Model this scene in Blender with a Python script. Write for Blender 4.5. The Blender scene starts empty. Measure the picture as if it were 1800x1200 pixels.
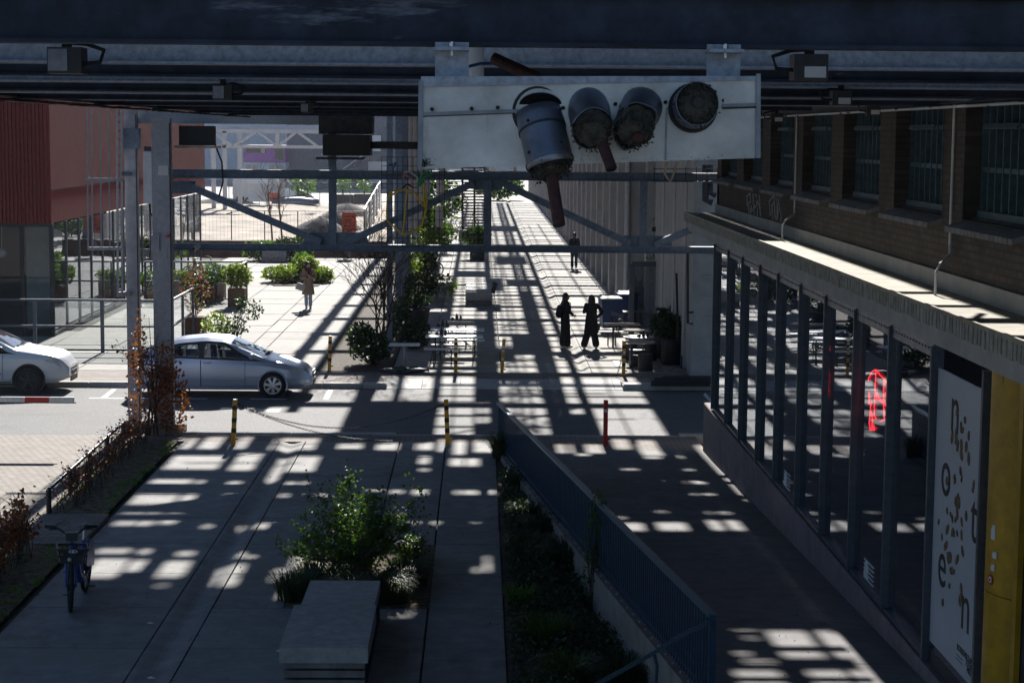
import bpy, bmesh, math, random
from mathutils import Vector, Matrix, Euler, noise as mnoise
PI = math.pi
S = bpy.context.scene
COL = S.collection
# ------------------------------------------------------------------ camera, sky, sun, exposure
CAMZ, F = 6.45, 3280.0
cam = bpy.data.cameras.new("camera"); camo = bpy.data.objects.new("camera", cam); COL.objects.link(camo)
cam.sensor_width = 36.0; cam.lens = F / 1800 * 36.0
cam.clip_start = 0.05; cam.clip_end = 3000
YAW, PITCH, ROLL = math.radians(-1.05), math.radians(-6.34), math.radians(-0.45)
CM = Matrix.Rotation(YAW, 4, 'Z') @ Matrix.Rotation(PI/2 + PITCH, 4, 'X') @ Matrix.Rotation(-ROLL, 4, 'Z')
CM.translation = Vector((0, 0, CAMZ))
camo.matrix_world = CM
S.camera = camo
SUN_EL, SUN_AZ = math.radians(29.5), math.radians(0.5)      # azimuth measured from +Y towards +X
sd = Vector((math.sin(SUN_AZ)*math.cos(SUN_EL), math.cos(SUN_AZ)*math.cos(SUN_EL), math.sin(SUN_EL)))
sl = bpy.data.lights.new("sun", 'SUN'); so = bpy.data.objects.new("sun", sl); COL.objects.link(so)
sl.energy = 5.0; sl.angle = math.radians(0.65); sl.color = (1.0, 0.96, 0.905)
so.rotation_euler = sd.to_track_quat('Z', 'Y').to_euler()
W = bpy.data.worlds.new("World"); S.world = W; W.use_nodes = True
nt = W.node_tree; bg = nt.nodes["Background"]
sky = nt.nodes.new("ShaderNodeTexSky"); sky.sky_type = 'NISHITA'; sky.sun_disc = False
sky.sun_elevation = SUN_EL; sky.sun_rotation = SUN_AZ
sky.air_density = 1.0; sky.dust_density = 0.6; sky.ozone_density = 5.5
nt.links.new(sky.outputs[0], bg.inputs[0]); bg.inputs[1].default_value = 0.048
S.view_settings.view_transform = 'Standard'; S.view_settings.look = 'None'
S.view_settings.gamma = 1.0; S.view_settings.exposure = 0.95
S.render.engine = 'CYCLES'
S.cycles.max_bounces = 8; S.cycles.diffuse_bounces = 4; S.cycles.glossy_bounces = 4
S.cycles.transparent_max_bounces = 12; S.cycles.sample_clamp_indirect = 6.0

def ray(px, py):
    return (CM.to_3x3() @ Vector(((px-900)/F, -(py-600)/F, -1.0)))
def G(px, py, z=0.0):
    d = ray(px, py); t = (z-CAMZ)/d.z
    return Vector((d.x*t, d.y*t, z))
def P(px, py, Y):
    d = ray(px, py); t = Y/d.y
    return Vector((d.x*t, Y, CAMZ + d.z*t))
def PXX(px, py, X):
    d = ray(px, py); t = X/d.x
    return Vector((X, d.y*t, CAMZ + d.z*t))

# ------------------------------------------------------------------ materials
def _n(t, k, **kw):
    n = t.nodes.new(k)
    for a, v in kw.items(): setattr(n, a, v)
    return n
def mat(name, c, rough=0.6, metal=0.0, ns=6.0, amt=0.25, bump=0.0, bscale=60.0, c2=None, spec=0.5, island=0.0, stain=0.0):
    m = bpy.data.materials.new(name); m.use_nodes = True
    t = m.node_tree; b = t.nodes["Principled BSDF"]
    b.inputs["Roughness"].default_value = rough; b.inputs["Metallic"].default_value = metal
    b.inputs["Specular IOR Level"].default_value = spec
    tc = _n(t, "ShaderNodeTexCoord")
    no = _n(t, "ShaderNodeTexNoise"); no.inputs["Scale"].default_value = ns
    no.inputs["Detail"].default_value = 8; no.inputs["Roughness"].default_value = 0.65
    t.links.new(tc.outputs["Object"], no.inputs["Vector"])
    r = _n(t, "ShaderNodeMapRange"); r.inputs[1].default_value = 0.3; r.inputs[2].default_value = 0.7
    r.inputs[3].default_value = 0; r.inputs[4].default_value = 1
    t.links.new(no.outputs["Fac"], r.inputs[0])
    mx = _n(t, "ShaderNodeMix", data_type='RGBA')
    if c2 is None: c2 = tuple(max(0, x*(1-2*amt)) for x in c); c = tuple(min(1, x*(1+amt*0.6)) for x in c)
    mx.inputs[6].default_value = (*c2, 1); mx.inputs[7].default_value = (*c, 1)
    t.links.new(r.outputs[0], mx.inputs[0])
    out = mx.outputs[2]
    if island:
        g = _n(t, "ShaderNodeNewGeometry")
        r2 = _n(t, "ShaderNodeMapRange"); r2.inputs[3].default_value = 1-island; r2.inputs[4].default_value = 1+island
        t.links.new(g.outputs["Random Per Island"], r2.inputs[0])
        h = _n(t, "ShaderNodeVectorMath", operation='SCALE')
        t.links.new(out, h.inputs[0]); t.links.new(r2.outputs[0], h.inputs["Scale"]); out = h.outputs[0]
    if stain:
        s = _n(t, "ShaderNodeTexNoise"); s.inputs["Scale"].default_value = 0.55; s.inputs["Detail"].default_value = 10; s.inputs["Roughness"].default_value = 0.7
        t.links.new(tc.outputs["Object"], s.inputs["Vector"])
        r3 = _n(t, "ShaderNodeMapRange"); r3.inputs[1].default_value = 0.35; r3.inputs[2].default_value = 0.65
        r3.inputs[3].default_value = 1-stain; r3.inputs[4].default_value = 1.0
        t.links.new(s.outputs["Fac"], r3.inputs[0])
        h = _n(t, "ShaderNodeVectorMath", operation='SCALE')
        t.links.new(out, h.inputs[0]); t.links.new(r3.outputs[0], h.inputs["Scale"]); out = h.outputs[0]
    t.links.new(out, b.inputs["Base Color"])
    if bump:
        nb = _n(t, "ShaderNodeTexNoise"); nb.inputs["Scale"].default_value = bscale; nb.inputs["Detail"].default_value = 5
        t.links.new(tc.outputs["Object"], nb.inputs["Vector"])
        bp = _n(t, "ShaderNodeBump"); bp.inputs["Strength"].default_value = bump; bp.inputs["Distance"].default_value = 0.02
        t.links.new(nb.outputs["Fac"], bp.inputs["Height"]); t.links.new(bp.outputs[0], b.inputs["Normal"])
    return m
def brickmat(name, c1, c2, cm, w, h, mortar=0.012, axes='XY', rough=0.85, bump=0.4, off=0.5, amt=0.3, rot=0.0):
    m = bpy.data.materials.new(name); m.use_nodes = True
    t = m.node_tree; b = t.nodes["Principled BSDF"]; b.inputs["Roughness"].default_value = rough
    tc = _n(t, "ShaderNodeTexCoord"); sp = _n(t, "ShaderNodeSeparateXYZ"); cb = _n(t, "ShaderNodeCombineXYZ")
    t.links.new(tc.outputs["Object"], sp.inputs[0])
    t.links.new(sp.outputs["XYZ".index(axes[0])], cb.inputs[0]); t.links.new(sp.outputs["XYZ".index(axes[1])], cb.inputs[1])
    mp = _n(t, "ShaderNodeMapping"); mp.inputs["Rotation"].default_value = (0, 0, rot)
    t.links.new(cb.outputs[0], mp.inputs[0])
    br = _n(t, "ShaderNodeTexBrick"); br.offset = off
    br.inputs["Color1"].default_value = (*c1, 1); br.inputs["Color2"].default_value = (*c2, 1); br.inputs["Mortar"].default_value = (*cm, 1)
    br.inputs["Scale"].default_value = 1.0; br.inputs["Mortar Size"].default_value = mortar
    br.inputs["Brick Width"].default_value = w; br.inputs["Row Height"].default_value = h
    t.links.new(mp.outputs[0], br.inputs["Vector"])
    no = _n(t, "ShaderNodeTexNoise"); no.inputs["Scale"].default_value = 2.2; no.inputs["Detail"].default_value = 9; no.inputs["Roughness"].default_value = 0.7
    t.links.new(tc.outputs["Object"], no.inputs["Vector"])
    r = _n(t, "ShaderNodeMapRange"); r.inputs[1].default_value = 0.3; r.inputs[2].default_value = 0.7
    r.inputs[3].default_value = 1-amt; r.inputs[4].default_value = 1+amt*0.5
    t.links.new(no.outputs["Fac"], r.inputs[0])
    h2 = _n(t, "ShaderNodeVectorMath", operation='SCALE')
    t.links.new(br.outputs["Color"], h2.inputs[0]); t.links.new(r.outputs[0], h2.inputs["Scale"])
    t.links.new(h2.outputs[0], b.inputs["Base Color"])
    bp = _n(t, "ShaderNodeBump"); bp.inputs["Strength"].default_value = bump; bp.inputs["Distance"].default_value = 0.01; bp.invert = True
    t.links.new(br.outputs["Fac"], bp.inputs["Height"]); t.links.new(bp.outputs[0], b.inputs["Normal"])
    return m
def leafmat(name, c, c2, tr=0.5, hue=0.35):
    m = bpy.data.materials.new(name); m.use_nodes = True
    t = m.node_tree; t.nodes.remove(t.nodes["Principled BSDF"]); o = t.nodes["Material Output"]
    g = _n(t, "ShaderNodeNewGeometry"); mx = _n(t, "ShaderNodeMix", data_type='RGBA')
    mx.inputs[6].default_value = (*c, 1); mx.inputs[7].default_value = (*c2, 1)
    t.links.new(g.outputs["Random Per Island"], mx.inputs[0])
    d = _n(t, "ShaderNodeBsdfPrincipled"); d.inputs["Roughness"].default_value = 0.45
    l = _n(t, "ShaderNodeBsdfTranslucent"); ms = _n(t, "ShaderNodeMixShader"); ms.inputs[0].default_value = tr
    sc = _n(t, "ShaderNodeVectorMath", operation='MULTIPLY'); sc.inputs[1].default_value = (1.6, 1.9, 0.7)
    t.links.new(mx.outputs[2], d.inputs["Base Color"]); t.links.new(mx.outputs[2], sc.inputs[0]); t.links.new(sc.outputs[0], l.inputs["Color"])
    t.links.new(d.outputs[0], ms.inputs[1]); t.links.new(l.outputs[0], ms.inputs[2]); t.links.new(ms.outputs[0], o.inputs["Surface"])
    return m
def glassmat(name, tint=(0.5, 0.53, 0.56), ior=2.0, wave=0.0, wscale=0.6, rough=0.0):
    m = bpy.data.materials.new(name); m.use_nodes = True
    t = m.node_tree; t.nodes.remove(t.nodes["Principled BSDF"]); o = t.nodes["Material Output"]
    tr = _n(t, "ShaderNodeBsdfTransparent"); tr.inputs[0].default_value = (*tint, 1)
    gl = _n(t, "ShaderNodeBsdfGlossy"); gl.inputs["Roughness"].default_value = rough; gl.inputs[0].default_value = (0.92, 0.95, 1, 1)
    f0 = ((ior-1)/(ior+1))**2; ge = _n(t, "ShaderNodeNewGeometry"); dt = _n(t, "ShaderNodeVectorMath", operation='DOT_PRODUCT')
    t.links.new(ge.outputs["Incoming"], dt.inputs[0]); t.links.new(ge.outputs["Normal"], dt.inputs[1])
    def mth(op, a, b):
        k = _n(t, "ShaderNodeMath", operation=op)
        for i, v in enumerate((a, b)):
            if v is None: continue
            if isinstance(v, (int, float)): k.inputs[i].default_value = v
            else: t.links.new(v, k.inputs[i])
        return k.outputs[0]
    fr = mth('ADD', mth('MULTIPLY', mth('POWER', mth('SUBTRACT', 1.0, mth('ABSOLUTE', dt.outputs["Value"], None)), 4.0), 1-f0), f0)
    ms = _n(t, "ShaderNodeMixShader")
    t.links.new(fr, ms.inputs[0]); t.links.new(tr.outputs[0], ms.inputs[1]); t.links.new(gl.outputs[0], ms.inputs[2])
    t.links.new(ms.outputs[0], o.inputs["Surface"])
    if wave:
        tc = _n(t, "ShaderNodeTexCoord"); nb = _n(t, "ShaderNodeTexNoise"); nb.inputs["Scale"].default_value = wscale; nb.inputs["Detail"].default_value = 1
        t.links.new(tc.outputs["Object"], nb.inputs["Vector"])
        bp = _n(t, "ShaderNodeBump"); bp.inputs["Strength"].default_value = wave; bp.inputs["Distance"].default_value = 0.05
        t.links.new(nb.outputs["Fac"], bp.inputs["Height"]); t.links.new(bp.outputs[0], gl.inputs["Normal"])
    return m
def emit(name, c, s):
    m = bpy.data.materials.new(name); m.use_nodes = True
    b = m.node_tree.nodes["Principled BSDF"]; b.inputs["Base Color"].default_value = (*c, 1)
    b.inputs["Emission Color"].default_value = (*c, 1); b.inputs["Emission Strength"].default_value = s
    return m

M = dict(
 slab=mat("concrete_slab", (.345,.338,.328), .85, ns=3.0, amt=.16, bump=.12, bscale=90, island=.09, stain=.22),
 slabfar=mat("concrete_slab_pale", (.37,.355,.325), .85, ns=3.0, amt=.14, bump=.1, bscale=90, island=.10, stain=.18),
 ramp=mat("ramp_concrete", (.235,.225,.225), .85, ns=4, amt=.16, bump=.15, bscale=90, island=.06, stain=.25),
 joint=mat("joint_soil", (.055,.06,.035), .95, ns=10, amt=.4),
 asphalt=mat("asphalt", (.20,.20,.203), .8, ns=22, amt=.5, c2=(.035,.035,.038), bump=.6, bscale=60, stain=.22),
 kerb=mat("kerb_concrete", (.47,.46,.44), .8, ns=8, amt=.15, island=.08, stain=.2),
 white=mat("white_paint", (.74,.74,.72), .6, ns=14, amt=.16),
 brickpave=brickmat("clinker_paving", (.30,.245,.21), (.22,.175,.15), (.10,.09,.08), .22, .075, .010, 'XY', amt=.3),
 brickpale=brickmat("pale_clinker_paving", (.34,.295,.25), (.26,.22,.185), (.09,.08,.07), .21, .105, .012, 'XY', amt=.25, rot=.38),
 soil=mat("bed_soil", (.10,.075,.05), .95, ns=7, amt=.5, bump=.8, bscale=25),
 litter=mat("leaf_litter_soil", (.22,.17,.10), .95, ns=9, amt=.5, bump=.8, bscale=25),
 sand=mat("building_site_sand", (.50,.42,.33), .95, ns=.45, amt=.35, bump=.9, bscale=1.5),
 spoil=mat("grey_spoil", (.10,.088,.082), .95, ns=1.0, amt=.3, bump=1, bscale=3),
 ground=mat("ground_base", (.20,.19,.17), .95, ns=1, amt=.2),
 steel=mat("galvanised_steel", (.40,.42,.48), .55, .1, ns=9, amt=.12, bump=.08, bscale=40, stain=.3),
 steelblue=mat("blue_grey_steel", (.22,.285,.40), .55, .1, ns=11, amt=.2, bump=.08, bscale=50, stain=.4),
 darksteel=mat("dark_steel", (.05,.055,.065), .6, .2, ns=9, amt=.35, bump=.1),
 deckpale=mat("pale_steel_channel", (.50,.55,.65), .55, .0, ns=30, amt=.22, bump=.1, stain=.3),
 deckdark=mat("weathered_steel_beam", (.040,.054,.092), .65, .2, ns=5, amt=.4, bump=.1, stain=.4),
 black=mat("black_paint", (.018,.018,.02), .5, ns=20, amt=.3),
 rubber=mat("rubber", (.02,.02,.021), .8, ns=30, amt=.3),
 aluminium=mat("aluminium_sheet", (.62,.61,.62), .40, .65, ns=2.4, amt=.25, bump=.03, bscale=8, stain=.4),
 duct=mat("duct_metal", (.25,.27,.32), .4, .7, ns=7, amt=.25, bump=.05, bscale=20),
 rustpipe=mat("red_oxide_pipe", (.07,.025,.023), .7, .1, ns=22, amt=.35, bump=.2),
 wool=mat("frayed_insulation", (.10,.09,.07), 1, ns=26, amt=.55, c2=(.018,.017,.014), bump=1, bscale=40),
 redclad=mat("red_cladding", (.26,.034,.034), .85, ns=5, amt=.12, bump=.35, bscale=60, stain=.12, spec=.08),
 glasspane=glassmat("shop_glass", (.62,.65,.68), 2.3, wave=.05, wscale=.7),
 glassred=glassmat("facade_glass", (.45,.48,.5), 2.4, wave=.16, wscale=.5),
 glassclear=glassmat("screen_glass", (.82,.84,.84), 1.45),
 glassdark=glassmat("dark_window_glass", (.12,.14,.16), 1.7, wave=.05),
 windscreen=glassmat("windscreen_glass", (.6,.65,.68), 2.6),
 carglass=glassmat("car_glass", (.55,.60,.62), 1.5),
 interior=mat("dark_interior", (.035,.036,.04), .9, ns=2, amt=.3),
 intpale=mat("interior_concrete_column", (.42,.46,.45), .8, ns=2, amt=.1),
 frame=mat("dark_window_frame", (.10,.115,.14), .5, .2, ns=12, amt=.2),
 teal=mat("teal_window_steel", (.085,.15,.185), .5, .1, ns=12, amt=.25),
 plinth=mat("mauve_plinth_concrete", (.27,.215,.225), .85, ns=5, amt=.15, bump=.1, stain=.25),
 wallconc=mat("retaining_wall_concrete", (.33,.29,.26), .85, ns=3, amt=.2, bump=.15, stain=.35),
 brickwall=brickmat("brown_brick", (.10,.076,.066), (.066,.052,.046), (.05,.046,.043), .22, .075, .012, 'YZ', amt=.45, bump=.6),
 brickred=brickmat("brick_street", (.20,.12,.09), (.15,.09,.07), (.1,.09,.08), .22, .075, .012, 'XZ', amt=.35),
 canopy=mat("canopy_concrete", (.50,.455,.36), .85, ns=4, amt=.2, bump=.15, stain=.3),
 render=mat("white_render", (.46,.455,.44), .85, ns=3, amt=.12, bump=.15, stain=.2),
 fin=mat("pale_fin_render", (.52,.50,.50), .85, ns=2, amt=.10, bump=.08, stain=.15),
 bluerail=mat("dark_blue_railing", (.012,.062,.13), .4, .1, ns=30, amt=.25),
 handrail=mat("lit_blue_handrail", (.07,.17,.25), .35, .2, ns=30, amt=.2),  # paler than the bars, light caught on the rail put into the colour
 carsilver=mat("silver_car_paint", (.46,.52,.66), .28, .45, ns=200, amt=.04),
 carwhite=mat("pearl_car_paint", (.72,.74,.76), .25, .1, ns=200, amt=.03),
 plastic=mat("dark_plastic", (.035,.035,.038), .5, ns=30, amt=.2),
 alloy=mat("alloy_wheel", (.62,.63,.66), .3, .8, ns=30, amt=.08),
 lamp=mat("headlamp_lens", (.55,.58,.55), .12, .1, ns=30, amt=.1),
 yellow=mat("bollard_yellow", (.75,.37,.02), .5, ns=16, amt=.2),
 red=mat("red_paint", (.50,.035,.03), .5, ns=16, amt=.2),
 wood=mat("weathered_wood", (.55,.47,.37), .7, ns=6, amt=.2, bump=.1),
 whitetop=mat("white_table_top", (.72,.72,.70), .5, ns=6, amt=.08),
 binblue=mat("blue_bin_plastic", (.035,.075,.22), .4, ns=30, amt=.12),
 bingreen=mat("bin_lid", (.42,.50,.36), .5, ns=30, amt=.1),
 corten=mat("brown_corten", (.17,.085,.06), .8, ns=14, amt=.3),
 terracotta=mat("terracotta", (.42,.17,.09), .8, ns=14, amt=.2),
 bark=mat("bark", (.075,.055,.045), .9, ns=20, amt=.4, bump=.5),
 twig=mat("pale_twig", (.20,.15,.11), .9, ns=20, amt=.3),
 poster=mat("poster_paper", (.42,.46,.52), .5, ns=2, amt=.04),
 ink=mat("poster_ink", (.015,.015,.016), .6, ns=20, amt=.2),
 nut=mat("nut_brown", (.22,.14,.08), .7, ns=30, amt=.45),
 yellowpanel=mat("yellow_panel", (.60,.34,.0), .45, ns=4, amt=.2, stain=.3),
 neon=emit("red_neon", (1.0, .03, .04), 7.0),
 orange=mat("orange_board", (.85,.15,.06), .7, ns=14, amt=.12),
 purple=mat("purple_container", (.36,.10,.42), .6, ns=3, amt=.1),
 paleblue=mat("pale_container", (.62,.68,.74), .6, ns=3, amt=.08),
 navy=mat("navy_cladding", (.12,.15,.21), .7, ns=3, amt=.15),
 whiteobj=mat("white_steel", (.66,.68,.70), .6, ns=6, amt=.1),
 yellowcable=mat("yellow_cable", (.72,.50,.02), .5, ns=30, amt=.1),
 greencable=mat("green_cable", (.05,.36,.10), .5, ns=30, amt=.1),
 pinkcable=mat("pink_cable", (.55,.22,.22), .5, ns=30, amt=.1),
 bluecable=mat("blue_cable", (.03,.10,.30), .5, ns=30, amt=.1),
 skin=mat("skin", (.50,.31,.23), .5, ns=30, amt=.05),
 hairdark=mat("dark_hair", (.025,.018,.015), .45, ns=60, amt=.4),
 clothblack=mat("black_cloth", (.018,.018,.022), .9, ns=40, amt=.3),
 clothnavy=mat("dark_navy_cloth", (.03,.035,.05), .9, ns=40, amt=.3),
 beige=mat("beige_coat", (.30,.215,.14), .9, ns=25, amt=.15),
 denim=mat("light_denim", (.34,.42,.52), .9, ns=30, amt=.15),
 denimdark=mat("dark_denim", (.04,.06,.10), .9, ns=30, amt=.2),
 scarf=mat("wine_scarf", (.11,.02,.03), .95, ns=40, amt=.35),
 shoe=mat("white_shoe", (.70,.70,.70), .6, ns=30, amt=.1),
 bag=mat("grey_bag", (.42,.41,.40), .6, ns=20, amt=.1),
 bikeblue=mat("blue_bike_paint", (.05,.10,.36), .4, .1, ns=30, amt=.15),
 sticker=mat("white_sticker", (.70,.71,.74), .6, ns=30, amt=.1),
 graffiti=mat("white_spray_paint", (.55,.58,.62), .8, ns=12, amt=.35),
 leaf=leafmat("leaf_green", (.035,.075,.018), (.08,.135,.025), .5),
 leafdark=leafmat("leaf_dark", (.018,.035,.014), (.035,.06,.02), .3),
 leafyellow=leafmat("leaf_yellow_green", (.08,.12,.02), (.17,.20,.03), .45),
 leafbeech=leafmat("leaf_beech_brown", (.13,.035,.018), (.26,.085,.035), .35),
 leafred=leafmat("leaf_red", (.17,.03,.04), (.05,.08,.025), .4),
 grassblade=leafmat("sedge_blade", (.018,.035,.014), (.045,.07,.025), .3),
 grassbright=leafmat("bright_blade", (.08,.16,.02), (.14,.24,.03), .5),
)

def overlay(m, scale, lo, hi, col, stretch=(1,1,1), detail=8, seed=0.0):
    """patches of another colour worn or spilt over a material's base colour"""
    t = m.node_tree; b = t.nodes["Principled BSDF"]; src = b.inputs["Base Color"].links[0].from_socket
    tc = _n(t, "ShaderNodeTexCoord"); mp = _n(t, "ShaderNodeMapping"); mp.inputs["Scale"].default_value = stretch; mp.inputs["Location"].default_value = (seed,seed*.7,seed*.3)
    no = _n(t, "ShaderNodeTexNoise"); no.inputs["Scale"].default_value = scale; no.inputs["Detail"].default_value = detail; no.inputs["Roughness"].default_value = .7
    t.links.new(tc.outputs["Object"], mp.inputs[0]); t.links.new(mp.outputs[0], no.inputs["Vector"])
    r = _n(t, "ShaderNodeMapRange"); r.inputs[1].default_value = lo; r.inputs[2].default_value = hi
    mx = _n(t, "ShaderNodeMix", data_type='RGBA'); mx.inputs[7].default_value = (*col,1)
    t.links.new(no.outputs["Fac"], r.inputs[0]); t.links.new(r.outputs[0], mx.inputs[0]); t.links.new(src, mx.inputs[6]); t.links.new(mx.outputs[2], b.inputs["Base Color"])
overlay(M['deckdark'], 2.2, .62, .72, (.20,.22,.28), (.35,1,2.2))
overlay(M['slab'], 1.4, .56, .70, (.18,.168,.15), (1,.5,1)); overlay(M['slab'], .5, .55, .62, (.25,.24,.225)); overlay(M['slab'], 9, .66, .72, (.14,.13,.11)); overlay(M['slab'], 30, .70, .74, (.50,.49,.46))
overlay(M['slabfar'], 1.1, .58, .75, (.27,.25,.22), (1,.5,1)); overlay(M['slabfar'], 8, .67, .72, (.18,.165,.14))
overlay(M['ramp'], 1.3, .58, .72, (.15,.14,.135), (1,.5,1)); overlay(M['ramp'], 32, .70, .74, (.42,.41,.40))
overlay(M['asphalt'], .8, .58, .72, (.055,.055,.056), (.4,1,1))
overlay(M['aluminium'], 3.0, .60, .75, (.22,.205,.18), (2.2,1,.5)); overlay(M['aluminium'], 60, .70, .76, (.10,.09,.08))
overlay(M['steel'], 3, .63, .72, (.18,.14,.11), (2,2,.3)); overlay(M['steelblue'], 14, .64, .72, (.09,.10,.12)); overlay(M['canopy'], 2.6, .55, .72, (.26,.24,.17)); overlay(M['redclad'], 1.2, .6, .75, (.22,.04,.035), (2,2,.3))
overlay(M['wallconc'], 2.5, .55, .7, (.17,.155,.13), (1,1,.35)); overlay(M['plinth'], 2.0, .58, .7, (.17,.135,.14), (1,1,.4)); overlay(M['yellowpanel'], 7, .64, .70, (.16,.09,.01), (1,1,.5)); overlay(M['brickwall'], 1.3, .55, .72, (.045,.038,.034))
overlay(M['bluerail'], 9, .64, .70, (.05,.08,.10)); overlay(M['carwhite'], 5, .62, .8, (.55,.54,.51)); overlay(M['render'], 1.5, .58, .75, (.34,.33,.31), (1,1,.3))
# ------------------------------------------------------------------ mesh builder and object helpers
class MB:
    def __init__(s): s.v = []; s.f = []
    def add(s, vs, fs):
        b = len(s.v); s.v += [Vector(x) for x in vs]; s.f += [tuple(i+b for i in f) for f in fs]; return s
    def box(s, x0, x1, y0, y1, z0, z1):
        return s.add([(x0,y0,z0),(x1,y0,z0),(x1,y1,z0),(x0,y1,z0),(x0,y0,z1),(x1,y0,z1),(x1,y1,z1),(x0,y1,z1)],
                     [(0,3,2,1),(4,5,6,7),(0,1,5,4),(1,2,6,5),(2,3,7,6),(3,0,4,7)])
    def obox(s, c, size, rot=(0,0,0)):
        R = Euler(rot).to_matrix(); c = Vector(c); h = Vector(size)/2
        vs = [c + R @ Vector((h.x*i, h.y*j, h.z*k)) for k in (-1,1) for (i,j) in ((-1,-1),(1,-1),(1,1),(-1,1))]
        return s.add(vs, [(0,3,2,1),(4,5,6,7),(0,1,5,4),(1,2,6,5),(2,3,7,6),(3,0,4,7)])
    def rbox(s, x0, x1, y0, y1, z0, z1, b=.01):      # box with chamfered top edges
        return s.add([(x0,y0,z0),(x1,y0,z0),(x1,y1,z0),(x0,y1,z0),(x0,y0,z1-b),(x1,y0,z1-b),(x1,y1,z1-b),(x0,y1,z1-b),
                      (x0+b,y0+b,z1),(x1-b,y0+b,z1),(x1-b,y1-b,z1),(x0+b,y1-b,z1)],
                     [(0,3,2,1),(0,1,5,4),(1,2,6,5),(2,3,7,6),(3,0,4,7),(4,5,9,8),(5,6,10,9),(6,7,11,10),(7,4,8,11),(8,9,10,11)])
    def bar(s, a, b, w, h, up=(0,0,1)):               # rectangular bar from a to b
        a, b = Vector(a), Vector(b); d = (b-a).normalized(); u = Vector(up)
        if abs(d.dot(u)) > .99: u = Vector((0,1,0))
        r = d.cross(u).normalized(); u = r.cross(d).normalized()
        vs = [p + r*(w/2*i) + u*(h/2*j) for p in (a,b) for (i,j) in ((-1,-1),(1,-1),(1,1),(-1,1))]
        return s.add(vs, [(0,1,2,3),(7,6,5,4),(0,4,5,1),(1,5,6,2),(2,6,7,3),(3,7,4,0)])
    def ibeam(s, a, b, w, h, t=.015, up=(0,0,1)):
        a, b = Vector(a), Vector(b); d = (b-a).normalized(); u = Vector(up)
        if abs(d.dot(u)) > .99: u = Vector((0,1,0))
        r = d.cross(u).normalized(); u = r.cross(d).normalized()
        s.bar(a+u*(h/2-t/2), b+u*(h/2-t/2), w, t, u); s.bar(a-u*(h/2-t/2), b-u*(h/2-t/2), w, t, u)
        return s.bar(a, b, t, h-2*t, u)
    def loft(s, rings, cap=True, closed=True):
        n = len(rings[0]); b = len(s.v)
        for r in rings: s.v += [Vector(x) for x in r]
        for i in range(len(rings)-1):
            for j in range(n if closed else n-1):
                k = (j+1) % n
                s.f.append((b+i*n+j, b+i*n+k, b+(i+1)*n+k, b+(i+1)*n+j))
        if cap: s.f.append(tuple(b+j for j in reversed(range(n)))); s.f.append(tuple(b+(len(rings)-1)*n+j for j in range(n)))
        return s
    def tube(s, pts, r, n=8, cap=True):
        pts = [Vector(p) for p in pts]; m = len(pts)
        rs = r if isinstance(r, (list, tuple)) else [r]*m
        rings = []; pu = None
        for i, p in enumerate(pts):
            d = (pts[min(i+1, m-1)] - pts[max(i-1, 0)])
            d = d.normalized() if d.length > 1e-9 else Vector((0,0,1))
            if pu is None:
                pu = d.orthogonal().normalized()
            pu = (pu - d*pu.dot(d))
            pu = pu.normalized() if pu.length > 1e-6 else d.orthogonal().normalized()
            w = d.cross(pu)
            q = rs[i] if isinstance(rs[i], (list, tuple)) else (rs[i], rs[i])
            rings.append([p + pu*(math.cos(2*PI*k/n)*q[0]) + w*(math.sin(2*PI*k/n)*q[1]) for k in range(n)])
        return s.loft(rings, cap)
    def cyl(s, a, b, r, n=16, r2=None): return s.tube([a, b], [r, r if r2 is None else r2], n)
    def ell(s, c, r, n=14, m=9, rot=None):
        c = Vector(c); R = Euler(rot).to_matrix() if rot else Matrix.Identity(3)
        rings = []
        for i in range(m+1):
            a = -PI/2 + PI*(i if 0 < i < m else (i*.999+.0005*m))/m
            ca, sa = max(math.cos(a), .02), math.sin(a)
            rings.append([c + R @ Vector((r[0]*ca*math.cos(2*PI*k/n), r[1]*ca*math.sin(2*PI*k/n), r[2]*sa)) for k in range(n)])
        return s.loft(rings)
    def rings(s, secs, n=18, cap=True):               # horizontal ellipse sections (x,y,z,rx,ry)
        return s.loft([[(x+rx*math.cos(2*PI*k/n), y+ry*math.sin(2*PI*k/n), z) for k in range(n)] for (x,y,z,rx,ry) in secs], cap)
    def prism(s, poly, axis, a, b):                   # 2-D polygon extruded along an axis
        def p3(u, v, w): return (w,u,v) if axis == 'X' else (u,w,v) if axis == 'Y' else (u,v,w)
        n = len(poly)
        vs = [p3(u,v,a) for u,v in poly] + [p3(u,v,b) for u,v in poly]
        fs = [tuple(range(n)), tuple(range(2*n-1, n-1, -1))] + [(i, i+n, (i+1)%n+n, (i+1)%n) for i in range(n)]
        return s.add(vs, fs)
    def torus(s, c, R, r, axis='X', n=28, m=8, a0=0, a1=2*PI):
        pts = []
        full = abs(a1-a0-2*PI) < 1e-6
        for i in range(n+1):
            a = a0+(a1-a0)*i/n; u, v = R*math.cos(a), R*math.sin(a)
            pts.append(Vector(c) + (Vector((0,u,v)) if axis == 'X' else Vector((u,0,v)) if axis == 'Y' else Vector((u,v,0))))
        return s.tube(pts, r, m)
    def xf(s, mtx, start=0):
        for i in range(start, len(s.v)): s.v[i] = mtx @ s.v[i]
        return s
    def mesh(s, name, m, smooth=False):
        me = bpy.data.meshes.new(name); me.from_pydata([tuple(v) for v in s.v], [], s.f); me.update()
        if m: me.materials.append(m)
        bm = bmesh.new(); bm.from_mesh(me); bmesh.ops.recalc_face_normals(bm, faces=bm.faces); bm.to_mesh(me); bm.free()
        if smooth:
            for p in me.polygons: p.use_smooth = True
        return me
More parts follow.
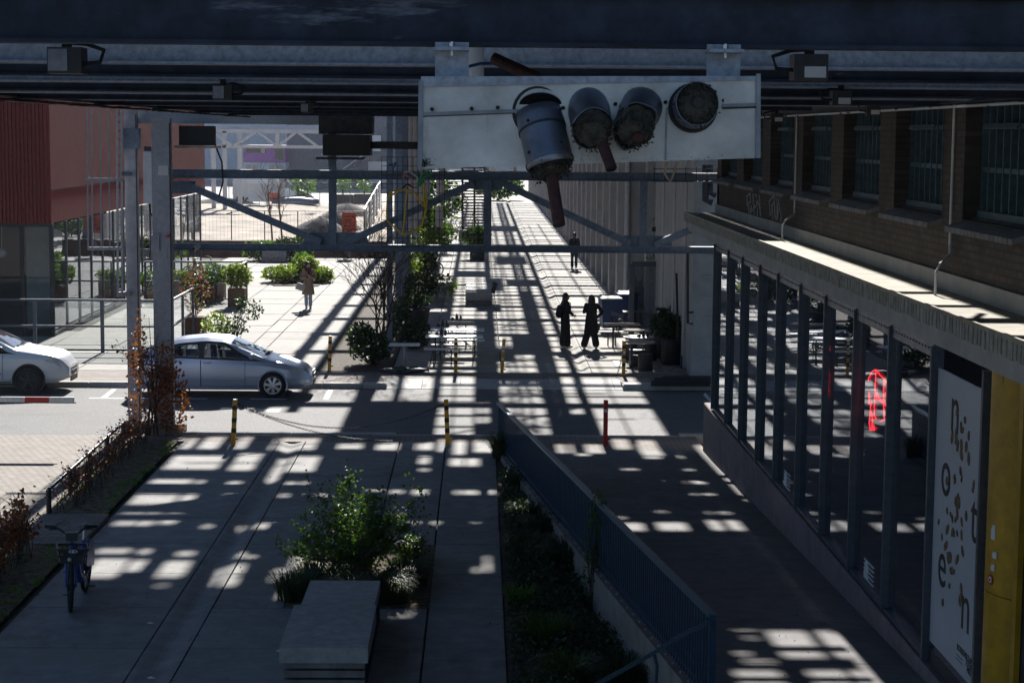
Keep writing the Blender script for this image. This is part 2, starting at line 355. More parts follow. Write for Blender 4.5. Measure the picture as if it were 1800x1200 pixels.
    def build(s, name, m, parent=None, smooth=False, world=True, label=None):
        if isinstance(m, str): m = M[m]
        off = Vector((0,0,0))
        if parent is not None and world:
            q = parent
            while q is not None: off += q.location; q = q.parent
        if off.length: s.v = [v-off for v in s.v]
        me = s.mesh(name, m, smooth)
        if smooth:
            try: me.set_sharp_from_angle(angle=math.radians(40))
            except Exception: pass
        o = bpy.data.objects.new(name, me); COL.objects.link(o)
        if parent is not None: o.parent = parent
        if label: o["label"] = label
        return o
def tag(o, label, cat, group=None, kind=None):
    o["label"] = label; o["category"] = cat
    if group: o["group"] = group
    if kind: o["kind"] = kind
    return o
def thing(name, loc, label, cat, group=None, rz=0.0):
    o = bpy.data.objects.new(name, None); COL.objects.link(o); o.location = Vector(loc); o.rotation_euler = (0,0,rz)
    o.empty_display_size = .2
    return tag(o, label, cat, group)
def struct(mb, name, m, smooth=False):
    o = mb.build(name, m, smooth=smooth); o["kind"] = "structure"; return o
KIDS = {}
def dup(root, loc, label, rz=None, sc=None):
    r = root.copy(); COL.objects.link(r); r.location = Vector(loc); r["label"] = label
    if rz is not None: r.rotation_euler = (0,0,rz)
    if sc is not None: r.scale = (sc,)*3
    def rec(a, b):
        for ch in list(bpy.data.objects):
            if ch.parent is a:
                c = ch.copy(); COL.objects.link(c); c.parent = b; rec(ch, c)
    rec(root, r); return r
# ---- foliage
def leaves(rng, blobs, n, size, droop=.3, stretch=1.6, up=.25):
    mb = MB(); vs = mb.v; fs = mb.f
    tot = sum(b[2] for b in blobs)
    for c, r, w in blobs:
        for _ in range(int(n*w/tot)):
            while True:
                p = Vector((rng.uniform(-1,1), rng.uniform(-1,1), rng.uniform(-1,1)))
                if p.length <= 1 and rng.random() < .25 + p.length: break
            p = Vector(c) + Vector((p.x*r[0], p.y*r[1], p.z*r[2]))
            leaf(mb, rng, p, size*rng.uniform(.6, 1.3), stretch, up)
    return mb
def leaf(mb, rng, p, sz, stretch=1.6, up=.25):
    d = Vector((rng.gauss(0,1), rng.gauss(0,1), rng.gauss(up,.7)))
    if d.length < 1e-3: d = Vector((1,0,0))
    d.normalize(); s = d.cross(Vector((rng.gauss(0,1), rng.gauss(0,1), rng.gauss(0,1))))
    if s.length < 1e-3: s = d.orthogonal()
    s.normalize(); L = sz*stretch; w = sz*.5; nrm = d.cross(s)
    b = len(mb.v)
    mb.v += [p, p+d*L*.5+s*w+nrm*w*.3, p+d*L, p+d*L*.5-s*w+nrm*w*.3]
    mb.f += [(b, b+1, b+2), (b, b+2, b+3)]
def blades(rng, c, r, n, h, w=.012, lean=.6):
    mb = MB()
    for _ in range(n):
        a = rng.uniform(0, 2*PI); q = math.sqrt(rng.random())*r*.55
        p = Vector(c) + Vector((math.cos(a)*q, math.sin(a)*q, 0))
        a2 = a + rng.gauss(0, .5); dr = Vector((math.cos(a2), math.sin(a2), 0)); hh = h*rng.uniform(.6, 1.15); le = lean*rng.uniform(.4, 1.3)*(.3 + q/r)
        sd_ = Vector((-dr.y, dr.x, 0))*w*.5
        pts = [p, p+dr*hh*.25*le+Vector((0,0,hh*.5)), p+dr*hh*.7*le+Vector((0,0,hh*.8)), p+dr*hh*1.25*le+Vector((0,0,hh*(.85-.3*le)))]
        b = len(mb.v)
        for i, t in enumerate(pts):
            k = (1, .9, .65, .1)[i]; mb.v += [t-sd_*k, t+sd_*k]
        for i in range(3): mb.f.append((b+2*i, b+2*i+1, b+2*i+3, b+2*i+2))
    return mb
def branches(rng, base, h, r0, spread=.5, depth=3, kids=4, up=.6, tips=None, minr=.003):
    mb = MB()
    def rec(p, d, L, r, k):
        n = 4; pts = [p]; rs = [r]; q = p; dd = d
        for i in range(n):
            dd = (dd + Vector((rng.gauss(0,.12), rng.gauss(0,.12), rng.gauss(.03,.08)))).normalized()
            q = q + dd*L/n; pts.append(q); rs.append(max(minr, r*(1-.6*(i+1)/n)))
        mb.tube(pts, rs, 5 if r < .02 else 7)
        if tips is not None and k == 0: tips.extend(pts[1:])
        if k > 0:
            for j in range(kids):
                t = rng.uniform(.35, 1.0); i = min(n-1, int(t*n)); b = pts[i].lerp(pts[i+1], t*n-i if t < 1 else 1)
                a = rng.uniform(0, 2*PI)
                nd = (dd*up + Vector((math.cos(a)*spread, math.sin(a)*spread, rng.uniform(.0, .5)))).normalized()
                rec(b, nd, L*rng.uniform(.5, .8), max(minr, r*.5), k-1)
    rec(Vector(base), Vector((rng.gauss(0,.08), rng.gauss(0,.08), 1)).normalized(), h, r0, depth)
    return mb
def plant(name, loc, label, cat, blobs, n, size, m, stems=None, group=None, seed=1, twigs='bark', stretch=1.6):
    rng = random.Random(seed); t = thing(name, loc, label, cat, group)
    loc = Vector(loc)
    lm = leaves(rng, [(loc+Vector(c), r, w) for c, r, w in blobs], n, size, stretch=stretch)
    lm.build("foliage", m, t)
    sb = MB()
    for c, r, w in blobs:
        for k in range(stems or 3):
            e = loc + Vector(c) + Vector((rng.uniform(-1,1)*r[0], rng.uniform(-1,1)*r[1], rng.uniform(-.2,1)*r[2]))*.85
            b = loc + Vector((rng.gauss(0,.06), rng.gauss(0,.06), 0)); mid = b.lerp(e, .5) + Vector((rng.gauss(0,.05), rng.gauss(0,.05), .08))
            sb.tube([b, mid, e], [.014, .009, .004], 5)
    sb.build("stem", twigs, t)
    return t
def text_mesh(txt, size, m, name, parent, mtx, extrude=.002, align='CENTER'):
    cu = bpy.data.curves.new(name, 'FONT'); cu.body = txt; cu.size = size; cu.extrude = extrude
    cu.align_x = align; cu.align_y = 'CENTER'
    to = bpy.data.objects.new("tmp_text", cu); COL.objects.link(to)
    dg = bpy.context.evaluated_depsgraph_get(); me = bpy.data.meshes.new_from_object(to.evaluated_get(dg))
    bpy.data.objects.remove(to); bpy.data.curves.remove(cu)
    off = Vector((0,0,0)); q = parent
    while q is not None: off += q.location; q = q.parent
    me.transform(Matrix.Translation(-off) @ mtx); me.materials.clear(); me.materials.append(M[m] if isinstance(m, str) else m); me.name = name
    o = bpy.data.objects.new(name, me); COL.objects.link(o); o.parent = parent
    return o
# ------------------------------------------------------------------ the setting
R = random.Random(7)
YN, YF = 39.9, 47.75            # near and far road edges
struct(MB().box(-130, 70, -40, 420, -.6, -.16), "ground", 'ground')
struct(MB().box(-60, 60, YN, YF, -.3, -.10), "road", 'asphalt')
def slabs(mb, xs, ys, z=0, gap=.012, j=.004, t=.12):
    for a, b in zip(xs, xs[1:]):
        for c, d in zip(ys, ys[1:]):
            dz = R.uniform(-j, j)
            mb.rbox(a+gap, b-gap, c+gap, d-gap, z-t, z+dz, .008)
def gutter(mb, x0, x1, y0, y1, depth=.05, L=2.0, z=0):
    y = y0
    while y < y1-.01:
        e = min(y+L, y1); n = 8
        prof = [(x0+.006+(x1-x0-.012)*i/n, z-depth*math.sin(PI*i/n)**2) for i in range(n+1)]
        poly = prof + [(x1-.006, z-.15), (x0+.006, z-.15)]
        mb.prism([(u, v) for u, v in poly], 'Y', y+.006, e-.006); y = e
yjs = [38.8]+[36.97-2.0*i for i in range(20)]
yjs = sorted(yjs)
X0, X1, X2, X3, X4, X5, X6 = -6.16, -4.15, -3.61, -2.63, -1.63, -.66, .38
mb = MB()
slabs(mb, [X0, X1], yjs)
slabs(mb, [X2, X4], [y for y in yjs if y <= 25.0]); slabs(mb, [X2, X3], [y for y in yjs if 24.9 <= y <= 29.0])
slabs(mb, [X2, X4], [y for y in yjs if y >= 28.9])
slabs(mb, [X4, X5], [y for y in yjs if y <= 25.0]); slabs(mb, [X4, X5], [y for y in yjs if y >= 28.9])
slabs(mb, [X5, X6], yjs)
struct(mb, "foreground_path", 'slab')
mb = MB(); gutter(mb, X1, X2, yjs[0], 38.8, .045); struct(mb, "path_gutter", 'slab')
struct(MB().box(X0-.1, X6, -2, 38.8, -.3, -.045), "path_base", 'joint')
struct(MB().box(X3, X5, 24.99, 28.95, -.04, -.005), "planting_bed_soil", 'litter')
# bed between the path and the ramp wall
struct(MB().add([(X6,6,-.02),(X6,38.6,-.02),(.46,38.6,0),(2.44,18.1,.03),(2.44,6,.03),(X6,6,-.3),(X6,38.6,-.3),(.46,38.6,-.3),(2.44,18.1,-.3),(2.44,6,-.3)],
       [(4,3,2,1,0),(0,1,6,5),(1,2,7,6),(2,3,8,7),(3,4,9,8)]), "side_bed_soil", 'soil')
# clinker bands along the road
struct(MB().box(-6.9, .44, 38.81, YN-.2, -.3, -.004), "near_clinker_band", 'brickpave')
struct(MB().box(.44, 4.7, 37.9, YN-.2, -.3, -.004), "near_clinker_band", 'brickpave')
struct(MB().box(-14, 12, YF+1.35, 50.4, -.3, -.004), "far_clinker_band", 'brickpave')
struct(MB().box(-40, -7.35, 5, YN-.2, -.3, -.035), "clinker_yard", 'brickpale')
# hedge strip left of the path
mb = MB()
nx, ny = 6, 60
for i in range(nx+1):
    for k in range(ny+1):
        x = -7.36+(1.1)*i/nx; y = 10+(38.7-10)*k/ny
        mb.v.append(Vector((x, y, .02+.07*math.sin(PI*i/nx)*mnoise.noise(Vector((x*2, y, 0)))+.03*math.sin(PI*i/nx))))
for i in range(nx):
    for k in range(ny): a = i*(ny+1)+k; mb.f.append((a, a+ny+1, a+ny+2, a+1))
struct(mb, "hedge_strip_soil", 'litter', True)
struct(MB().box(-7.3, -6.17, 28.6, 30.9, -.05, .07), "clinker_gap_path", 'brickpave')
# kerbs
def kerbrow(mb, x0, x1, y0, y1, z0, z1, L=1.0, b=.02):
    x = x0
    while x < x1-.01:
        e = min(x+L, x1); mb.rbox(x+.004, e-.004, y0, y1, z0, z1, b); x = e
mb = MB(); kerbrow(mb, -7.0, -2.2, YN-.2, YN, -.3, .03); kerbrow(mb, -2.2, 4.6, YN-.2, YN, -.3, -.012); kerbrow(mb, 4.35, 5.2, YN-.2, YN+.05, -.3, .035)
mb.rbox(-2.25, -1.75, YN-.35, YN+.02, -.3, .03, .03); struct(mb, "near_kerb", 'kerb')
mb = MB(); kerbrow(mb, -40, -2.9, YF, YF+.22, -.3, .03); kerbrow(mb, 3.85, 12, YF, YF+.25, -.3, .03)
mb.rbox(-2.95, -2.35, YF-.02, YF+.3, -.3, .04, .04); mb.rbox(3.75, 4.6, YF-.05, YF+.5, -.3, .05, .04)
struct(mb, "far_kerb", 'kerb')
mb = MB()
x = -2.45
while x < 3.75:
    mb.add([(x+.005,YF-.02,-.09),(x+.995,YF-.02,-.09),(x+.995,YF+1.33,-.002),(x+.005,YF+1.33,-.002),(x+.005,YF-.02,-.3),(x+.995,YF-.02,-.3),(x+.995,YF+1.33,-.3),(x+.005,YF+1.33,-.3)],
           [(0,1,2,3),(0,4,5,1),(1,5,6,2),(2,6,7,3),(3,7,4,0)]); x += 1.0
struct(mb, "crossing_ramp", 'kerb')
struct(MB().box(-14, -2.4, YF+.22, YF+1.35, -.3, -.006), "far_clinker_band", 'brickpave')
struct(MB().box(3.75, 12, YF+.25, YF+1.35, -.3, -.006), "far_clinker_band", 'brickpave')
# road markings
mb = MB()
def mark(x0, x1, y0, y1): mb.box(x0, x1, y0, y1, -.098, -.096)
yl = G(420, 701, -.1).y
mark(G(155,701,-.1).x, G(364,701,-.1).x, yl-.05, yl+.05); mark(G(440,701,-.1).x, G(504,701,-.1).x, yl-.05, yl+.05)
def slant(pxs):
    ps = [G(a, b, -.1) for a, b in pxs]
    mb.add([(p.x,p.y,-.096) for p in ps]+[(p.x,p.y,-.0985) for p in ps], [(0,1,2,3),(0,4,5,1),(1,5,6,2),(2,6,7,3),(3,7,4,0)])
slant([(568,702),(577,702),(585,686),(576,686)]); slant([(177,699),(187,699),(205,684),(197,684)])
slant([(1236,694),(1240,690),(1250,702),(1248,706)])
for i in range(11):
    a = G(444+i*4.3, 724, -.1); mb.box(a.x, a.x+.035, a.y, G(0,716,-.1).y, -.098, -.096)
struct(mb, "road_marking", 'white')
# street slabs beyond the road
ysf = [50.4+2.0*i for i in range(80)]
mb = MB(); slabs(mb, [-2.35, -1.35, .65, 2.62], ysf, j=.006); slabs(mb, [3.12, 5.12, 6.2], ysf, j=.006); struct(mb, "street_slabs", 'slabfar')
mb = MB(); gutter(mb, 2.62, 3.12, 50.4, 210, .075); struct(mb, "street_gutter", 'slabfar')
struct(MB().box(-2.45, 6.3, 50.4, 215, -.3, -.08), "street_base", 'joint')
ysl = [50.4+2.0*i for i in range(24)]
mb = MB(); slabs(mb, [-12.9, -10.9, -8.9, -6.9, -6.35, -4.4], ysl, j=.006); struct(mb, "terrace_slabs", 'slabfar')
mb = MB(); slabs(mb, [-28.9, -26.9, -24.9, -22.9, -20.9, -18.9, -16.9, -14.9, -12.9], ysl[:6], j=.006); struct(mb, "terrace_slabs", 'slabfar')
struct(MB().box(-30, -4.35, 50.4, 98.5, -.3, -.05), "terrace_base", 'joint')
mb = MB(); slabs(mb, [-4.4, -3.3, -2.35], [98.4+2*i for i in range(40)]); struct(mb, "side_slabs", 'slabfar')
struct(MB().box(-4.39, -2.36, 50.4, 98.4, -.3, .01), "column_bed_soil", 'soil')
# building site ground
mb = MB(); nx, ny = 60, 40
for i in range(nx+1):
    for k in range(ny+1):
        x = -45+40.5*i/nx; y = 98.6+62*k/ny
        mb.v.append(Vector((x, y, .25+.22*mnoise.noise(Vector((x*.35, y*.22, 1)))+.1*mnoise.noise(Vector((x*1.3, y*.9, 4))))))
for i in range(nx):
    for k in range(ny): a = i*(ny+1)+k; mb.f.append((a, a+ny+1, a+ny+2, a+1))
struct(mb, "building_site_ground", 'sand', True)
struct(MB().box(-70, -4.5, 161, 330, -.3, .02), "yard_pavement", 'slabfar')
# ramp
def rz(y): return max(0.0, min(.95, .0454*(37.8-y)))
mb = MB(); ys = [37.9-2.05*i for i in range(12)]
for a, b in zip(ys, ys[1:]):
    xa, xb = .62+.096*(37.8-a), .62+.096*(37.8-b)
    for s0, s1 in ((0, .5), (.5, 1)):
        def q(y, x, s): return x + (4.68-x)*s
        if b < 18: xa2, xb2 = min(xa, 2.6), min(xb, 2.6)
        else: xa2, xb2 = xa, xb
        p = [(xa2+(4.68-xa2)*s0, a-.008, rz(a)), (xa2+(4.68-xa2)*s1, a-.008, rz(a)), (xb2+(4.68-xb2)*s1, b+.008, rz(b)), (xb2+(4.68-xb2)*s0, b+.008, rz(b))]
        mb.add(p+[(u,v,-.3) for u,v,w in p], [(0,1,2,3),(0,4,5,1),(1,5,6,2),(2,6,7,3),(3,7,4,0)])
struct(mb, "ramp", 'ramp')
mb = MB().box(.3, 4.68, 5, 15.3, .5, .948); struct(mb, "ramp_landing", 'ramp')
# ------------------------------------------------------------------ overhead footbridge in front (deck, beams, portal truss)
COT = 1/math.tan(SUN_EL); TAZ = math.tan(SUN_AZ)
ZB = 6.77
br = thing("pipe_bridge", (0, 40, 0), "dark steel pipe bridge crossing overhead above the forecourt, with portal truss", "bridge")
beamY = [7.0, 11.2, 15.4, 19.6, 23.8, 28.0, 32.2, 36.4]
for i, y in enumerate(beamY):
    xr_ = 4.85 if i < 4 else 4.22
    MB().ibeam((-4.85, y, ZB+.1), (xr_, y, ZB+.1), .12, .2, .014).build("cross_beam", 'deckdark', br)
    if i < 6:
        y2 = y + (2.9 if i else 3.2)
        mb = MB(); mb.bar((-4.8, y2, ZB+.12), (xr_, y2, ZB+.12), .02, .17); mb.bar((-4.8, y2-.04, ZB+.045), (xr_, y2-.04, ZB+.045), .09, .012)
        mb.build("channel", 'deckpale', br)
        y3 = y + 1.5
        MB().bar((-4.8, y3, ZB+.17), (xr_, y3, ZB+.17), .1, .1).build("joist", 'deckdark', br)
for x in (-4.8, 4.82):
    MB().ibeam((x, 7, ZB+.12), (x, 39.8, ZB+.12), .1, .2, .014, up=(0,0,1)).build("edge_beam", 'darksteel', br)
for x in (-4.86, 4.76):
    MB().tube([(x, 6.5, ZB-.01), (x, 18, ZB-.015), (x, 39.5, ZB-.01)], .014, 6).build("cable_conduit", 'whiteobj', br)
    rr = random.Random(3); mb = MB()
    for k in range(5):
        pts = [(x+.05+rr.gauss(0,.03), 6.5+33*j/60, ZB+.01-.02*abs(math.sin(j*.9+k))-rr.random()*.015) for j in range(61)]
        mb.tube(pts, .009, 5)
    mb.build("cable_bundle", 'rubber', br)
# lattice above the beams
for x in (-4.2, -1.4, 1.4, 4.0):
    mb = MB(); y = 12; s = 0
    while y < 38:
        mb.bar((x, y, 7.02 if s else 7.82), (x, y+2.6, 7.82 if s else 7.02), .07, .07); y += 2.6; s = 1-s
    mb.build("lattice", 'darksteel', br)
rr = random.Random(5); mb = MB()
for k in range(16):
    x = -4.6+9.2*k/15; mb.bar((x, 20.5, 7.0), (x+rr.choice((-.6,.6)), 20.5, 7.85), .06, .06)
mb.build("lattice", 'darksteel', br)
# added sheet to shade the ground, holes shaped to drop the sun patches
ZP = 9.5
SH = (ZP-7.9)*COT
hol = []
def patch(x0, x1, y0, y1, z=0.0):        # opening that lets the sun reach this piece of ground (ground position of its edges)
    a = G(x0, (y0+y1)/2, z); b = G(x1, (y0+y1)/2, z); c = G((x0+x1)/2, y1, z); d = G((x0+x1)/2, y0, z)
    k = (ZP-z)*COT
    sx_ = min(.05, (b.x-a.x)*.15); sy_ = min(.10, (d.y-c.y)*.18)
    hol.append((a.x+k*TAZ+sx_, b.x+k*TAZ-sx_, c.y+k+sy_, d.y+k-sy_))
for h in [(293,393,799,826),(408,456,795,828),(262,341,841,852),(342,361,843,851),(396,427,845,853),(228,313,867,888),(315,345,867,883),(391,414,868,874),
          (206,284,900,911),(196,275,914,924),(281,318,901,922),(345,387,904,916),(352,376,921,928),(166,234,962,973),(241,268,963,974),(306,346,967,977),
          (150,220,979,1018),(222,256,981,1006),(277,333,983,1017),(268,300,1027,1031),(367,395,990,1025),(393,427,988,1032),(413,470,968,981),(475,506,997,1023),
          (443,498,918,930),(463,496,907,917),(503,567,800,830),(500,522,845,854),(526,541,845,853),(505,520,858,863),(487,512,867,874),(518,532,863,870),(418,430,917,930),(478,500,800,845),
          (550,595,866,872),(734,757,800,816),(735,756,822,828),(723,753,857,871),(683,712,860,868),(688,712,900,912),(716,740,905,922),(758,774,911,923),
          (788,846,804,820),(795,845,860,870),(850,874,860,869),(817,845,905,912),(828,843,914,919),(856,876,905,911),(851,862,976,1007),(832,845,996,1007),
          (300,345,768,790),(352,392,766,790),(410,440,766,790),(475,560,768,792),(590,640,778,790),(660,705,770,792),(728,765,772,792),(770,785,770,795),(795,822,772,800),(830,875,772,796),(640,680,856,863)]:
    patch(*h)
for h in [(520,600,885,915),(560,600,850,870),(600,660,905,935),(655,735,900,925),(500,545,935,960),(575,640,945,968),(690,735,960,985)]: patch(*h, z=.55)
for h in [(648,700,974,990),(705,735,985,1000),(890,930,925,950),(880,900,845,852)]: patch(*h)
def rpatch(x0, x1, y0, y1):
    ym = (y0+y1)/2; z = .3
    for _ in range(6): z = rz(G((x0+x1)/2, ym, z).y)
    patch(x0, x1, y0, y1, z)
for h in [(975,1010,772,800),(1025,1062,768,800),(1075,1110,770,790),(1120,1170,772,806),(1180,1245,770,783),(1130,1165,800,808),(1010,1040,795,803),(1190,1262,798,808),(1200,1285,823,828),(1090,1125,822,827),(1200,1302,841,853),(1168,1180,841,846),
          (1270,1312,858,864),(1213,1320,865,874),(1238,1299,898,904),(1150,1175,897,901),(1093,1147,914,937),(1152,1212,913,937),(1243,1322,909,937),(1082,1102,907,912),
          (1280,1335,1097,1109),(1300,1340,1118,1123),(1286,1325,1143,1152),(1356,1440,1098,1166),(1443,1500,1098,1166),(1300,1370,1158,1166),(1290,1385,1170,1215),(1420,1540,1170,1215)]:
    rpatch(*h)
def sheet(x0, x1, y0, y1, z, holes):
    xs = sorted({x0, x1} | {min(max(v, x0), x1) for h in holes for v in h[:2]}); ys = sorted({y0, y1} | {min(max(v, y0), y1) for h in holes for v in h[2:]})
    mb = MB(); idx = {}
    def vid(i, j):
        if (i,j) not in idx: idx[(i,j)] = len(mb.v); mb.v.append(Vector((xs[i], ys[j], z)))
        return idx[(i,j)]
    for i in range(len(xs)-1):
        cx = (xs[i]+xs[i+1])/2
        hs = [h for h in holes if h[0] < cx < h[1]]
        for j in range(len(ys)-1):
            cy = (ys[j]+ys[j+1])/2
            if any(h[2] < cy < h[3] for h in hs): continue
            mb.f.append((vid(i,j), vid(i+1,j), vid(i+1,j+1), vid(i,j+1)))
    return mb
k0 = 40.15 + ZP*COT
dk = sheet(-7.05, 4.249, 16.0, 39.78+ZP*COT, ZP, hol).build("shade_sheet", 'darksteel', br)
sm = dk.modifiers.new("thickness", 'SOLIDIFY'); sm.thickness = .012; sm.offset = 0
MB().box(4.25, 4.72, 33.5+SH, 53.8+SH, ZP-.006, ZP+.006).build("shade_sheet", 'darksteel', br)  # added strip shading the far canopy and the ramp edge
MB().box(4.73, 5.3, -20, 44.0+SH, ZP-.006, ZP+.006).build("shade_sheet", 'darksteel', br)  # added strip keeping sun off the sills and brick
for x in (-7.0, -2.95, 4.0):
    MB().ibeam((x, 36, ZP-.16), (x, 53.6+SH, ZP-.16), .12, .25, .014).build("edge_beam", 'darksteel', br)
rr = random.Random(23)
for k in range(11):
    x = -6.6+1.05*k+rr.uniform(-.3,.3); MB().cyl((x,35+SH,ZP-.3),(x+rr.uniform(-.5,.5),53.5+SH,ZP-.3),rr.choice((.02,.03,.05)),6).build("shadow_line", 'rubber', br)  # unseen lines added to break up the sun patches
for k in range(16):
    y = 36+SH+1.12*k+rr.uniform(-.3,.3); x0 = rr.uniform(-6.9,-1); MB().bar((x0,y,ZP-.25),(x0+rr.uniform(2,5),y+rr.uniform(-.4,.4),ZP-.25),rr.choice((.03,.05,.07)),.05).build("shadow_rod", 'darksteel', br)  # added beneath the holes for finer shadows on the path
# portal truss
YT = 40.75
def tp(px, py): return P(px, py, YT)
zlo, zhi = tp(700,436).z, tp(700,308).z
MB().ibeam((tp(302,432).x, YT, zlo), (5.3, YT, zlo), .16, .15, .012).build("truss_chord", 'steelblue', br)
MB().ibeam((tp(302,306).x, YT, zhi), (5.3, YT, zhi), .16, .19, .012).build("truss_chord", 'steelblue', br)
for px in (585, 857, 1130):
    MB().bar((tp(px,400).x, YT-.02, zlo+.07), (tp(px,400).x, YT-.02, zhi-.09), .165, .12, up=(0,1,0)).build("truss_post", 'steelblue', br)
MB().bar((tp(585,400).x, YT-.02, zhi+.1), (tp(585,400).x, YT-.02, ZB+.6), .165, .12, up=(0,1,0)).build("truss_post", 'steelblue', br)
for a, b in (((322,322),(565,425)), ((612,424),(832,322)), ((888,324),(1108,428)), ((1150,430),(1262,383))):
    MB().bar(tp(*a)+Vector((0,-.09,0)), tp(*b)+Vector((0,-.09,0)), .1, .15, up=(0,0,1)).build("truss_diagonal", 'steelblue', br)
def gus(pts):
    mb = MB(); mb.prism([(tp(x,y).x, tp(x,y).z) for x,y in pts], 'Y', YT-.03, YT-.012); mb.build("gusset_plate", 'steelblue', br)
gus([(530,429),(545,408),(640,408),(650,429)]); gus([(822,316),(835,334),(880,334),(893,316)]); gus([(1092,432),(1096,414),(1178,414),(1182,432)]); gus([(303,318),(303,340),(338,340),(345,318)])
ftl, ftr = G(238, 755), G(290, 768)
for (px, w, yy, top) in ((236, .27, 40.85, 6.9), (288.5, .40, 40.0, 6.72)):
    x = P(px, 600, yy).x
    MB().bar((x, yy, -.05), (x, yy, top), w, .22, up=(0,1,0)).build("column", 'steel', br)
    mb = MB(); mb.bar((x+w/2-.012, yy-.125, 0), (x+w/2-.012, yy-.125, top-.1), .02, .03, up=(0,1,0)); mb.build("column_flange", 'darksteel', br)
x1 = P(236, 600, 40.85).x; x2 = P(288.5, 600, 40).x
MB().rbox(x1-.2, x1+.3, 40.6, 41.3, -.3, .12, .03).build("column_footing", 'wallconc', br)
MB().rbox(x2-.35, x2+.42, 39.5, 40.3, -.3, .16, .03).build("column_footing", 'wallconc', br)
MB().box(x1-.17, x1+.19, 40.7, 40.98, 6.07, 6.5).build("splice_plate", 'steelblue', br)
sg_ = MB(); sg_.torus((x1-.05,40.695,6.32), .09, .006, 'Y', 22, 5); sg_.torus((x1+.11,40.695,6.34), .045, .006, 'Y', 18, 5); sg_.torus((x1,40.695,6.24), .12, .006, 'Y', 16, 5, 1.15*PI, 1.85*PI)
sg_.build("chalk_smiley", 'steel', br)
MB().prism([(x2+.06,4.22),(x2+.19,4.30),(x2+.17,4.20)], 'Y', 39.86, 39.888).build("red_sticker", 'red', br)
MB().box(x2-.06, x2+.15, 39.875, 39.888, 5.52, 5.72).build("pale_plate", 'whiteobj', br)
MB().box(x2-.23, x2-.05, 39.85, 39.86+.02, 3.9, 4.25).build("splice_plate", 'steel', br)
MB().bar((x1-.2, 41.2, ZB-.02), (P(562,220,41.2).x, 41.2, ZB-.02), .2, .26, up=(0,0,1)).build("portal_beam", 'deckpale', br)
MB().bar((x2+.25, 40.9, 6.36), (P(378,240,40.9).x, 40.9, 6.36), .3, .42).build("bearing_box", 'black', br)
MB().bar((x2+.2, 40.5, 6.12), (P(388,255,40.5).x, 40.5, 6.12), .12, .05).build("bearing_ledge", 'wood', br)
a, b = P(567,238,40.2), P(650,274,40.2)
MB().box(a.x, b.x, 40.2, 41.2, b.z, a.z+.02).build("bearing_box", 'black', br)
MB().box(P(556,0,40.3).x, P(640,0,40.3).x, 40.1, 40.4, P(0,276,40.2).z, P(0,272,40.2).z).build("bearing_ledge", 'darksteel', br)
MB().box(a.x-.1, b.x+.05, 40.4, 41.1, a.z+.03, ZB+.15).build("bearing_box", 'darksteel', br)
MB().bar((b.x, 40.6, P(0,250,40.6).z), (1.6, 40.6, P(0,251,40.6).z), .15, .16).build("bearing_beam", 'darksteel', br)
MB().tube([P(378,254,40.6), P(390,285,40.6), P(392,320,40.6), P(385,345,40.6)], .02, 6).build("cable", 'rubber', br)
# ---- duct box hanging under the first beam
YB = 6.75
db = thing("duct_box", P(1035, 140, YB), "dented aluminium pipe box with four broken insulated pipe stubs hanging under the first beam", "pipe box")
c = [P(740,152,YB), P(1332,140,YB-.05), P(1332,278,YB-.05), P(738,297,YB)]
def shell(cs, d):
    v = [Vector(p) for p in cs] + [Vector((p.x, p.y+d, p.z)) for p in cs]
    return MB().add(v, [(0,1,2,3),(7,6,5,4),(0,4,5,1),(1,5,6,2),(2,6,7,3),(3,7,4,0)])
shell(c, .28).build("casing", 'aluminium', db)
e = Vector((0,-.012,0)); lid = [c[0]+Vector((0,0,.035))+e, c[1]+Vector((.004,0,.012))+e, c[1]+Vector((.004,0,-.002))+e, c[0]+Vector((0,0,-.002))+e]
shell(lid, .31).build("lid", 'deckpale', db)
for p, q in ((c[0], c[3]), (c[1], c[2])):
    MB().bar(p+e*.6+Vector((0,0,.02)), q+e*.6, .016, .014, up=(0,1,0)).build("end_trim", 'duct', db)
sa, sb_ = P(742,201,YB-.006), P(912,195,YB-.022)
MB().bar(sa, sb_, .006, .012).build("seam", 'duct', db); MB().bar(P(1270,186,YB-.055), P(1332,184,YB-.055), .006, .012).build("seam", 'duct', db)
MB().bar(P(1172,190,YB-.04), P(1170,282,YB-.04), .006, .006, up=(0,1,0)).build("seam", 'duct', db)
MB().bar(P(744,204,YB-.006), P(905,198,YB-.02), .003, .007).build("seam_shadow", 'black', db)
MB().bar(P(1270,190,YB-.055), P(1332,188,YB-.055), .003, .008).build("seam_shadow", 'rubber', db)
ms_ = MB(); rr = random.Random(6)
for k in range(240): leaf(ms_, rr, P(738+abs(rr.gauss(0,10)), 293-abs(rr.gauss(0,7)), YB-.008), rr.uniform(.002,.006), 1.2)
for k in range(160): leaf(ms_, rr, P(rr.uniform(1000,1330), 284-abs(rr.gauss(0,5)), YB-.05), rr.uniform(.002,.005), 1.2)
o = ms_.build("moss", 'leafdark', db); o["kind"] = "stuff"
for px, py in ((759,192),(829,191),(875,189),(990,190),(1082,183),(1170,180),(1272,177),(1315,177)):
    q = P(px,py,YB-.045); MB().cyl(q, q+Vector((0,.05,0)), .007, 10).build("bolt", 'rubber', db)
